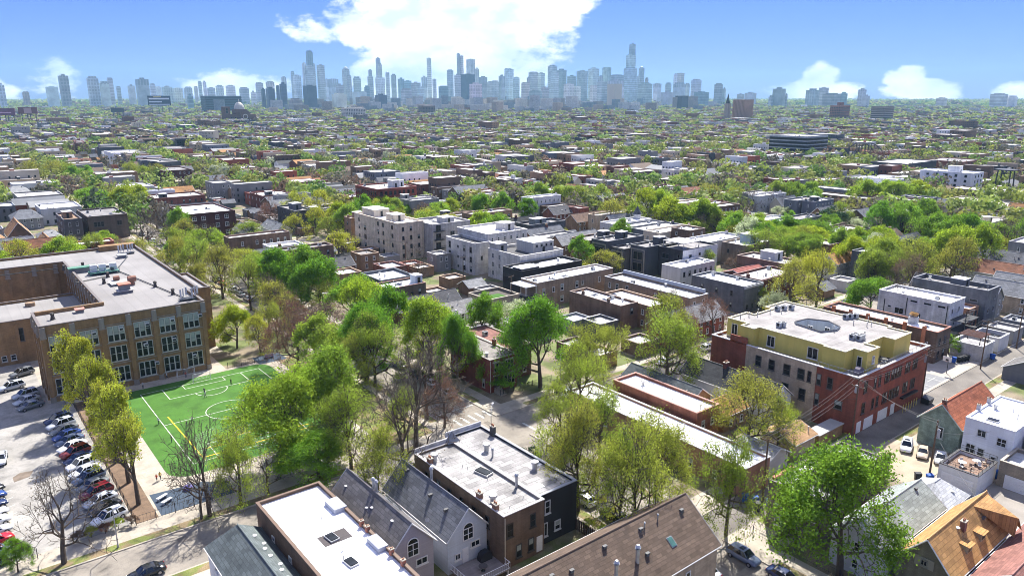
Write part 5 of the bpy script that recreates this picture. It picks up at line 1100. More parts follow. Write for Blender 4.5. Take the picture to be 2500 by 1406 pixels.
gable('gabled_house', 'house with orange roof cut by the left edge', 12.5, 340, 20.5, 356, 5, 9, 'y', 'dbrown', (.32, .17, .08), bits=1)
gable('gabled_house', 'grey roofed house between the two orange gables and the three-flat', 31.5, 343, 39.5, 358, 4.6, 7, 'x', 'lgrey', 'lgrey', hip=3, bits=1)
b20 = flat('modern_house', 'charcoal sided three-storey house with white stair room', 126.8, 317, 135, 338, 10.2, (.075, .08, .088), 'grey', bits=1, pent=(2, 7, 6.2, 12, 2.8, (.15, .155, .17)), wcol=(.05, .05, .05), wy=[(2, 6.6, 1.3, 1.4, 'p'), (5.6, 6.6, 1.4, 1.6, 'q'), (4, 3.2, 1, 1.4, 'p')])
gable('gabled_house', 'light grey sided house with slate roof in front of the charcoal house', 110.6, 298.8, 117.4, 316, 5.4, 8.0, 'y', 'lgrey', (.18, .19, .20), bits=2, wx=[])
gable('gabled_house', 'dark green walled house with grey roof, left of the light grey house', 100.5, 307, 107, 322, 4.4, 7.0, 'y', 'slate', (.20, .20, .195), bits=1, wx=[])
cb = flat('apartment_building', 'cream four-storey apartment building with stepped white roofs', 134.2, 238, 145.6, 273, 14.2, (.54, .455, .345), 'white', bits=5, wcol=(.08, .075, .07), wx=[(y, z, 1.1, 1.5, 'd') for z in (1.4, 4.9, 8.4, 11.6) for y in (4, 11, 15)] + [(26, z, 1.6, 1.7, 'd') for z in (1.4, 4.9, 8.4)] + [(31, z, .9, 1.2, 'd') for z in (1.4, 4.9, 8.4, 11.4)], pent=[(3, 8, 8, 14, 2.4, 'cream'), (2, 22, 9, 32, 2.8, 'cream')])
gb2 = flat('apartment_building', 'grey four-storey apartment building with black balconies beside cream block', 145.7, 232, 163, 248, 13.4, (.37, .355, .34), 'lgrey', bits=5, wx=[], wy=[(9, z, 1.9, 1.7, 'q') for z in (1.6, 5, 8.4, 11)][:3] + [(15, z, 1.0, 1.5, 'd') for z in (1.6, 5, 8.4)], wcol=(.12, .12, .125), pent=(7, 3, 12, 8, 2, (.4, .4, .4)))
for z in (4.0, 7.4, 10.6):
    o = MB().box(.4, -1.5, z, 4.8, -.004, z + .16).build('balcony', DARK, gb2); k_ = MB()
    for i in range(12): k_.tube((.45 + i * .39, -1.45, z + .16), (.45 + i * .39, -1.45, z + 1.1), .03, n=4)
    k_.tube((.45, -1.45, z + 1.1), (4.75, -1.45, z + 1.1), .04, n=4); k_.build('railing', DARK, o); windows(gb2, 'y', [(2.6, z + .2, 2.2, 2.2, 'q')], (.08, .08, .08))
rb = flat('brick_warehouse', 'tall red brick warehouse with four rows of arched dark windows', 173, 325.5, 195.6, 349, 15.6, (.225, .062, .045), 'lgrey', bits=10, wcol=(.07, .05, .045), wx=grid(.8, 22.6, 10, 4, 1.8, 3.5, 1.1, 2.0), wy=grid(1, 21.6, 8, 4, 1.8, 3.5, 1.4, 2.0, 'c'), cornice=(.20, .06, .045), pent=[(12, 6, 16, 11, 3.4, 'lgrey'), (17, 8, 20, 12, 3, 'white')])
flat('brick_shop', 'lower red-brown brick building left of the red warehouse', 171, 352, 181, 362, 9.2, (.17, .08, .06), 'white', bits=3)
flat('brick_shop', 'dark red storefront building with white bays, upper left', 129, 552, 147.5, 583, 10, (.12, .055, .045), 'grey', near=False, bits=3, wcol=(.6, .58, .55))
flat('apartment_building', 'long white building with small square windows, upper left', 135.5, 760, 163.5, 797, 10, 'white', 'lgrey', near=False, bits=2, wcol=(.05, .05, .05), wx=[], wy=grid(2, 26, 6, 2, 2, 4, 1.3, 1.3, 'p'))
flat('brick_apartment', 'broad charcoal flat block, upper left behind long white building', 182.5, 756, 203.5, 797, 12, 'charcoal', 'grey', near=False, bits=2, wx=[], wy=[])
flat('apartment_building', 'grey three-storey block beside cream flats, left middle distance', 131.6, 449, 142.2, 466, 10.4, 'grey', 'lgrey', near=False, bits=2)
flat('brick_house', 'brown two-flat with white roof, left middle distance by orange roof', 120.5, 503, 131.6, 520, 7.2, 'cream', 'tan', near=False, bits=1)
flat('row_house', 'grey stepped house with white roof, left middle distance', 89.3, 488, 107.8, 512, 7.2, 'lgrey', 'white', near=False, bits=2)
gable('gabled_house', 'house with bright orange roof above dark storefronts, left middle distance', 108, 462, 124, 472, 5, 8, 'x', 'brown', 'orange', near=False, bits=1)
LANDMARKS = [((40, 166), 'the brown brick school'), ((138, 66), 'the yellow-topped loft building'), ((184, 335), 'the tall red brick warehouse'), ((140, 250), 'the cream apartment building'), ((155, 238), 'the grey balcony apartments'),
             ((194, 172), 'the dark modern row houses'), ((235, 205), 'the white-roofed row houses'), ((95, 345), 'the dark red apartment block'), ((58, 368), 'the busy roof terrace flats'), ((26, 365), 'the steep orange gable'), ((130, 328), 'the charcoal three-storey house'),
             ((520, 198), 'the white apartment block'), ((436, 140), 'the long low tan building'), ((449, 245), 'the brown flats with chimneys'), ((200, 80), 'the pale grey modern house'), ((266, 84), 'the rust brown roof'), ((614, 270), 'the black brick factory'),
             ((138, 568), 'the dark red storefront'), ((150, 780), 'the long white building'), ((136, 458), 'the grey three-storey block'), ((115, 466), 'the bright orange roof'), ((683, 404), 'the glass office block'), ((235, 244), 'the wide brown shingled house'), ((250, 136), 'the plain dark brown brick box'), ((386, 198), 'the brown brick row'), ((148, 160), 'the long brown brick apartment'), ((88, 121), 'the red brick corner house'), ((57, 78), 'the patched grey roof'), ((90, 47), 'the dark grey brick house')]
USED = {}


def place_words(x, y, what):
    """a phrase that singles one thing out by the landmark it stands near; counted outwards"""
    (lx, ly), nm = min(LANDMARKS, key=lambda k: (k[0][0] - x) ** 2 + (k[0][1] - y) ** 2)
    d, r = viewdir(x, y); d0, r0 = viewdir(lx, ly); u, v = r - r0, d - d0
    w = ('right of' if u > 0 else 'left of') if abs(u) > abs(v) * .8 else ('behind' if v > 0 else 'before')
    k = (what, w, nm); USED[k] = USED.get(k, 0) + 1
    return '%s, %s %s %s' % (what, ordn(USED[k]), w, nm)

# ------------------------------------------------------------------ the rest of the neighbourhood on its lots
rg = random.Random(21)
LOTS = []
for (bx0, by0, bx1, by1) in [(XK[i][1] if i >= 0 else -80, c, (XK[i + 1][0] if i + 1 < len(XK) else 1100), d) for i in range(-1, len(XK)) for c, d in ((104.9, 295.3), (304.7, 495.3), (504.7, 695.3), (704.7, 895.3), (904.7, 1090))] + [(250, 20, 420, 94.9), (424, 20, 1100, 94.9)]:
    if bx0 < 0 and by0 < 200: continue
    if bx0 > 200 and (int(bx0) // 98 + int(by0) // 200) % 2 and bx1 - bx0 < 120 or by0 > 490 and rg.random() < .45 and bx1 - bx0 < 160:
        y = by0 + 6                                  # this block's lots run the other way
        while y < by1 - 30:
            x = bx0 + 5
            while x < bx1 - 9:
                w = rg.choice([6.4, 6.8, 7.4, 8.2, 10.5 if rg.random() < .3 else 7]); L = rg.uniform(14, 22); y2 = y + rg.uniform(0, 3)
                LOTS.append((x, y2, x + w, y2 + L, 'h'))
                if rg.random() < .6: LOTS.append((x + .2, y + 28, x + min(w, 6.4), y + 34, 'g'))
                x += w + rg.choice([.9, 1.2, 1.5, 5 if rg.random() < .25 else 1.0])
            y += 44
        continue
    mid = (bx0 + bx1) / 2; y = by0 + 5
    wide = bx1 - bx0 > 120
    while y < by1 - 9:
        w = rg.choice([6.2, 6.6, 7.2, 7.6, 9.5 if rg.random() < .3 else 6.8]) + (rg.choice([0, 1, 2, 5, 9]) if math.hypot(bx0, y) > 380 else 0)
        cols = [(bx0 + 6 + rg.uniform(0, 2), rg.uniform(15, 25), 1), (bx1 - 6 - rg.uniform(0, 2), rg.uniform(15, 25), -1)]
        if wide:
            cols = []; x = bx0 + 6
            while x < bx1 - 30: cols.append((x, rg.uniform(15, 24), 1)); x += rg.uniform(30, 44)
        for x, L, s in cols:
            x0, x1 = (x, x + L) if s > 0 else (x - L, x)
            LOTS.append((x0, y, x1, y + w, 'h'))
            if rg.random() < .75 and not wide:
                gx = mid - 10.5 if s > 0 else mid + 3.6
                LOTS.append((gx, y + .2, gx + 6.5, y + min(6.2, w - .3), 'g'))
        y += w + rg.choice([.9, 1.1, 1.3, 4 if rg.random() < .25 else 1.0])
pal = [('dark brown brick', 'dbrown'), ('brown brick', 'brown'), ('red brick', 'red'), ('dark red brick', 'dred'), ('tan brick', 'tan'), ('grey', 'grey'), ('pale grey', 'lgrey'), ('charcoal', 'charcoal'), ('white', 'white'), ('cream', 'cream'), ('slate', 'slate')]
pw = [22, 17, 4, 6, 9, 14, 10, 9, 6, 4, 8]
rfl = [('white', 'white'), ('pale grey', 'lgrey'), ('grey', 'grey'), ('silver', 'silver')]
gro = [('slate', 'slate'), ('brown', 'brown'), ('grey', 'lgrey'), ('rust', 'rust'), ('dark', 'black'), ('orange', 'orange')]


def lot_style():
    a = rg.choices(pal, pw)[0]
    if rg.random() < .30: return a, rg.choices(gro, [8, 6, 6, 3, 4, 2])[0], 'gable'
    return a, rg.choices(rfl, [9, 6, 3, 5])[0], 'flat'


lots = [l for l in LOTS if in_view((l[0] + l[2]) / 2, (l[1] + l[3]) / 2, 6, .05) and free(l[0], l[1], l[2], l[3], .3)]
lots.sort(key=lambda l: math.hypot(l[0], l[1]))
near_lots = lots[:215]; mass_lots = lots[215:]
near_lots.sort(key=lambda l: min(math.hypot(k[0][0] - l[0], k[0][1] - l[1]) for k in LANDMARKS))
for (x0, y0, x1, y1, k) in near_lots:
    (cw, wk), (rw_, rk), st = lot_style()
    dist = math.hypot(x0, y0); nr = dist < 240
    if k == 'g':
        lab = place_words(x0, y0, '%s garage, %s roof' % (cw, rw_))
        if st == 'gable': gable('garage', lab, x0, y0, x1, y1, 2.8, 4.4, 'x', wk, rk, wx=[], wy=[], bits=0, cat='garage', group='neighbourhood garages', near=False)
        else: flat('garage', lab, x0, y0, x1, y1, 3.3, wk, rk, wx=[], wy=[], bits=0, cat='garage', group='neighbourhood garages', near=False)
        continue
    if st == 'gable':
        lab = place_words(x0, y0, '%s house, %s gable roof' % (cw, rw_))
        ze = rg.uniform(4.6, 6.6); gable('gabled_house', lab, x0, y0, x1, y1, ze, ze + rg.uniform(2.6, 3.6), 'x' if x1 - x0 > y1 - y0 else 'y', wk, rk, bits=rg.randrange(0, 3), near=nr, group='neighbourhood houses', chim=int(rg.random() < .3))
    else:
        lab = place_words(x0, y0, '%s house, %s flat roof' % (cw, rw_))
        z = rg.choice([6.8, 7.4, 7.8, 8.2, 10.4, 10.8])
        flat('flat_roof_house', lab, x0, y0, x1, y1, z, wk, rk, bits=rg.randrange(1, 5), near=nr, group='neighbourhood houses', chim=rg.choice([0, 0, 1, 2]), pent=(3, 1.4, 6.5, 4.6, 2.4, rg.choice(['lgrey', 'charcoal', wk])) if rg.random() < .2 else None)

# everything further out reads as one mass of roofs
def mass_houses(name, lots_, seed):
    r = random.Random(seed); V = []; Q = []; C = []; MI = []
    def quad(p, c, mi=0):
        n = len(V); V.extend(p); C.extend([(*c, 1)] * 4); Q.append((n, n + 1, n + 2, n + 3)); MI.append(mi)
    for (x0, y0, x1, y1, k) in lots_:
        a = r.choices(pal, pw)[0][1]; wc = COLS[a]; f = r.uniform(.8, 1.2); wc = tuple(c * f for c in wc)
        g_ = r.random() < .38
        z = r.uniform(2.8, 3.4) if k == 'g' else (r.uniform(5, 6.5) if g_ else r.choice([7.5, 8, 8.5, 10.5, 11, 11.5, 12.5]))
        if k == 'b': z = r.choice([6, 8, 10, 13, 16, 20])
        if k == 'm': z = r.choice([20, 24, 28, 32, 38, 46, 58]) * r.uniform(.8, 1.1); wc = r.choice([(.5, .5, .48), (.36, .38, .40), (.26, .24, .22), (.55, .52, .46), (.18, .22, .25), (.42, .36, .3)])
        for p in (((x0, y0), (x1, y0)), ((x0, y1), (x0, y0)), ((x1, y0), (x1, y1)), ((x1, y1), (x0, y1))):
            quad([(*p[0], 0), (*p[1], 0), (*p[1], z), (*p[0], z)], wc)
        if g_ and k not in 'bm':
            rc = SHING[r.choices(gro, [8, 6, 6, 3, 4, 2])[0][1]]; zr = z + r.uniform(2, 3.2); ym = (y0 + y1) / 2; xm = (x0 + x1) / 2; e = .3
            if y1 - y0 > x1 - x0:
                quad([(x0 - e, y1 + e, z - .2), (x0 - e, y0 - e, z - .2), (xm, y0 - e, zr), (xm, y1 + e, zr)], rc); quad([(x1 + e, y0 - e, z - .2), (x1 + e, y1 + e, z - .2), (xm, y1 + e, zr), (xm, y0 - e, zr)], rc); quad([(x0, y0, z), (x1, y0, z), (xm, y0, zr), (xm, y0, zr - .01)], wc); continue
            quad([(x0 - e, y0 - e, z - .2), (x1 + e, y0 - e, z - .2), (x1 + e, ym, zr), (x0 - e, ym, zr)], rc); quad([(x1 + e, y1 + e, z - .2), (x0 - e, y1 + e, z - .2), (x0 - e, ym, zr), (x1 + e, ym, zr)], rc)
            quad([(x0, y1, z), (x0, y0, z), (x0, ym, zr), (x0, ym, zr - .01)], wc)
        else:
            rc = tuple(min(.82, c_ * 1.3) for c_ in ROOFS[r.choices(rfl, [10, 6, 4, 5])[0][1]]); t = .4
            quad([(x0 + t, y0 + t, z - .4), (x1 - t, y0 + t, z - .4), (x1 - t, y1 - t, z - .4), (x0 + t, y1 - t, z - .4)], rc)
            cc = tuple(min(.7, c + .08) for c in wc)
            for q in ((x0, y0, x1, y0 + t), (x0, y1 - t, x1, y1), (x0, y0 + t, x0 + t, y1 - t), (x1 - t, y0 + t, x1, y1 - t)): quad([(q[0], q[1], z), (q[2], q[1], z), (q[2], q[3], z), (q[0], q[3], z)], cc)
            quad([(x1 - t, y1 - t, z - .4), (x0 + t, y1 - t, z - .4), (x0 + t, y1 - t, z), (x1 - t, y1 - t, z)], wc)
            quad([(x1 - t, y0 + t, z - .4), (x1 - t, y1 - t, z - .4), (x1 - t, y1 - t, z), (x1 - t, y0 + t, z)], wc)
            if r.random() < .35 and k != 'g':
                px, py = x0 + (x1 - x0) * r.uniform(.2, .6), y0 + (y1 - y0) * .25; s = r.uniform(1, 3); h = z + r.uniform(.6, 2); pc = r.choice([(.4, .4, .4), (.1, .1, .1), (.3, .12, .09)])
                for p in (((px, py), (px + s, py)), ((px, py + s), (px, py))): quad([(*p[0], z - .4), (*p[1], z - .4), (*p[1], h), (*p[0], h)], pc)
                quad([(px, py, h), (px + s, py, h), (px + s, py + s, h), (px, py + s, h)], (.6, .6, .6))
        if k != 'g':
            dk = (.025, .027, .03); n = max(1, int(z / 3.2))
            for j in range(n):
                zz = 1.2 + j * 3.1
                if zz + 1.4 > z: break
                for i in range(max(1, int((x1 - x0) / 3.6))):
                    if r.random() < .3: continue
                    u = x0 + 1.2 + i * 3.6
                    if u + 1 < x1: quad([(u, y0 - .03, zz), (u + 1, y0 - .03, zz), (u + 1, y0 - .03, zz + 1.5), (u, y0 - .03, zz + 1.5)], dk)
                for i in range(max(1, int((y1 - y0) / 3))):
                    u = y0 + .9 + i * 3
                    if u + 1 < y1: quad([(x0 - .03, u + 1, zz), (x0 - .03, u, zz), (x0 - .03, u, zz + 1.5), (x0 - .03, u + 1, zz + 1.5)], dk)
    me = np_mesh(name, V, Q, [pm('far_walls', None, .10, .2, .85, attr='Col')], None, C)
    return inst(name, me)


tag(mass_houses('distant_houses', mass_lots, 3), 'dense rows of low houses stretching towards the skyline', 'houses', kind='stuff')

# out to the edge of the city: coarser blocks
far = []
rf_ = random.Random(8)
y = 60
for ring_ in range(1):
    n = 0
    while n < 17000:
        dd = 950 + 4300 * rf_.random() ** 1.5; aa = CAM_AZ + rf_.uniform(-.66, .66)
        x, y = dd * math.sin(aa), dd * math.cos(aa); n += 1
        if (x < 1090 and y < 1090 and math.hypot(x, y) < 950): continue
        x = round(x / 33) * 33 + rf_.uniform(0, 3); y = round(y / 9) * 9
        s = 1 + dd / 5500
        k = 'b' if rf_.random() < 0.006 + dd / 140000 else 'h'
        w, L = (rf_.uniform(6, 8.5) * s, rf_.uniform(14, 24) * s) if k == 'h' else (rf_.uniform(14, 26), rf_.uniform(16, 40))
        if rf_.random() < .5: w, L = L, w
        far.append((x, y, x + L, y + w, k))
for _ in range(330):
    dd = rf_.uniform(2600, 5600); aa = CAM_AZ + math.radians(rf_.gauss(-3, 7.5)); x, y = dd * math.sin(aa), dd * math.cos(aa); w = rf_.uniform(18, 46)
    far.append((x, y, x + w, y + rf_.uniform(16, 36), 'm'))
for _ in range(5200):
    dd = rf_.uniform(5000, 11500); aa = CAM_AZ + rf_.uniform(-.66, .66); x, y = dd * math.sin(aa), dd * math.cos(aa); far.append((x, y, x + rf_.uniform(25, 70), y + rf_.uniform(20, 50), 'b'))
tag(mass_houses('far_city_houses', far, 4), 'hazy mass of distant city roofs before the skyline', 'houses', kind='stuff')

# ------------------------------------------------------------------ trees
def tree_proto(seed, h, cr, style, leaves, lsize, levels=5, trunk_h=.26, spread=.62, kids=(4, 3, 3, 3, 2), cone=False):
    """returns (trunk mesh, crown mesh): limbs and twigs grown level by level, leaves along the outer twigs"""
    r = random.Random(seed); segs = []; tips = []
    def limb(q, dd, k, L, rad, lv, lift=.04, f0=.30):
        ph = r.uniform(0, 6.28)
        for i in range(k):
            ax = dd.cross(Vector((0, 0, 1)) if abs(dd.z) < .95 else Vector((1, 0, 0))).normalized(); bx_ = dd.cross(ax)
            t = ph + 6.283 * i / k + r.uniform(-.5, .5); sp = spread * r.uniform(.6, 1.4)
            nd = (dd * math.cos(sp) + (ax * math.cos(t) + bx_ * math.sin(t)) * math.sin(sp)); nd.z += lift; nd.normalize()
            grow(q - dd * (L * r.uniform(0, f0)), nd, L * r.uniform(.62, .86), rad * .62 * r.uniform(.8, 1.1), lv + 1)
    def grow(p, d, L, rad, lv):
        n = 5 if lv == 0 else 2; q = p; dd = d
        for i in range(n):
            dd = (dd + Vector((r.uniform(-1, 1), r.uniform(-1, 1), r.uniform(-.3, .5))) * (.09 if lv == 0 else .20)).normalized()
            e = q + dd * (L / n); r0 = rad * (1 - (.55 if lv == 0 else .35) * i / n); r1 = rad * (1 - (.55 if lv == 0 else .35) * (i + 1) / n)
            segs.append((q.copy(), e.copy(), r0, r1, lv)); q = e
            if lv >= levels - 2: tips.append((q.copy(), lv))
            if lv == 0 and 1 <= i < n - 1:      # lower limbs leave the trunk nearly level
                for _ in range(2 if i == 2 else 1):
                    t = r.uniform(0, 6.28) ; nd = Vector((math.cos(t), math.sin(t), r.uniform(.25, .75) * (.6 if spread > .5 else 1.8))).normalized()
                    grow(q.copy(), nd, L * r.uniform(.52, .70), r1 * .6, 1)
        if lv + 1 >= levels: return
        limb(q, dd, kids[lv] if lv < len(kids) else 2, L * (.62 if lv == 0 else 1), rad * (.6 if lv == 0 else 1), lv)
    grow(Vector((0, 0, 0)), Vector((0, 0, 1)), h * (trunk_h + .30), .030 * h, 0)
    pts = np.array([s[1][:] for s in segs]); mr = np.percentile(np.hypot(pts[:, 0], pts[:, 1]), 97); mz = pts[:, 2].max()
    sx, sz = cr / mr, h / mz
    S = lambda v: (v.x * sx, v.y * sx, v.z * sz)
    tm, cm = MB(), MB()
    for a, b, r0, r1, lv in segs:
        if lv <= 1: tm.tube(S(a), S(b), r0 * .95, r1 * .95, 6 if lv == 0 else 5, 0, cap=False)
        elif lv == 2: tm.tube(S(a), S(b), max(r0, .05), max(r1, .04), 4, 0, cap=False)
        else: cm.tube(S(a), S(b), max(r0, .032), max(r1 * .7, .022), 3, 0, cap=False)
    V = [np.array(cm.v, np.float32).reshape(-1, 3)]; Q = [np.array(cm.f, np.int32).reshape(-1, 4)]; MI = [np.zeros(len(cm.f), np.int32)]
    if leaves:
        rn = np.random.default_rng(seed); T = np.array([S(t[0]) for t in tips]); vox = np.floor(T / (cr * .30)).astype(int); hsh = (vox[:, 0] * 73 + vox[:, 1] * 179 + vox[:, 2] * 283 + seed * 31) % 100
        wgt = np.where(hsh < 32, .06, np.where(hsh < 55, .5, 1.4)); idx = rn.choice(len(T), leaves, p=wgt / wgt.sum())
        jit = rn.normal(0, 1, (leaves, 3)) * np.array([.42, .42, .32]) * (cr / 6 if not cone else .5)
        Cn = T[idx] + jit; Cn[:, 2] = np.maximum(Cn[:, 2], h * .12)
        a = rn.normal(0, 1, (leaves, 3)); a /= np.linalg.norm(a, axis=1)[:, None]
        b = np.cross(a, rn.normal(0, 1, (leaves, 3))); b /= np.linalg.norm(b, axis=1)[:, None]
        sz_ = lsize * rn.uniform(.6, 1.4, leaves)[:, None]; a *= sz_; b *= sz_ * .62
        lv = np.stack([Cn - a - b * .4, Cn + b, Cn + a + b * .3, Cn - b], 1).reshape(-1, 3); base = len(V[0])
        V.append(lv.astype(np.float32)); Q.append(np.arange(leaves * 4, dtype=np.int32).reshape(-1, 4) + base); MI.append(np.ones(leaves, np.int32))
    return tm.mesh('trunk', [BARK]), np_mesh('crown', np.concatenate(V), np.concatenate(Q), [BARKT, LEAF], np.concatenate(MI))


BARKT = pm('twig_bark', (.105, .085, .068), .2, 1.5, .95)
H0, R0 = 12., 6.
PROTO = {
    'G': [tree_proto(s, H0, R0, 'G', 17000, .165, 6, trunk_h=.16) for s in (1, 2, 3)],
    'O': [tree_proto(s, H0, R0, 'O', 7000, .125, 6, trunk_h=.15) for s in (11, 12, 13, 14)],
    'g': [tree_proto(s, H0, R0, 'G', 32000, .115, 7, trunk_h=.16, kids=(4, 3, 3, 2, 2, 2)) for s in (4, 5)],
    'o': [tree_proto(s, H0, R0, 'O', 13500, .095, 7, trunk_h=.15, kids=(4, 3, 3, 2, 2, 2)) for s in (15, 16, 17)],
    'B': [tree_proto(s, H0, R0, 'B', 700, .08, 7, trunk_h=.14, kids=(3, 3, 2, 2, 2, 2)) for s in (21, 22, 23)],
    'R': [tree_proto(s, H0, R0, 'R', 8000, .085, 7, trunk_h=.13, kids=(3, 3, 2, 2, 2, 2)) for s in (31, 32)],
    'Y': [tree_proto(s, H0, R0 * .62, 'Y', 8500, .12, 6, trunk_h=.14, spread=.40) for s in (41, 42, 43)],
    'W': [tree_proto(s, H0, R0, 'W', 9000, .19, 5, trunk_h=.08, spread=.5) for s in (51,)],
    'D': [tree_proto(61, H0, R0, 'D', 9000, .22, 5, trunk_h=.06, spread=.7)],
}
LC = {'G': [(.195, .365, .035), (.165, .335, .032), (.22, .38, .04)], 'L': [(.345, .475, .038), (.375, .465, .036), (.32, .455, .045)], 'l': [(.28, .42, .05), (.30, .40, .055)], 'O': [(.32, .405, .052), (.35, .405, .058), (.295, .395, .052), (.36, .375, .062)],
      'B': [(.19, .165, .115)], 'R': [(.21, .115, .08), (.185, .13, .095)], 'Y': [(.44, .465, .05), (.41, .455, .055)], 'W': [(.50, .56, .34), (.48, .53, .32)], 'D': [(.04, .08, .032)]}
LW = {'G': 'bright green leafy', 'L': 'lime green leafy', 'l': 'fresh green', 'O': 'olive sparse-leaved', 'B': 'bare grey', 'R': 'bare reddish-brown', 'Y': 'yellow-green', 'W': 'pale blossoming', 'D': 'dark evergreen'}
PK = {'G': 'G', 'L': 'G', 'l': 'G', 'O': 'O', 'B': 'B', 'R': 'R', 'Y': 'O', 'W': 'W', 'D': 'D'}
NT = [0]
TREE_XY = []


def tree(x, y, h, dia, kind, label=None, group=None, proto=None, i=None):
    pk = proto or PK[kind]
    if math.hypot(x, y) < 155 and pk in 'GO': pk = pk.lower()
    p = PROTO[pk]; NT[0] += 1
    tm, cm = p[(NT[0] if i is None else i) % len(p)]
    lab = label or place_words(x, y, LW[kind] + ' tree')
    r = thing('tree', lab, 'tree', (x, y, 0), rg.uniform(0, 6.28), group or 'neighbourhood trees')
    base = R0 * (.62 if (proto or PK[kind]) == 'Y' else 1)
    s = (dia / 2 / base, dia / 2 / base, h / H0)
    c = rg.choice(LC[kind]); f = rg.uniform(.88, 1.12)
    inst('trunk', tm, r, scale=s); inst('crown', cm, r, color=tuple(v * f for v in c), scale=s)
    if 82 < x < 90 and 36 < y < 42: r.children[-1].color = (.245, .47, .032, 1)
    TREE_XY.append((x, y)); return r


for i, yy in enumerate((113.4, 121.5, 130, 139.5, 149.5, 160)):
    tree(17.4 + (i % 2) * .3, yy, (15.5, 17, 16, 17, 17.5, 16.5)[i], 7.8, 'Y', 'yellow-green narrow tree, %s from the street in the car park row' % ordn(i + 1), 'row of trees along the car park', 'Y', i)
tree(6.2, 98.5 + 5.2, 13.5, 13, 'B', 'large bare tree spreading at the bottom left corner'); tree(1.2, 105.3, 5, 4, 'G', 'small green shrub tree at the bottom left edge')
for (x, y, h, dia, k) in TREES:
    if 69.0 < x < 79.8: x = 68.6 if x < 74.4 else 80.6
    if x < 69 and 91.4 < y < 103: y = 91.2 if (y < 97 and x > 36) else 103.4
    if x > 79 and 94 < y < 105.6: y = 106.2 if y > 98.5 else 93.4
    n = 1 if dia < 18.5 else (2 if dia < 27 else 3)
    for q in range(n):
        off = (q - (n - 1) / 2) * dia / n * .95
        tree(x + off * math.cos(CAM_AZ) + (rg.uniform(-2, 2) if n > 1 else 0), y - off * math.sin(CAM_AZ) + (rg.uniform(-2, 2) if n > 1 else 0), h * rg.uniform(.88, .98), min(dia * 1.12 if n == 1 else dia / n * 1.4, 19.5), k)

for (x, y, h, dia, k) in ((60, 143, 15, 13, 'l'), (68, 112, 18, 14, 'B'), (68, 133, 17, 13, 'O'), (81.4, 150, 17, 13, 'G'), (81.2, 163, 16, 13, 'L'), (100, 138, 14, 11, 'G'), (80.6, 66, 15, 13, 'O'), (80.6, 78, 14, 12, 'O'), (80.6, 88, 12, 11, 'O'), (68.4, 74, 14, 11, 'O'), (81.5, 190, 13, 12, 'O'), (67.8, 178, 12, 12, 'R'), (67.6, 187, 13, 12, 'O'), (34, 104.2, 9, 8, 'B'), (44, 104, 10, 9, 'B'), (112, 108, 12, 11, 'O'), (150, 107, 12, 11, 'R'), (104, 107.5, 12, 11, 'B'), (61, 108.5, 10, 9, 'O')): tree(x, y, h, dia, k)

# street and yard trees
cand = []
for a, b in XK:
    yy = 110
    while yy < 1090:
        for xx in (a - 1.1, b + 1.1):
            if rg.random() < .66: cand.append((xx, yy + rg.uniform(-2, 2), rg.uniform(9.5, 15), rg.uniform(10, 16)))
        yy += rg.uniform(10, 14)
for yv in YST[1:]:
    xx = -70
    while xx < 1090:
        for yy in (yv - 5.9, yv + 5.9):
            if rg.random() < .66: cand.append((xx + rg.uniform(-2, 2), yy, rg.uniform(9.5, 15), rg.uniform(10, 16)))
        xx += rg.uniform(10, 14)
xx = 230
while xx < 1090:
    for yy in (93.7, 106.1): cand.append((xx + rg.uniform(-2, 2), yy, rg.uniform(11, 16), rg.uniform(10, 15)))
    xx += rg.uniform(9, 12)
for _ in range(2000):
    x, y = rg.uniform(0, 1090), rg.uniform(20, 1090)
    if rg.random() < .75: cand.append((x, y, rg.uniform(6, 12), rg.uniform(8, 14)))
for _ in range(700):
    x, y = rg.uniform(230, 1000), rg.uniform(100, 700); cand.append((x, y, rg.uniform(8, 13), rg.uniform(10, 15)))
for _ in range(230):
    x, y = rg.uniform(240, 500), rg.uniform(108, 330); cand.append((x, y, rg.uniform(10, 15), rg.uniform(11, 17)))
for _ in range(16):
    cand.append((rg.uniform(-2, 46), rg.uniform(252, 290), rg.uniform(7, 9.5), rg.uniform(6, 9)))
mcells = {}
for l in lots: mcells.setdefault((int(l[0] // 30), int(l[1] // 30)), []).append(l)


def on_house(x, y):
    if not free(x - .6, y - .6, x + .6, y + .6): return True
    for i in (-1, 0, 1):
        for j in (-1, 0, 1):
            for l in mcells.get((int(x // 30) + i, int(y // 30) + j), ()):
                if l[0] - .5 < x < l[2] + .5 and l[1] - .5 < y < l[3] + .5: return True
    return any(a - .8 < x < b + .8 for a, b in XK) or any(abs(y - v) < 5.4 for v in YST[1:]) or (58.2 > y > 52.7 and x > 79)


cand = [c for c in cand if in_view(c[0], c[1], 8, .03) and math.hypot(c[0], c[1]) > 225 and not on_house(c[0], c[1]) and not (-45 < c[0] < 52 and 105 < c[1] < 251) and min((c[0] - a) ** 2 + (c[1] - b) ** 2 for a, b in TREE_XY[-120:]) > 36]
cand.sort(key=lambda c: math.hypot(c[0], c[1]))
KN = ['G', 'L', 'l', 'O', 'B', 'R', 'Y', 'W', 'D']; KW = [14, 12, 16, 30, 17, 6, 6, 3, 1.5]
nt = cand[:max(0, 292 - NT[0])]; rest = cand[len(nt):]
nt.sort(key=lambda c: min(math.hypot(k[0][0] - c[0], k[0][1] - c[1]) for k in LANDMARKS))
for x, y, h, dia in nt: tree(x, y, h, dia, rg.choices(KN, KW)[0])


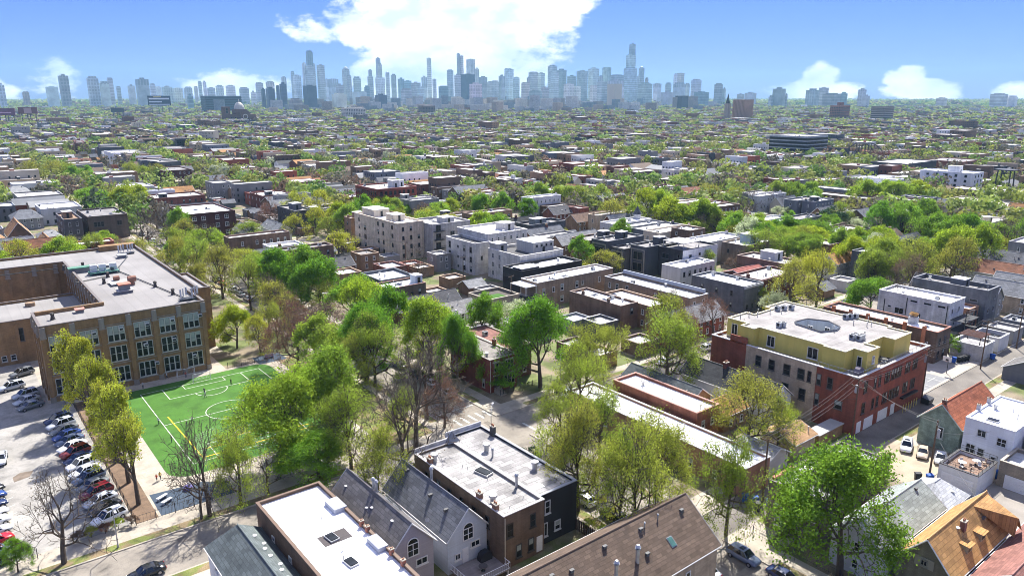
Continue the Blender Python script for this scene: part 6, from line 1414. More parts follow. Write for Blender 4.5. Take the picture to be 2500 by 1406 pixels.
def mass_trees(name, lst, per, seed, ls):
    """far crowns: leaf sprays over several lobes each, one object"""
    rn = np.random.default_rng(seed); V = []; C = []
    for (x, y, h, dia) in lst:
        k = rg.choices(KN, [12, 7, 16, 34, 20, 8, 4, 2, 1])[0]; n = per if k not in 'BR' else int(per * .8)
        L = 6; lob = rn.normal(0, .22, (L, 3)) * np.array([dia, dia, h * .5]) + np.array([x, y, h * .62])
        idx = rn.integers(0, L, n); u = rn.normal(0, 1, (n, 3)); u /= np.linalg.norm(u, axis=1)[:, None]
        c = lob[idx] + u * (dia * .27 * rn.uniform(.75, 1.05, (n, 1))); c[:, 2] = np.maximum(c[:, 2], 1.5)
        u2 = u + rn.normal(0, .35, (n, 3)); u2 /= np.linalg.norm(u2, axis=1)[:, None]; a = np.cross(u2, rn.normal(0, 1, (n, 3))); a /= (np.linalg.norm(a, axis=1)[:, None] + 1e-6); b = np.cross(u2, a)
        s = ls * rn.uniform(.6, 1.4, (n, 1)) * (dia / 10); a *= s; b *= s * .7
        V.append(np.stack([c - a - b, c + a - b, c + a + b, c - a + b], 1).reshape(-1, 3))
        col = (np.array(rg.choice(LC[k])) * .68 + np.array([.16, .165, .115]) * .32) * rg.uniform(.8, 1.12) * rn.uniform(.82, 1.12, (n, 1)); C.append(np.repeat(np.concatenate([col, np.ones((n, 1))], 1), 4, 0))
        tq = np.array([[x - .3, y + .2, 0], [x + .3, y - .2, 0], [x + .2, y - .15, h * .5], [x - .2, y + .15, h * .5]]); V.append(tq); C.append(np.tile([.07, .055, .045, 1], (4, 1)))
    V = np.concatenate(V); C = np.concatenate(C); Q = np.arange(len(V)).reshape(-1, 4)
    return inst(name, np_mesh(name, V, Q, [LEAFA], None, C))


LEAFA = pm('far_leaf', None, 0, 1, .7, spec=.15, trans=.35, attr='Col')
tag(mass_trees('distant_trees', rest, 170, 5, .55), 'spring trees filling the far streets and yards', 'trees', kind='stuff')
ft = []
for _ in range(7500):
    dd = 930 + 4300 * rf_.random() ** 1.35; aa = CAM_AZ + rf_.uniform(-.66, .66); s = 1 + dd / 5000
    ft.append((dd * math.sin(aa), dd * math.cos(aa), rf_.uniform(7, 11) * (1 + dd / 16000), rf_.uniform(12, 19) * s))
for _ in range(5200):
    dd = rf_.uniform(5000, 11500); aa = CAM_AZ + rf_.uniform(-.66, .66); ft.append((dd * math.sin(aa), dd * math.cos(aa), rf_.uniform(12, 18), rf_.uniform(45, 90)))
tag(mass_trees('far_city_trees', ft, 40, 6, 1.0), 'hazy green mass of far city trees', 'trees', kind='stuff')

# ------------------------------------------------------------------ cars
def car_meshes(kind):
    """body, glass, wheel ... facing +X, origin on the ground in the middle"""
    suv = kind == 'suv'
    L, W = (4.65, 1.88) if suv else (4.6, 1.80); hr = 1.68 if suv else 1.43; hb = 1.02 if suv else .92
    # stations along the car: x, bottom, shoulder height, half width
    if suv: st = [(-2.32, .45, .80, .78), (-2.25, .30, 1.02, .88), (-1.5, .24, 1.05, .94), (0, .22, 1.02, .94), (.95, .24, 1.0, .93), (1.75, .26, .93, .90), (2.2, .32, .80, .82), (2.33, .42, .62, .70)]
    else: st = [(-2.3, .42, .72, .72), (-2.2, .30, .95, .84), (-1.45, .23, .97, .89), (0, .21, .92, .90), (.9, .22, .90, .89), (1.65, .25, .80, .86), (2.15, .30, .68, .78), (2.3, .40, .55, .66)]
    b = MB(); rings = []
    for x, z0, z1, w in st:
        zm = (z0 + z1) / 2
        rings.append([(x, -w * .86, z0), (x, -w, zm * .9), (x, -w * .985, z1 - .10), (x, -w * .86, z1), (x, 0, z1 + .03), (x, w * .86, z1), (x, w * .985, z1 - .10), (x, w, zm * .9), (x, w * .86, z0)])
    n = 9; v = [p for r in rings for p in r]; f = []
    for i in range(len(rings) - 1):
        for j in range(n): a = i * n + j; c = i * n + (j + 1) % n; f.append((a, c, c + n, a + n))
    f.append(tuple(range(n - 1, -1, -1))); f.append(tuple(range((len(rings) - 1) * n, len(rings) * n)))
    b.add(v, f)
    # roof panel and pillars
    if suv: lo, hi = [(-2.1, .80), (-1.1, .84), (.2, .84), (1.15, .80)], [(-1.75, .64), (-.9, .69), (.0, .70), (.42, .66)]
    else: lo, hi = [(-1.75, .76), (-.9, .80), (.2, .80), (1.05, .76)], [(-1.05, .60), (-.7, .64), (.0, .65), (.35, .61)]
    zl = hb - .02
    top = [(x, s * w, hr - (.05 if i in (0, 3) else 0)) for s in (-1, 1) for i, (x, w) in enumerate(hi)]
    b.add(top + [(x, 0, hr + .04 - (.05 if i in (0, 3) else 0)) for i, (x, w) in enumerate(hi)], [(0, 1, 9, 8), (1, 2, 10, 9), (2, 3, 11, 10), (8, 9, 5, 4), (9, 10, 6, 5), (10, 11, 7, 6)])
    for s in (-1, 1):
        for i in range(4): b.tube((lo[i][0], s * lo[i][1], zl), (hi[i][0], s * hi[i][1], hr - .02), .055, n=4)
    g_ = MB()
    for s in (-1, 1):
        for i in range(3): g_.quad((lo[i][0], s * lo[i][1], zl), (lo[i + 1][0], s * lo[i + 1][1], zl), (hi[i + 1][0], s * hi[i + 1][1], hr - .03), (hi[i][0], s * hi[i][1], hr - .03))
    g_.quad((lo[3][0], -lo[3][1], zl), (lo[3][0], lo[3][1], zl), (hi[3][0], hi[3][1], hr - .06), (hi[3][0], -hi[3][1], hr - .06))
    g_.quad((lo[0][0], lo[0][1], zl), (lo[0][0], -lo[0][1], zl), (hi[0][0], -hi[0][1], hr - .06), (hi[0][0], hi[0][1], hr - .06))
    if suv: g_.box(-.5, -.4, hr + .028, .15, .4, hr + .055)
    w_ = MB(); w_.tube((0, -.11, 0), (0, .11, 0), .335, n=16); rm = MB(); rm.tube((0, -.125, 0), (0, .125, 0), .21, n=10)
    for k in range(5): a = k * 1.2566; rm.box(-.02, -.13, -.02, .02, .13, .02) if k == 0 else None
    hl = MB().box(-.10, -.16, -.07, .03, .16, .07); tl = MB().box(-.04, -.14, -.10, .06, .14, .12); bp = MB().box(-.05, -.25, -.06, .0, .25, .06)
    return dict(L=L, W=W, suv=suv, body=b.mesh('body', [CARP]), glass=g_.mesh('glass', [CARG]), tyre=w_.mesh('tyre', [RUBBER]), rim=rm.mesh('rim', [pm('rim_alloy', (.4, .4, .42), .1, 3, .35, metal=.7)]), hl=hl.mesh('headlight', [LAMPM]), tl=tl.mesh('tail_light', [TAILM]))


CARK = {'suv': car_meshes('suv'), 'sedan': car_meshes('sedan')}
for k_ in CARK.values():
    for m_ in ('body',): k_[m_].polygons.foreach_set('use_smooth', [True] * len(k_[m_].polygons))


def car(x, y, heading, kind, color, label, group=None, z=0., s=1.):
    c = CARK[kind]; r = thing('parked_car', label, 'car', (x, y, z), heading, group)
    r.scale = (s, s, s)
    inst('body', c['body'], r, color=color); inst('glass', c['glass'], r)
    wx_ = 1.42; wy_ = c['W'] / 2 - .10
    for a in (-1, 1):
        for b in (-1, 1):
            w = inst('wheel', c['tyre'], r, (a * wx_, b * wy_, .335)); inst('rim', c['rim'], w)
    zz = .68 if c['suv'] else .60
    for b in (-1, 1): inst('headlight', c['hl'], r, (2.20, b * .58, zz)); inst('tail_light', c['tl'], r, (-2.27, b * .62, zz + .12))
    return r


CC = {'white': (.70, .71, .72), 'silver': (.42, .45, .49), 'grey': (.15, .16, .17), 'black': (.018, .019, .022), 'navy': (.02, .035, .10), 'blue': (.03, .07, .24), 'maroon': (.16, .012, .022), 'dark red': (.20, .025, .015), 'red': (.42, .01, .02), 'tan': (.50, .42, .32), 'slate blue': (.10, .13, .20), 'green': (.03, .06, .045)}
hd = math.radians(198)
rowc = ['white', 'black', 'silver', 'maroon', 'grey', 'slate blue', 'white', 'white', 'navy', 'dark red', 'white', 'slate blue', 'blue', 'grey', 'silver', 'navy']
rowk = ['suv', 'sedan', 'sedan', 'suv', 'sedan', 'suv', 'sedan', 'suv', 'sedan', 'suv', 'sedan', 'sedan', 'sedan', 'sedan', 'suv', 'suv']
for i, (c, k) in enumerate(zip(rowc, rowk)):
    yy = 111.6 + i * 2.86 + (0 if i else -.4)
    car(13.0 - i * .05, yy, hd + R(rg.uniform(-3, 3)), k, CC[c], '%s car, %s from the street in the row beside the narrow trees' % (c, ordn(i + 1)), 'cars in the school lot', .01, 1.04)
for i, (c, k) in enumerate((('green', 'sedan'), ('slate blue', 'sedan'), ('red', 'suv'), ('silver', 'sedan'), ('white', 'suv'), ('white', 'sedan'), ('navy', 'sedan'), ('blue', 'suv'), ('black', 'sedan'))):
    car(-.9 + i * .06, 108.6 + i * 2.82, R(16 + rg.uniform(-3, 3)), k, CC[c], '%s car cut by the left edge, %s from the bottom' % (c, ordn(i + 1)), 'cars at the left edge of the school lot', .01, 1.04)
for i, (x, y, c, k) in enumerate(((8.9, 165.4, 'grey', 'sedan'), (8.6, 169.0, 'silver', 'sedan'), (8.8, 172.6, 'silver', 'suv'), (7.0, 179.4, 'silver', 'suv'), (9.6, 187.4, 'grey', 'suv'))):
    car(x, y, hd + R(rg.uniform(-4, 4)), k, CC[c], '%s %s, %s from the bottom beside the school wall' % (c, 'SUV' if k == 'suv' else 'car', ordn(i + 1)), 'cars beside the school wall', .01, 1.05)
car(2.2, 142.6, R(262), 'sedan', CC['silver'], 'pale silver car standing alone in the school lot aisle', None, .01, 1.05)
for x, y, h_, k, c, lab in ((97.8, 103.7, 0, 'suv', 'white', 'white SUV parked on the street by the large tree trunk'), (127.8, 103.6, 0, 'sedan', 'white', 'white car parked on the street beyond the olive tree'), (136.4, 103.6, 0, 'sedan', 'grey', 'dark car parked beyond the white street car'), (143.5, 103.6, 0, 'suv', 'white', 'white SUV parked third beyond the olive street tree'), (116, 103.7, 0, 'sedan', 'black', 'black car under the olive street tree'),
        (70.9, 72.0, 90, 'suv', 'white', 'white car parked behind the charcoal two-flat'), (71.0, 65.6, 90, 'suv', 'black', 'black SUV parked under the tree behind the charcoal two-flat'), (77.8, 48.2, -90, 'suv', 'slate blue', 'blue-grey SUV parked at the kerb in front of grey brick house'), (78.1, 42.3, -90, 'sedan', 'navy', 'dark blue car parked at the bottom edge'), (71.2, 49.6, 90, 'sedan', 'white', 'white car behind the brown roofed house at the bottom edge'),
        (14.2, 94.2, 180, 'sedan', 'black', 'black car parked at the bottom left street kerb'), (78.0, 126.5, 90, 'sedan', 'silver', 'silver car on the cross street past the crossing'), (78.0, 132.4, 90, 'suv', 'black', 'black SUV on the cross street second past the crossing'), (78.0, 120.3, 90, 'sedan', 'silver', 'pale car nearest the crosswalk'), (78.0, 140, 90, 'sedan', 'grey', 'grey car on the cross street, third past the crossing'), (78, 155, 90, 'suv', 'white', 'white SUV on the cross street under green trees'), (78, 161, 90, 'sedan', 'black', 'black car on the cross street under green trees'),
        (70.8, 219, 90, 'sedan', 'white', 'white car on the cross street near the school corner'), (70.8, 225.5, 90, 'sedan', 'silver', 'silver car on the cross street near the school corner'), (70.8, 233, 90, 'suv', 'white', 'white SUV on the cross street behind the silver car'), (70.8, 243, 90, 'sedan', 'red', 'red car on the cross street beside bare trunks'), (70.8, 250, 90, 'suv', 'grey', 'grey SUV on the cross street past the red car'), (78, 236, 90, 'sedan', 'silver', 'silver car on the far side of the cross street'),
        (71, 336, 90, 'suv', 'white', 'white van-like car on the cross street beyond the school'), (71, 345, 90, 'sedan', 'black', 'black car on the cross street beyond the school'), (78, 350, 90, 'sedan', 'grey', 'grey car across from the black car beyond the school'), (71, 356, 90, 'suv', 'grey', 'grey SUV far up the cross street'),
        (127.6, 49.2, 200, 'suv', 'white', 'white SUV in the yard below the sage green house'), (127.4, 46.4, 200, 'sedan', 'tan', 'cream sedan in the yard, middle of three'), (127.6, 43.6, 200, 'sedan', 'white', 'white car in the yard nearest the roof deck garage'),
        (210, 103.6, 0, 'sedan', 'grey', 'grey car on the main street under olive trees'), (217, 103.6, 0, 'suv', 'black', 'black SUV on the main street under olive trees'), (203, 103.6, 0, 'sedan', 'silver', 'silver car on the main street under olive trees'), (197, 96, 0, 'sedan', 'black', 'black car on the near side of the main street'), (189, 96, 0, 'suv', 'grey', 'grey SUV on the near side of the main street'),
        (172.5, 140, 90, 'sedan', 'grey', 'grey car before the slate two-flat'), (271, 150, 90, 'sedan', 'black', 'black car on the street past the glass box house'), (271, 158, 90, 'suv', 'grey', 'grey SUV on the street past the glass box house')):
    car(x, y, R(h_), k, CC[c], lab, 'cars parked along the streets', -.11 if not (125 < x < 129) else .02, 1.0)
for i, (a, b) in enumerate([(x, y) for x in (363, 370) for y in range(130, 240, 9)]):
    if rg.random() < .7: car(a + (1.2 if a < 366 else -1), b, R(90), rg.choice(['suv', 'sedan']), CC[rg.choice(['white', 'silver', 'black', 'grey', 'navy'])], 'car parked on the far street at right, %s in the line' % ordn(i + 1), 'cars on the far street', -.11)

# ------------------------------------------------------------------ people on the school field
def person_mesh(pose, name):
    """one skinned body with hair, skin and clothes by height"""
    J = {'pel': (0, 0, .93, .13), 'wai': (0, 0, 1.08, .12), 'che': (0, .0, 1.30, .145), 'nek': (0, 0, 1.47, .055), 'hea': (0, .01, 1.58, .088), 'top': (0, 0, 1.70, .078)}
    if pose == 'run': lg = {-1: ((-.09, .30, .62), (-.09, .12, .24), (-.09, .22, .06)), 1: ((.09, -.12, .52), (.09, -.42, .38), (.09, -.55, .30))}; am = {-1: ((-.22, -.15, 1.16), (-.2, .08, 1.05)), 1: ((.22, .16, 1.16), (.18, .34, 1.24))}
    elif pose == 'walk': lg = {-1: ((-.09, .16, .50), (-.09, .22, .08), (-.09, .36, .04)), 1: ((.09, -.06, .50), (.09, -.26, .10), (.09, -.14, .04))}; am = {-1: ((-.24, -.12, 1.14), (-.25, -.08, .88)), 1: ((.24, .12, 1.14), (.24, .22, .90))}
    else: lg = {-1: ((-.11, .02, .50), (-.12, 0, .08), (-.13, .14, .04)), 1: ((.11, .02, .50), (.12, 0, .08), (.13, .14, .04))}; am = {-1: ((-.25, .0, 1.14), (-.26, .06, .88)), 1: ((.25, .0, 1.14), (.22, .16, 1.02))}
    V = []; E = []; RD = []
    def add(p, r, par=None): V.append(p); RD.append(r); (E.append((par, len(V) - 1)) if par is not None else None); return len(V) - 1
    a = add(J['pel'][:3], J['pel'][3]); b = add(J['wai'][:3], J['wai'][3], a); c = add(J['che'][:3], J['che'][3], b); d = add(J['nek'][:3], J['nek'][3], c); e = add(J['hea'][:3], J['hea'][3], d); add(J['top'][:3], J['top'][3], e)
    for s in (-1, 1):
        h = add((s * .10, 0, .86), .095, a); k = add(lg[s][0], .062, h); an = add(lg[s][1], .042, k); add(lg[s][2], .036, an)
        sh = add((s * .19, 0, 1.39), .062, c); el = add(am[s][0], .042, sh); wr = add(am[s][1], .03, el)
        p = Vector(am[s][1]); dr = (p - Vector(am[s][0])).normalized(); pl = add(p + dr * .06, .030, wr)
        for q in range(4): fb = p + dr * .09 + Vector((0, (q - 1.5) * .02, 0)); add(fb + dr * (.055 + .01 * (q in (1, 2))) + Vector((-s * .012, 0, -.01)), .009, pl)
        add(p + dr * .06 + Vector((0, .05, .01)), .010, pl)
    me = bpy.data.meshes.new('p'); me.from_pydata(V, E, []); o = bpy.data.objects.new('p', me); COL.objects.link(o)
    md = o.modifiers.new('s', 'SKIN'); me.skin_vertices[0].data[0].use_root = True
    for i, r in enumerate(RD): me.skin_vertices[0].data[i].radius = (r, r)
    o.modifiers.new('d', 'SUBSURF').levels = 1
    dg = bpy.context.evaluated_depsgraph_get(); ev = o.evaluated_get(dg); out = bpy.data.meshes.new_from_object(ev)
    out.materials.clear()
    for m in (CLOTH, pm('trousers', (.03, .035, .06), .1, 4, .9), SKIN, HAIRM): out.materials.append(m)
    for pg_ in out.polygons:
        cz = pg_.center; z = cz.z
        far_arm = abs(cz.x) > .2 and z < 1.12
        pg_.material_index = 3 if (z > 1.64 or (z > 1.52 and cz.y < -.03)) else 2 if (z > 1.45 or far_arm) else 0 if z > .90 else 1
    bpy.data.objects.remove(o); out.name = name
    return out


PM = {p: person_mesh(p, 'person_' + p) for p in ('stand', 'walk', 'run')}
for i, (x, y, h, po, rt, c, lab) in enumerate(((28.9, 162.7, 1.6, 'stand', 2.2, (.5, .5, .52), 'person in pale top standing at the turf edge near the school corner'), (34.3, 165.2, 1.7, 'walk', 1.2, (.6, .6, .6), 'person in white top walking below the school windows'), (37.8, 163.6, 1.5, 'stand', 0, (.45, .12, .1), 'person in red top standing by the school wall'), (38.2, 151.4, 1.5, 'run', 2.6, (.06, .05, .08), 'child in dark top running in the far half of the field'), (37.8, 149.4, 1.5, 'walk', .6, (.55, .55, .55), 'child in pale top beside the far penalty area'), (26.9, 132.2, 1.6, 'stand', 1.5, (.08, .05, .05), 'child in dark top on the left sideline of the field'), (27.0, 141.8, 1.5, 'walk', -1, (.55, .57, .6), 'child in white top on the left sideline of the field'), (30.8, 137.0, 1.45, 'walk', 1, (.05, .05, .06), 'child in dark clothes just left of the centre circle'), (32.1, 138.3, 1.5, 'run', 1, (.5, .5, .5), 'child in grey top left of the centre circle'), (36, 128.1, 1.65, 'stand', 3, (.02, .02, .025), 'person in black standing in the near half of the field'), (21.3, 119, 1.4, 'walk', -.6, (.45, .06, .03), 'child in red on the path at the field corner'), (21.9, 119.3, 1.5, 'walk', -.6, (.5, .40, .06), 'child in yellow on the path at the field corner'), (44.2, 153, 1.5, 'stand', 2, (.05, .05, .05), 'child near the far goal at right of the field'))):
    o = inst('person', PM[po], None, (x, y, .02), c, rt, h / 1.78); tag(o, lab, 'person')
    if False: pass
# ------------------------------------------------------------------ goals, fences, benches
def goal(x, y, s, label):
    r = thing('soccer_goal', label, 'goal', (x, y, .02)); m = MB()
    for a in (-1.8, 1.8): m.tube((a, 0, 0), (a, 0, 1.9), .05, n=6); m.tube((a, 0, 1.9), (a, s * 1.3, 0), .03, n=5)
    m.tube((-1.8, 0, 1.9), (1.8, 0, 1.9), .05, n=6); m.tube((-1.8, s * 1.3, .05), (1.8, s * 1.3, .05), .03, n=5); m.build('frame', PAINT, r, color=(.7, .7, .7))
    nt_ = MB()
    for i in range(13): a = -1.8 + .3 * i; nt_.tube((a, 0, 1.88), (a, s * 1.28, .04), .008, n=3, cap=False)
    for j in range(1, 7): t = j / 7; nt_.tube((-1.8, s * 1.3 * t, 1.9 * (1 - t)), (1.8, s * 1.3 * t, 1.9 * (1 - t)), .008, n=3, cap=False)
    nt_.build('net', PAINT, r, color=(.55, .55, .55))


goal(FC, FY1, 1, 'white soccer goal at the school end of the field'); goal(FC, FY0, -1, 'white soccer goal at the street end of the field'); goal(38, 163.9, 1, 'small white goal frame by the school wall')


def iron_fence(pts, label, h=1.5, step=.5, col=DARK):
    r = thing('iron_fence', label, 'fence', (*pts[0], 0)); o = Vector((*pts[0], 0))
    for a, b in zip(pts[:-1], pts[1:]):
        L = math.dist(a, b); n = max(1, int(L / 2.6)); m = MB()
        p, q = Vector((*a, 0)) - o, Vector((*b, 0)) - o
        for z in (.25, h - .12): m.tube(p + Vector((0, 0, z)), q + Vector((0, 0, z)), .025, n=4)
        k = int(L / step)
        for i in range(k + 1): t = p.lerp(q, i / k); m.tube(t, t + Vector((0, 0, h)), .014, n=3, cap=False)
        m.build('railing', col, r)
        for i in range(n + 1): t = p.lerp(q, i / n); MB().box(t.x - .045, t.y - .045, 0, t.x + .045, t.y + .045, h + .12).build('post', col, r)


iron_fence([(15.8, 163), (15.8, 107.5), (56, 107.5)], 'black iron fence around the school field by the car park and street', 1.5)
iron_fence([(-30, 107.0), (3.6, 107.0)], 'black iron fence along the pavement at the bottom left corner', 1.5)
iron_fence([(46.8, 163.2), (62, 163.2), (66, 168), (66, 200)], 'black iron fence by the trees right of the school', 1.4)
iron_fence([(86, 112.4), (86.8, 112.4), (100, 112.4)], 'dark iron fence before the red brick corner house', 1.2)
iron_fence([(83.9, 38), (83.9, 50.8)], 'black iron fence in front of the grey brick house', 1.2)
mn = thing('batting_net', 'tall grey chain-link backstop at the near left field corner', 'fence', (29, 118.4, 0))
for a, b in (((0, 0), (0, 6)), ((0, 6), (4, 7.4)), ((4, 7.4), (9, 6.2))):
    m = MB(); n = 14; p, q = Vector((*a, 0)), Vector((*b, 0))
    for i in range(n + 1): t = p.lerp(q, i / n); m.tube(t, t + Vector((0, 0, 3.6)), .005, n=3, cap=False)
    for j in range(10): z = .1 + j * .39; m.tube(p + Vector((0, 0, z)), q + Vector((0, 0, z)), .005, n=3, cap=False)
    m.build('mesh_panel', METAL, mn); MB().cyl(*a, 0, 3.8, .05, n=6).build('post', METAL, mn)
for i, (x, y, rt) in enumerate(((20.6, 112.8, .5), (20.9, 111.2, .5))):
    b_ = thing('bench', ('white bench nearer the field', 'white bench nearer the street')[i] + ' on the dark play surface', 'bench', (x, y, .02), rt)
    MB().box(-.9, -.28, .42, .9, .28, .5).build('seat', PAINT, b_, color=(.6, .62, .64))
    for a in (-.7, .7): MB().box(a - .06, -.22, 0, a + .06, .22, .42).build('leg', PAINT, b_, color=(.45, .47, .5))
pe = thing('play_cluster', 'small violet and white play piece on the dark play surface', 'play equipment', (24.6, 113.4, .02)); MB().cyl(0, 0, 0, .5, .7, n=10).build('base', PAINT, pe, color=(.20, .16, .42)); MB().cyl(.3, .2, .5, 1.0, .3, n=8).build('top', PAINT, pe, color=(.6, .6, .65))
pt = thing('picnic_table', 'blue-violet picnic tables by the trees right of the field', 'table', (57, 165, .02)); MB().box(-1, -.4, .7, 1, .4, .76).build('table_top', PAINT, pt, color=(.10, .08, .30)); MB().box(-1, -.85, .42, 1, -.6, .47).box(-1, .6, .42, 1, .85, .47).build('seat', PAINT, pt, color=(.10, .08, .30)); MB().box(-.7, -.7, 0, -.6, .7, .7).box(.6, -.7, 0, .7, .7, .7).build('leg', DARK, pt)
# hoop on the court
hp = thing('basketball_hoop', 'basketball hoop on a pole standing in the alley court', 'hoop', (172.2, 60.4, .02)); MB().cyl(0, 0, 0, 3.6, .07, n=7).tube((0, 0, 3.4), (-.7, 0, 3.6), .05, n=5).build('pole', DARK, hp); MB().box(-.78, -.9, 2.95, -.72, .9, 4.05).build('backboard', PAINT, hp, color=(.62, .62, .6)); MB().box(-.8, -.3, 3.1, -.785, .3, 3.55).build('target_square', DARK, hp)
rgm = MB()
for i in range(12): a, b = i * .5236, (i + 1) * .5236; rgm.tube((-1.05 + .23 * math.cos(a), .23 * math.sin(a), 3.05), (-1.05 + .23 * math.cos(b), .23 * math.sin(b), 3.05), .02, n=4)
rgm.build('rim', pm('rim_orange', (.5, .12, .03), .1, 3, .5), hp)

# ------------------------------------------------------------------ bins
def wheelie(x, y, z, rot, col, label, group=None, s=1.):
    r = thing('wheelie_bin', label, 'bin', (x, y, z), rot, group); r.scale = (s,) * 3
    m = MB(); m.add([(-.26, -.3, .06), (.26, -.3, .06), (.26, .3, .06), (-.26, .3, .06), (-.33, -.38, 1.0), (.33, -.38, 1.0), (.33, .38, 1.0), (-.33, .38, 1.0)], [(0, 3, 2, 1), (0, 1, 5, 4), (1, 2, 6, 5), (2, 3, 7, 6), (3, 0, 4, 7)]); m.build('body', PAINT, r, color=col)
    m = MB(); m.add([(-.36, -.42, 1.0), (.36, -.42, 1.0), (.36, .42, 1.08), (-.36, .42, 1.08), (-.3, -.34, 1.1), (.3, -.34, 1.1), (.3, .36, 1.17), (-.3, .36, 1.17)], [(0, 1, 5, 4), (1, 2, 6, 5), (2, 3, 7, 6), (3, 0, 4, 7), (4, 5, 6, 7)]); m.build('lid', PAINT, r, color=col)
    for a in (-.28, .28): MB().tube((a - .03, .3, .12), (a + .03, .3, .12), .12, n=8).build('wheel', RUBBER, r)


BLU, BLK = (.02, .09, .36), (.02, .021, .024)
for i, (x, y, c, lab) in enumerate(((118.6, 41.6, BLU, 'blue bin behind the utility pole at the roof deck garage'), (117.6, 43.0, BLK, 'black bin alone on the yard concrete beside the pole'), (112.4, 42.6, BLU, 'blue bin near the hipped garage'), (128.6, 35.4, BLU, 'blue bin before the tan brick garage'), (90.4, 56.6, BLU, 'blue bin at the alley mouth, nearest the long white roof'), (90.9, 55.2, BLU, 'second blue bin at the alley mouth'), (89.8, 54.0, BLK, 'black bin at the alley mouth'), (91.9, 53.4, BLU, 'blue bin at the alley mouth beside the pole'), (180.6, 62.2, BLU, 'blue bin at the left end of the court line'), (190.5, 57.6, BLU, 'blue bin outside the white garage'), (96.2, 106.2, BLK, 'black bin on the grass by the large street tree'))):
    wheelie(x, y, -.1 if 52.8 < y < 58.1 else .02, rg.uniform(0, 6), c, lab, s=1.25)
for i in range(4): wheelie(181.8 + i * 1.0, 61.6 - i * .25, .02, .3, BLK, 'black bin in the line on the court, %s from the blue one' % ordn(i + 1), 'bins along the court', 1.2)
dp = thing('dumpster', 'black dumpster at the end of the red brick loft wall', 'dumpster', (151.4, 55.8, -.1)); m = MB(); m.add([(-1, -.7, .15), (1, -.7, .15), (1, .7, .15), (-1, .7, .15), (-1.1, -.85, 1.2), (1.1, -.85, 1.2), (1.1, .8, 1.45), (-1.1, .8, 1.45)], [(0, 3, 2, 1), (0, 1, 5, 4), (1, 2, 6, 5), (2, 3, 7, 6), (3, 0, 4, 7)]); m.build('body', DARK, dp); MB().quad((-1.12, -.9, 1.22), (1.12, -.9, 1.22), (1.12, .82, 1.5), (-1.12, .82, 1.5)).build('lid', DARK, dp)
# plywood roll-off box and yard things beside the loft building
bxr = thing('storage_shed', 'long wooden box shed with grey lid beside the loft building', 'shed', (115.8, 57.9 + 1.2, 0)); MB().box(0, 0, 0, 8.2, 2.4, 2.2).build('body', WOOD, bxr); MB().box(-.15, -.15, 2.2, 8.35, 2.55, 2.36).build('lid', PAINT, bxr, color=(.36, .35, .33))
for i, (x, y, c) in enumerate(((117, 63.6, (.6, .6, .58)), (118.6, 64.6, (.5, .38, .2)), (119.6, 63.2, (.62, .6, .56)), (117.8, 66, (.45, .33, .2)))): chair(x, y, .02, i * 1.7, '%s lawn chair in the small yard beside the loft building, %s of the four' % ('white' if c[2] > .5 else 'tan', ordn(i + 1)), c, 'lawn chairs beside the loft building')

# ------------------------------------------------------------------ poles, wires and street lamps
POLES = {}


def pole(key, x, y, h, label, arms=(0.3,), transformer=False, ang=0.):
    r = thing('utility_pole', label, 'pole', (x, y, -.05), ang); MB().tube((0, 0, 0), (0, 0, h), .17, .11, 8).build('mast', POLEW, r)
    for a in arms:
        o = MB().box(-1.3, -.06, h - a - .1, 1.3, .06, h - a + .04).build('crossarm', POLEW, r)
        for b in (-1.1, -.5, .5, 1.1): MB().cyl(b, 0, h - a + .04, h - a + .22, .05, n=6).build('insulator', PAINT, o, color=(.3, .3, .3))
    if transformer: MB().cyl(.32, -.25, h - 2.9, h - 1.6, .32, n=12).cyl(.32, -.25, h - 1.6, h - 1.45, .2, n=8).build('transformer', PAINT, r, color=(.38, .39, .4))
    POLES[key] = (x, y, h - arms[0], ang)


pole('a', 123.3, 56.9, 12.0, 'tall wooden pole at the near corner of the red brick loft wall', (.3, 1.6), True, math.pi / 2)
pole('b', 119.4, 42.0, 10.4, 'wooden pole with transformer beside the roof deck garage', (.4,), True, .3)
pole('c', 181.3, 56.8, 11.5, 'wooden pole standing in the alley court', (.3, 1.3), False, math.pi / 2)
pole('d', 91.6, 54.4, 11.0, 'dark wooden pole at the alley mouth by the grey brick house', (.3,), False, math.pi / 2)
pole('e', 150.6, 56.6, 11.5, 'wooden pole at the far end of the red brick loft wall', (.3, 1.4), True, math.pi / 2)
pole('f', 204.0, 57.0, 11.0, 'wooden pole along the alley behind the pale grey modern house', (.3,), False, math.pi / 2)
pole('g', 235, 57, 11, 'wooden pole further along the alley at right', (.3,), False, math.pi / 2)
pole('h', 130.5, 190, 10.5, 'wooden pole before the concrete blocks', (.3,), True, .2); pole('i', 128.0, 222, 10.5, 'wooden pole before the cream apartment building', (.3,), False, .2); pole('j', 126.5, 160, 10.5, 'wooden pole beside the planted roof terrace', (.3,), False, .2); pole('k', 121, 262, 10.5, 'wooden pole by the yellow-olive tree', (.3,), False, .2)


def wire(p, q, sag, label, group):
    m = MB(); n = 10; pts = []
    for i in range(n + 1): t = i / n; v = Vector(p).lerp(Vector(q), t); v.z -= sag * 4 * t * (1 - t); pts.append(v)
    o = Vector(p)
    for a, b in zip(pts[:-1], pts[1:]): m.tube(a - o, b - o, .022, n=3, cap=False)
    return tag(m.build('overhead_wire', DARKW, None, tuple(p)), label, 'wire', group)


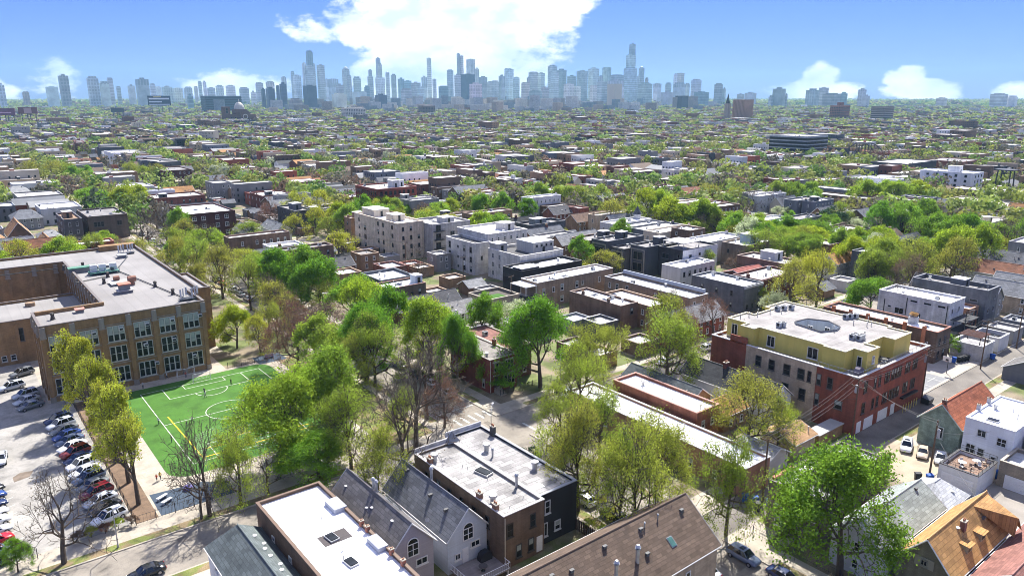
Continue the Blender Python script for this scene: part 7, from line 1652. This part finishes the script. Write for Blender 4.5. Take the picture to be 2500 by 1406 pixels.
DARKW = pm('wire_grey', (.11, .105, .10), .1, 2, .6)
for a, b in (('d', 'a'), ('a', 'e'), ('e', 'c'), ('c', 'f'), ('f', 'g'), ('h', 'i'), ('j', 'h'), ('i', 'k'), ('a', 'b')):
    A, B = POLES[a], POLES[b]
    for k, of in enumerate((-1.1, -.5, .5, 1.1) if (a, b) != ('a', 'b') else (-.5, .5)):
        wire((A[0] + of * math.cos(A[3]), A[1] + of * math.sin(A[3]), A[2] + .2), (B[0] + of * math.cos(B[3]), B[1] + of * math.sin(B[3]), B[2] + .2), .9, {'da': 'overhead wire spanning from the alley mouth pole to the loft corner pole', 'ae': 'overhead wire running along the red brick loft wall', 'ec': 'overhead wire over the alley court', 'cf': 'overhead wire from the court pole along the garages', 'fg': 'overhead wire at far right of the alley', 'hi': 'overhead wire before the concrete blocks', 'jh': 'overhead wire over the planted roof terrace', 'ik': 'overhead wire before the cream apartment building', 'ab': 'overhead wire crossing the alley to the transformer pole'}[a + b] + ', %s from left' % ordn(k + 1), 'alley wires ' + a + b)
for k, (p, q) in enumerate((((119.4, 42, 8.5), (131.2, 38, 6.5)), ((119.4, 42, 8.5), (132, 46, 5.5)), ((123.3, 56.9, 8), (116.6, 75, 5)), ((119.4, 42, 8), (104.5, 30, 7)), ((91.6, 54.4, 8.5), (87.2, 50.5, 6.5)))):
    wire(p, q, .5, ('service wire to the white sided house', 'service wire to the sage green house', 'service wire to the black roofed house', 'service wire to the orange-tan roofed house', 'service wire to the dark grey brick house')[k], None)


def lamp(x, y, h, ang, label):
    r = thing('street_lamp', label, 'street lamp', (x, y, 0), ang); MB().tube((0, 0, 0), (0, 0, h), .10, .06, 8).cyl(0, 0, 0, .5, .16, n=8).build('pole', METAL, r)
    MB().tube((0, 0, h), (1.2, 0, h + .45), .045, n=5).tube((1.2, 0, h + .45), (2.0, 0, h + .5), .04, n=5).build('arm', METAL, r); MB().box(1.8, -.14, h + .42, 2.5, .14, h + .56).build('lamp_head', PAINT, r, color=(.5, .5, .52))


lamp(68.4, 92.0, 8.6, .8, 'grey street lamp at the corner behind the patched grey roof'); lamp(97, 106.1, 8.6, -1.57, 'grey street lamp by the fence of the brick houses'); lamp(192, 106.2, 8.6, -1.57, 'street lamp with curved arm on the main street under trees'); lamp(68.4, 200, 8.6, 0, 'street lamp on the cross street beside the school'); lamp(80.4, 180, 8.6, 3.14, 'street lamp on the far side of the cross street'); lamp(12.6, 103.2, 6, -1.57, 'slim post lamp on the grass strip at the bottom left')

# planting below the fence and by the corner houses
def shrub(x, y, s, kind, label, group):
    r = thing('shrub', label, 'shrub', (x, y, 0), rg.uniform(0, 6), group); tm, cm = PROTO['W'][0]; f = (s / 2 / R0, s / 2 / R0, s * .8 / H0); inst('trunk', tm, r, scale=f); inst('crown', cm, r, color=rg.choice(LC[kind]), scale=f)


for i, (x, y, s, k) in enumerate([(8.5 + 1.7 * i, 107.9 + .2 * (i % 2), 2.0, 'O' if i % 2 else 'R') for i in range(5)]): shrub(x, y, s, k, 'brown-green shrub by the street fence, %s from the left' % ordn(i + 1), 'shrubs by the street fence')
for i, (x, y, s, k) in enumerate(((66, 61, 2.4, 'O'), (66.6, 63.4, 2, 'L'), (66.2, 66, 2.2, 'O'))): shrub(x, y, s, k, '%s shrub between the charcoal two-flat and the street' % ('nearest', 'middle', 'farthest')[i], 'shrubs by the charcoal two-flat')
for i, (x, y, s, k) in enumerate(((101, 66.5, 3, 'O'), (108, 68.5, 3.4, 'L'), (113, 66.8, 2.6, 'O'), (117.5, 67, 2.2, 'G'))): shrub(x, y, s, k, 'shrub in the yards between white roof and loft building, %s from the left' % ordn(i + 1), 'yard shrubs by the loft building')

# ------------------------------------------------------------------ far landmarks
def far_block(name, label, cat, x, y, w, d, z, col, nx, nz, mat=None, fl=3.4, wcol=(.03, .033, .04)):
    r = thing(name, label, cat, (x, y, 0)); MB().box(0, 0, 0, w, d, z, no='b').build('wall', mat or STUCCO, r, color=col); MB().box(-.3, -.3, z, w + .3, d + .3, z + .8).build('roof', PAINT, r, color=tuple(c * .8 for c in col))
    if nx:
        cw = w / nx; wm = MB().box(-cw * .3, -.12, 0, cw * .3, -.01, fl * .55, no='n').mesh('window', [pm('far_glass', (.03, .035, .045), .1, 1, .25, spec=.6)])
        ny = max(1, round(d / cw))
        for j in range(nz):
            for i in range(nx): inst('window', wm, r, ((i + .5) * cw, 0, 1.5 + j * fl))
            for i in range(ny): inst('window', wm, r, (0, (i + .5) * d / ny, 1.5 + j * fl), None, -math.pi / 2)
    return r


far_block('hospital_slab', 'white slab building with a grid of dark windows below skyline', 'building', 870, 1790, 58, 22, 30, (.60, .58, .54), 12, 8, fl=3.5)
far_block('loft_block', 'dark brown midrise with pale window frames, centre distance', 'building', 1300, 2110, 48, 26, 30, (.16, .13, .12), 8, 6, fl=4.5, wcol=(.5, .5, .5))
bt_ = far_block('beige_tower', 'plain beige concrete tower standing before skyline', 'tower', 2660, 2560, 50, 50, 118, (.50, .44, .36), 0, 0)
far_block('dark_tower', 'dark charcoal residential tower right of the beige tower', 'tower', 2585, 2090, 44, 36, 62, (.045, .048, .06), 9, 15, fl=3.8)
fb = far_block('brown_tower', 'ribbed brown brick tower with dark spire beside it', 'tower', 1530, 1050, 34, 34, 52, (.26, .17, .125), 0, 0, BRICK)
for i in range(9): MB().box(.8 + i * 3.8, -.5, 0, 2.2 + i * 3.8, -.002, 52).build('rib', STUCCO, fb, color=(.40, .27, .2)); MB().box(-.5, .8 + i * 3.8, 0, -.002, 2.2 + i * 3.8, 52).build('rib', STUCCO, fb, color=(.36, .25, .19))
sp_ = thing('church_spire', 'pale square tower with dark pointed spire beside the brown tower', 'church', (1516, 1088, 0)); MB().box(-5, -5, 0, 5, 5, 44).build('tower', STUCCO, sp_, color=(.30, .26, .22)); MB().tube((0, 0, 44), (0, 0, 66), 5.0, .3, 8).build('spire', SHX, sp_, color=(.05, .055, .06))
far_block('red_midrise', 'red-brown brick midrise with roof box, right distance', 'building', 1752, 935, 46, 26, 38, (.24, .115, .09), 10, 9, BRICK, fl=3.9); MB().box(1772, 945, 38.8, 1786, 955, 46).build('roof_box', BRICK, bpy.data.objects['red_midrise'], (-1752, -935, 0), (.24, .115, .09))
sm_ = thing('striped_midrise', 'midrise with dark and pale horizontal bands, right distance', 'building', (1722, 815, 0)); MB().box(0, 0, 0, 46, 30, 38, no='b').build('wall', STUCCO, sm_, color=(.10, .095, .09))
for k in range(9): MB().box(-.6, -.6, 2.2 + k * 4.1, 46.6, 30.6, 3.9 + k * 4.1).build('balcony_band', STUCCO, sm_, color=(.34, .31, .28))
go = thing('glass_office', 'wide dark green-glass office block left of the church', 'building', (840, 2860, 0)); MB().box(0, 0, 0, 130, 60, 62, no='b').build('wall', STUCCO, go, color=(.055, .09, .105))
for k in range(9): MB().box(-.6, -.6, 4 + k * 6.2, 130.6, -.01, 6.2 + k * 6.2).box(-.6, 0, 4 + k * 6.2, -.01, 60, 6.2 + k * 6.2).build('glass_band', GLASS, go)
ch = thing('domed_church', 'dark brick church with corner towers and pale ribbed dome', 'church', (540, 1700, 0))
MB().box(0, 0, 0, 66, 30, 22, no='b').build('nave', BRICK, ch, color=(.12, .075, .06)); MB().box(-7, -4, 0, 8, 10, 38).build('bell_tower', BRICK, ch, color=(.115, .07, .058)); MB().box(22, 4, 22, 48, 28, 32).build('drum', BRICK, ch, color=(.13, .08, .065))
dmm = MB(); n = 16; pr = [(11.5, 32), (11, 37), (9, 42), (5.5, 46), (1.2, 48), (1.2, 52), (.1, 55)]
for i in range(len(pr) - 1): dmm.tube((35, 16, pr[i][1]), (35, 16, pr[i + 1][1]), pr[i][0], pr[i + 1][0], n, cap=False)
dmm.build('dome', PAINT, ch, color=(.46, .45, .40)); MB().box(30, -3, 0, 52, -.01, 26).poly([(30, -3, 26), (52, -3, 26), (41, -3, 32)]).build('gable_front', BRICK, ch, color=(.12, .075, .06))
rw2 = MB()
for i in range(20): a, b = i * .31416, (i + 1) * .31416; rw2.tube((41 + 5 * math.cos(a), -3.3, 16 + 5 * math.sin(a)), (41 + 5 * math.cos(b), -3.3, 16 + 5 * math.sin(b)), .9, n=4)
rw2.build('rose_window', PAINT, ch, color=(.5, .48, .44)); windows(ch, 'y', [(1, 24, 5, 11, 'd'), (10, 8, 4, 8, 'd'), (18, 8, 4, 8, 'd')], (.5, .48, .44), off=-4, sep=False)


def billboard(x, y, w, h, z0, face, label, strips):
    r = thing('billboard', label, 'billboard', (x, y, 0)); MB().box(-w / 2, -1, z0, w / 2, 1, z0 + h).build('panel', PAINT, r, color=face)
    for i, (a, b, c, d, col) in enumerate(strips): MB().box(-w / 2 + a * w, -1.06, z0 + b * h, -w / 2 + c * w, -1.01, z0 + d * h, no='n').build('print_strip', PAINT, r, color=col)
    for a in (-w * .35, -w * .05, w * .1, w * .4): MB().cyl(a, 0, 0, z0, .8, n=8).build('post', DARK, r)
    r.rotation_euler = (0, 0, -CAM_AZ * .6); return r


billboard(610, 2560, 66, 30, 32, (.02, .035, .07), 'dark billboard with white printed lines above the roofs, left', [(.05, .62, .95, .78, (.62, .66, .72)), (.05, .32, .62, .46, (.5, .55, .62)), (.05, .08, .95, .16, (.55, .6, .68)), (.25, .86, .6, .94, (.5, .4, .15))])
billboard(150, 1900, 34, 14, 22, (.12, .025, .075), 'magenta billboard on a white post, far left', [(.05, .3, .8, .45, (.5, .3, .42))]); billboard(190, 1905, 36, 14, 24, (.15, .045, .05), 'red and grey billboard beside the magenta one, far left', [(.3, .1, .7, .9, (.42, .28, .28))])
billboard(400, 2100, 30, 10, 22, (.05, .06, .08), 'small dark billboard on two posts, left distance', [])
ct = thing('white_silo', 'white ribbed tower cut by the left edge', 'tower', (40, 1980, 0)); MB().tube((0, 0, 0), (0, 0, 62), 34, 22, 14).build('shell', PAINT, ct, color=(.66, .67, .68))
# steel water tank stand on the tan building at right
wt = thing('tank_stand', 'black steel tank stand on the roof by the white apartment block', 'tank stand', (498, 160, 0))
for a in (-4, 4):
    for b in (-4, 4): MB().tube((a, b, 0), (a * .8, b * .8, 18), .4, n=5).build('leg', DARK, wt)
MB().box(-5, -5, 18, 5, 5, 18.6).build('platform', DARK, wt)
# arched truss of the elevated line at right
tb = thing('truss_bridge', 'dark arched steel railway truss at right distance', 'bridge', (640, 330, 0))
for s in (0, 8):
    m = MB(); pv = None
    for i in range(13):
        t = i / 12; p = Vector((t * 70, s, 6 + 13 * 4 * t * (1 - t)))
        if pv is not None: m.tube(pv, p, .5, n=4)
        m.tube((t * 70, s, 6), p, .25, n=4); pv = p
    m.tube((0, s, 6), (70, s, 6), .5, n=4); m.build('arch', DARK, tb)
MB().box(-80, 0, 5, 200, 8, 6).build('deck', pm('rust_deck', (.24, .14, .08), .2, .3, .9), tb)
el_ = thing('elevated_tracks', 'long grey elevated railway viaduct crossing middle distance', 'viaduct', (560, 640, 0)); MB().box(0, 0, 6, 330, 9, 8).build('deck', STUCCO, el_, color=(.26, .26, .27)); MB().box(0, -.3, 8, 330, -.05, 9.6).build('parapet', PAINT, el_, color=(.5, .5, .5))
for i in range(22): MB().box(i * 15, 3, 0, i * 15 + 1.2, 6, 6).build('pier', CONC, el_)
el_.rotation_euler = (0, 0, -.12)

# ------------------------------------------------------------------ the skyline
def tower_mat(name, c1, c2, fx, fz, mixf):
    m = bpy.data.materials.new(name); m.use_nodes = True; n, l = m.node_tree.nodes, m.node_tree.links; bs = n['Principled BSDF']; bs.inputs['Roughness'].default_value = .35
    tc = n.new('ShaderNodeTexCoord'); sp = n.new('ShaderNodeSeparateXYZ'); l.new(tc.outputs['Object'], sp.inputs[0]); ad = n.new('ShaderNodeMath'); l.new(sp.outputs[0], ad.inputs[0]); l.new(sp.outputs[1], ad.inputs[1])
    def sq(src, per, duty):
        a = n.new('ShaderNodeMath'); a.operation = 'DIVIDE'; l.new(src, a.inputs[0]); a.inputs[1].default_value = per
        b = n.new('ShaderNodeMath'); b.operation = 'FRACT'; l.new(a.outputs[0], b.inputs[0]); c = n.new('ShaderNodeMath'); c.operation = 'GREATER_THAN'; l.new(b.outputs[0], c.inputs[0]); c.inputs[1].default_value = duty; return c.outputs[0]
    mu = n.new('ShaderNodeMath'); mu.operation = 'MULTIPLY'; l.new(sq(ad.outputs[0], fx, .35), mu.inputs[0]); l.new(sq(sp.outputs[2], fz, .3), mu.inputs[1])
    oi = n.new('ShaderNodeObjectInfo'); nz_ = n.new('ShaderNodeTexNoise'); nz_.inputs['Scale'].default_value = .03; nz_.inputs['Detail'].default_value = 4; l.new(tc.outputs['Object'], nz_.inputs['Vector'])
    mx = n.new('ShaderNodeMix'); mx.data_type = 'RGBA'; l.new(mu.outputs[0], mx.inputs['Factor']); l.new(oi.outputs['Color'], mx.inputs[6])
    dk = n.new('ShaderNodeMix'); dk.data_type = 'RGBA'; dk.inputs['Factor'].default_value = mixf; l.new(oi.outputs['Color'], dk.inputs[6]); dk.inputs[7].default_value = (*c2, 1); l.new(dk.outputs[2], mx.inputs[7])
    vr = n.new('ShaderNodeMapRange'); vr.inputs['From Min'].default_value = .3; vr.inputs['From Max'].default_value = .7; vr.inputs['To Min'].default_value = .7; vr.inputs['To Max'].default_value = 1.25; l.new(nz_.outputs['Fac'], vr.inputs['Value'])
    fin = n.new('ShaderNodeMix'); fin.data_type = 'RGBA'; fin.blend_type = 'MULTIPLY'; fin.inputs['Factor'].default_value = 1; l.new(mx.outputs[2], fin.inputs[6]); l.new(vr.outputs[0], fin.inputs[7]); l.new(fin.outputs[2], bs.inputs['Base Color'])
    return m


TWM = [tower_mat('tower_facade', None, (.05, .07, .09), 13, 16, .35), tower_mat('tower_ribs', None, (.06, .08, .10), 15, 400, .4), tower_mat('tower_bands', None, (.05, .07, .09), 600, 15, .35)]
TC = {'h': (.48, .55, .58), 'p': (.66, .69, .70), 'd': (.07, .10, .14), 'g': (.25, .38, .42), 'w': (.58, .57, .54), 'c': (.32, .26, .22), 'S': (.34, .41, .46), 'D': (.45, .50, .53), 'T': (.5, .54, .56), 'P': (.5, .57, .6)}
TWD = {'h': 'blue-grey glass tower', 'p': 'pale stone-and-glass tower', 'd': 'dark glass tower', 'g': 'green glass block', 'w': 'white banded block', 'c': 'brown tower', 'S': 'very tall dark stepped tower', 'D': 'round-topped tower', 'T': 'tower with pyramid top', 'P': 'slender stepped glass tower'}
order = sorted(range(len(TOWERS)), key=lambda i: math.atan2(TOWERS[i][0], TOWERS[i][1])); cnt = {}
rt_ = random.Random(77)
for i in order:
    x, y, z, w, k = TOWERS[i]; cnt[k] = cnt.get(k, 0) + 1
    r = thing('skyline_tower', '%s, %s of its kind from the left in the skyline' % (TWD[k], ordn(cnt[k])), 'tower', (x, y, 0), 0, 'skyline towers')
    ww = max(8, w / 1.36); f_ = rt_.uniform(.6, 1.25); c = tuple(v * f_ * rt_.uniform(.93, 1.07) for v in TC[k]); tm_ = TWM[rt_.randrange(3)]; s = ww / 2; zt = z
    sh = MB()
    if k in 'DT': zt = z - ww * .45
    sh.box(-s, -s, 0, s, s, zt, no='b'); sh.build('shaft', tm_, r, color=c)
    if k == 'D': MB().tube((0, 0, zt), (0, 0, zt + ww * .28), s * 1.0, s * .75, 10).tube((0, 0, zt + ww * .28), (0, 0, z), s * .75, s * .1, 10).build('crown', tm_, r, color=c)
    elif k == 'T': MB().add([(-s, -s, zt), (s, -s, zt), (s, s, zt), (-s, s, zt), (0, 0, z + ww * .3)], [(0, 1, 4), (1, 2, 4), (2, 3, 4), (3, 0, 4)]).build('crown', tm_, r, color=c)
    else:
        q = rt_.uniform(.35, .8); MB().box(-s * q, -s * q, zt, s * q, s * q, zt + rt_.uniform(3, 9)).build('crown', tm_, r, color=tuple(v * .8 for v in c))
    if k == 'S':
        for a in (-.35, .35): MB().cyl(a * s, 0, zt, zt + 22, 1.2, n=6).build('antenna_mast', PAINT, r, color=(.4, .4, .4))

# low haze between here and the lake front
hz = bpy.data.materials.new('haze'); hz.use_nodes = True; hn, hl_ = hz.node_tree.nodes, hz.node_tree.links; hn.clear()
ho = hn.new('ShaderNodeOutputMaterial'); pv_ = hn.new('ShaderNodeVolumePrincipled'); pv_.inputs['Color'].default_value = (.42, .76, 1, 1); pv_.inputs['Density'].default_value = 0.000066; pv_.inputs['Anisotropy'].default_value = .0
hl_.new(pv_.outputs[0], ho.inputs['Volume'])
hb_ = MB(); hb_.box(-1200, -1200, -1.2, 12500, 12500, 470); tag(hb_.build('haze', hz), 'thin blue haze lying over the whole city', 'haze', kind='stuff')
print('trees', NT[0], 'objects', len(bpy.data.objects), 'tris~', sum(len(m.polygons) for m in bpy.data.meshes) * 2)
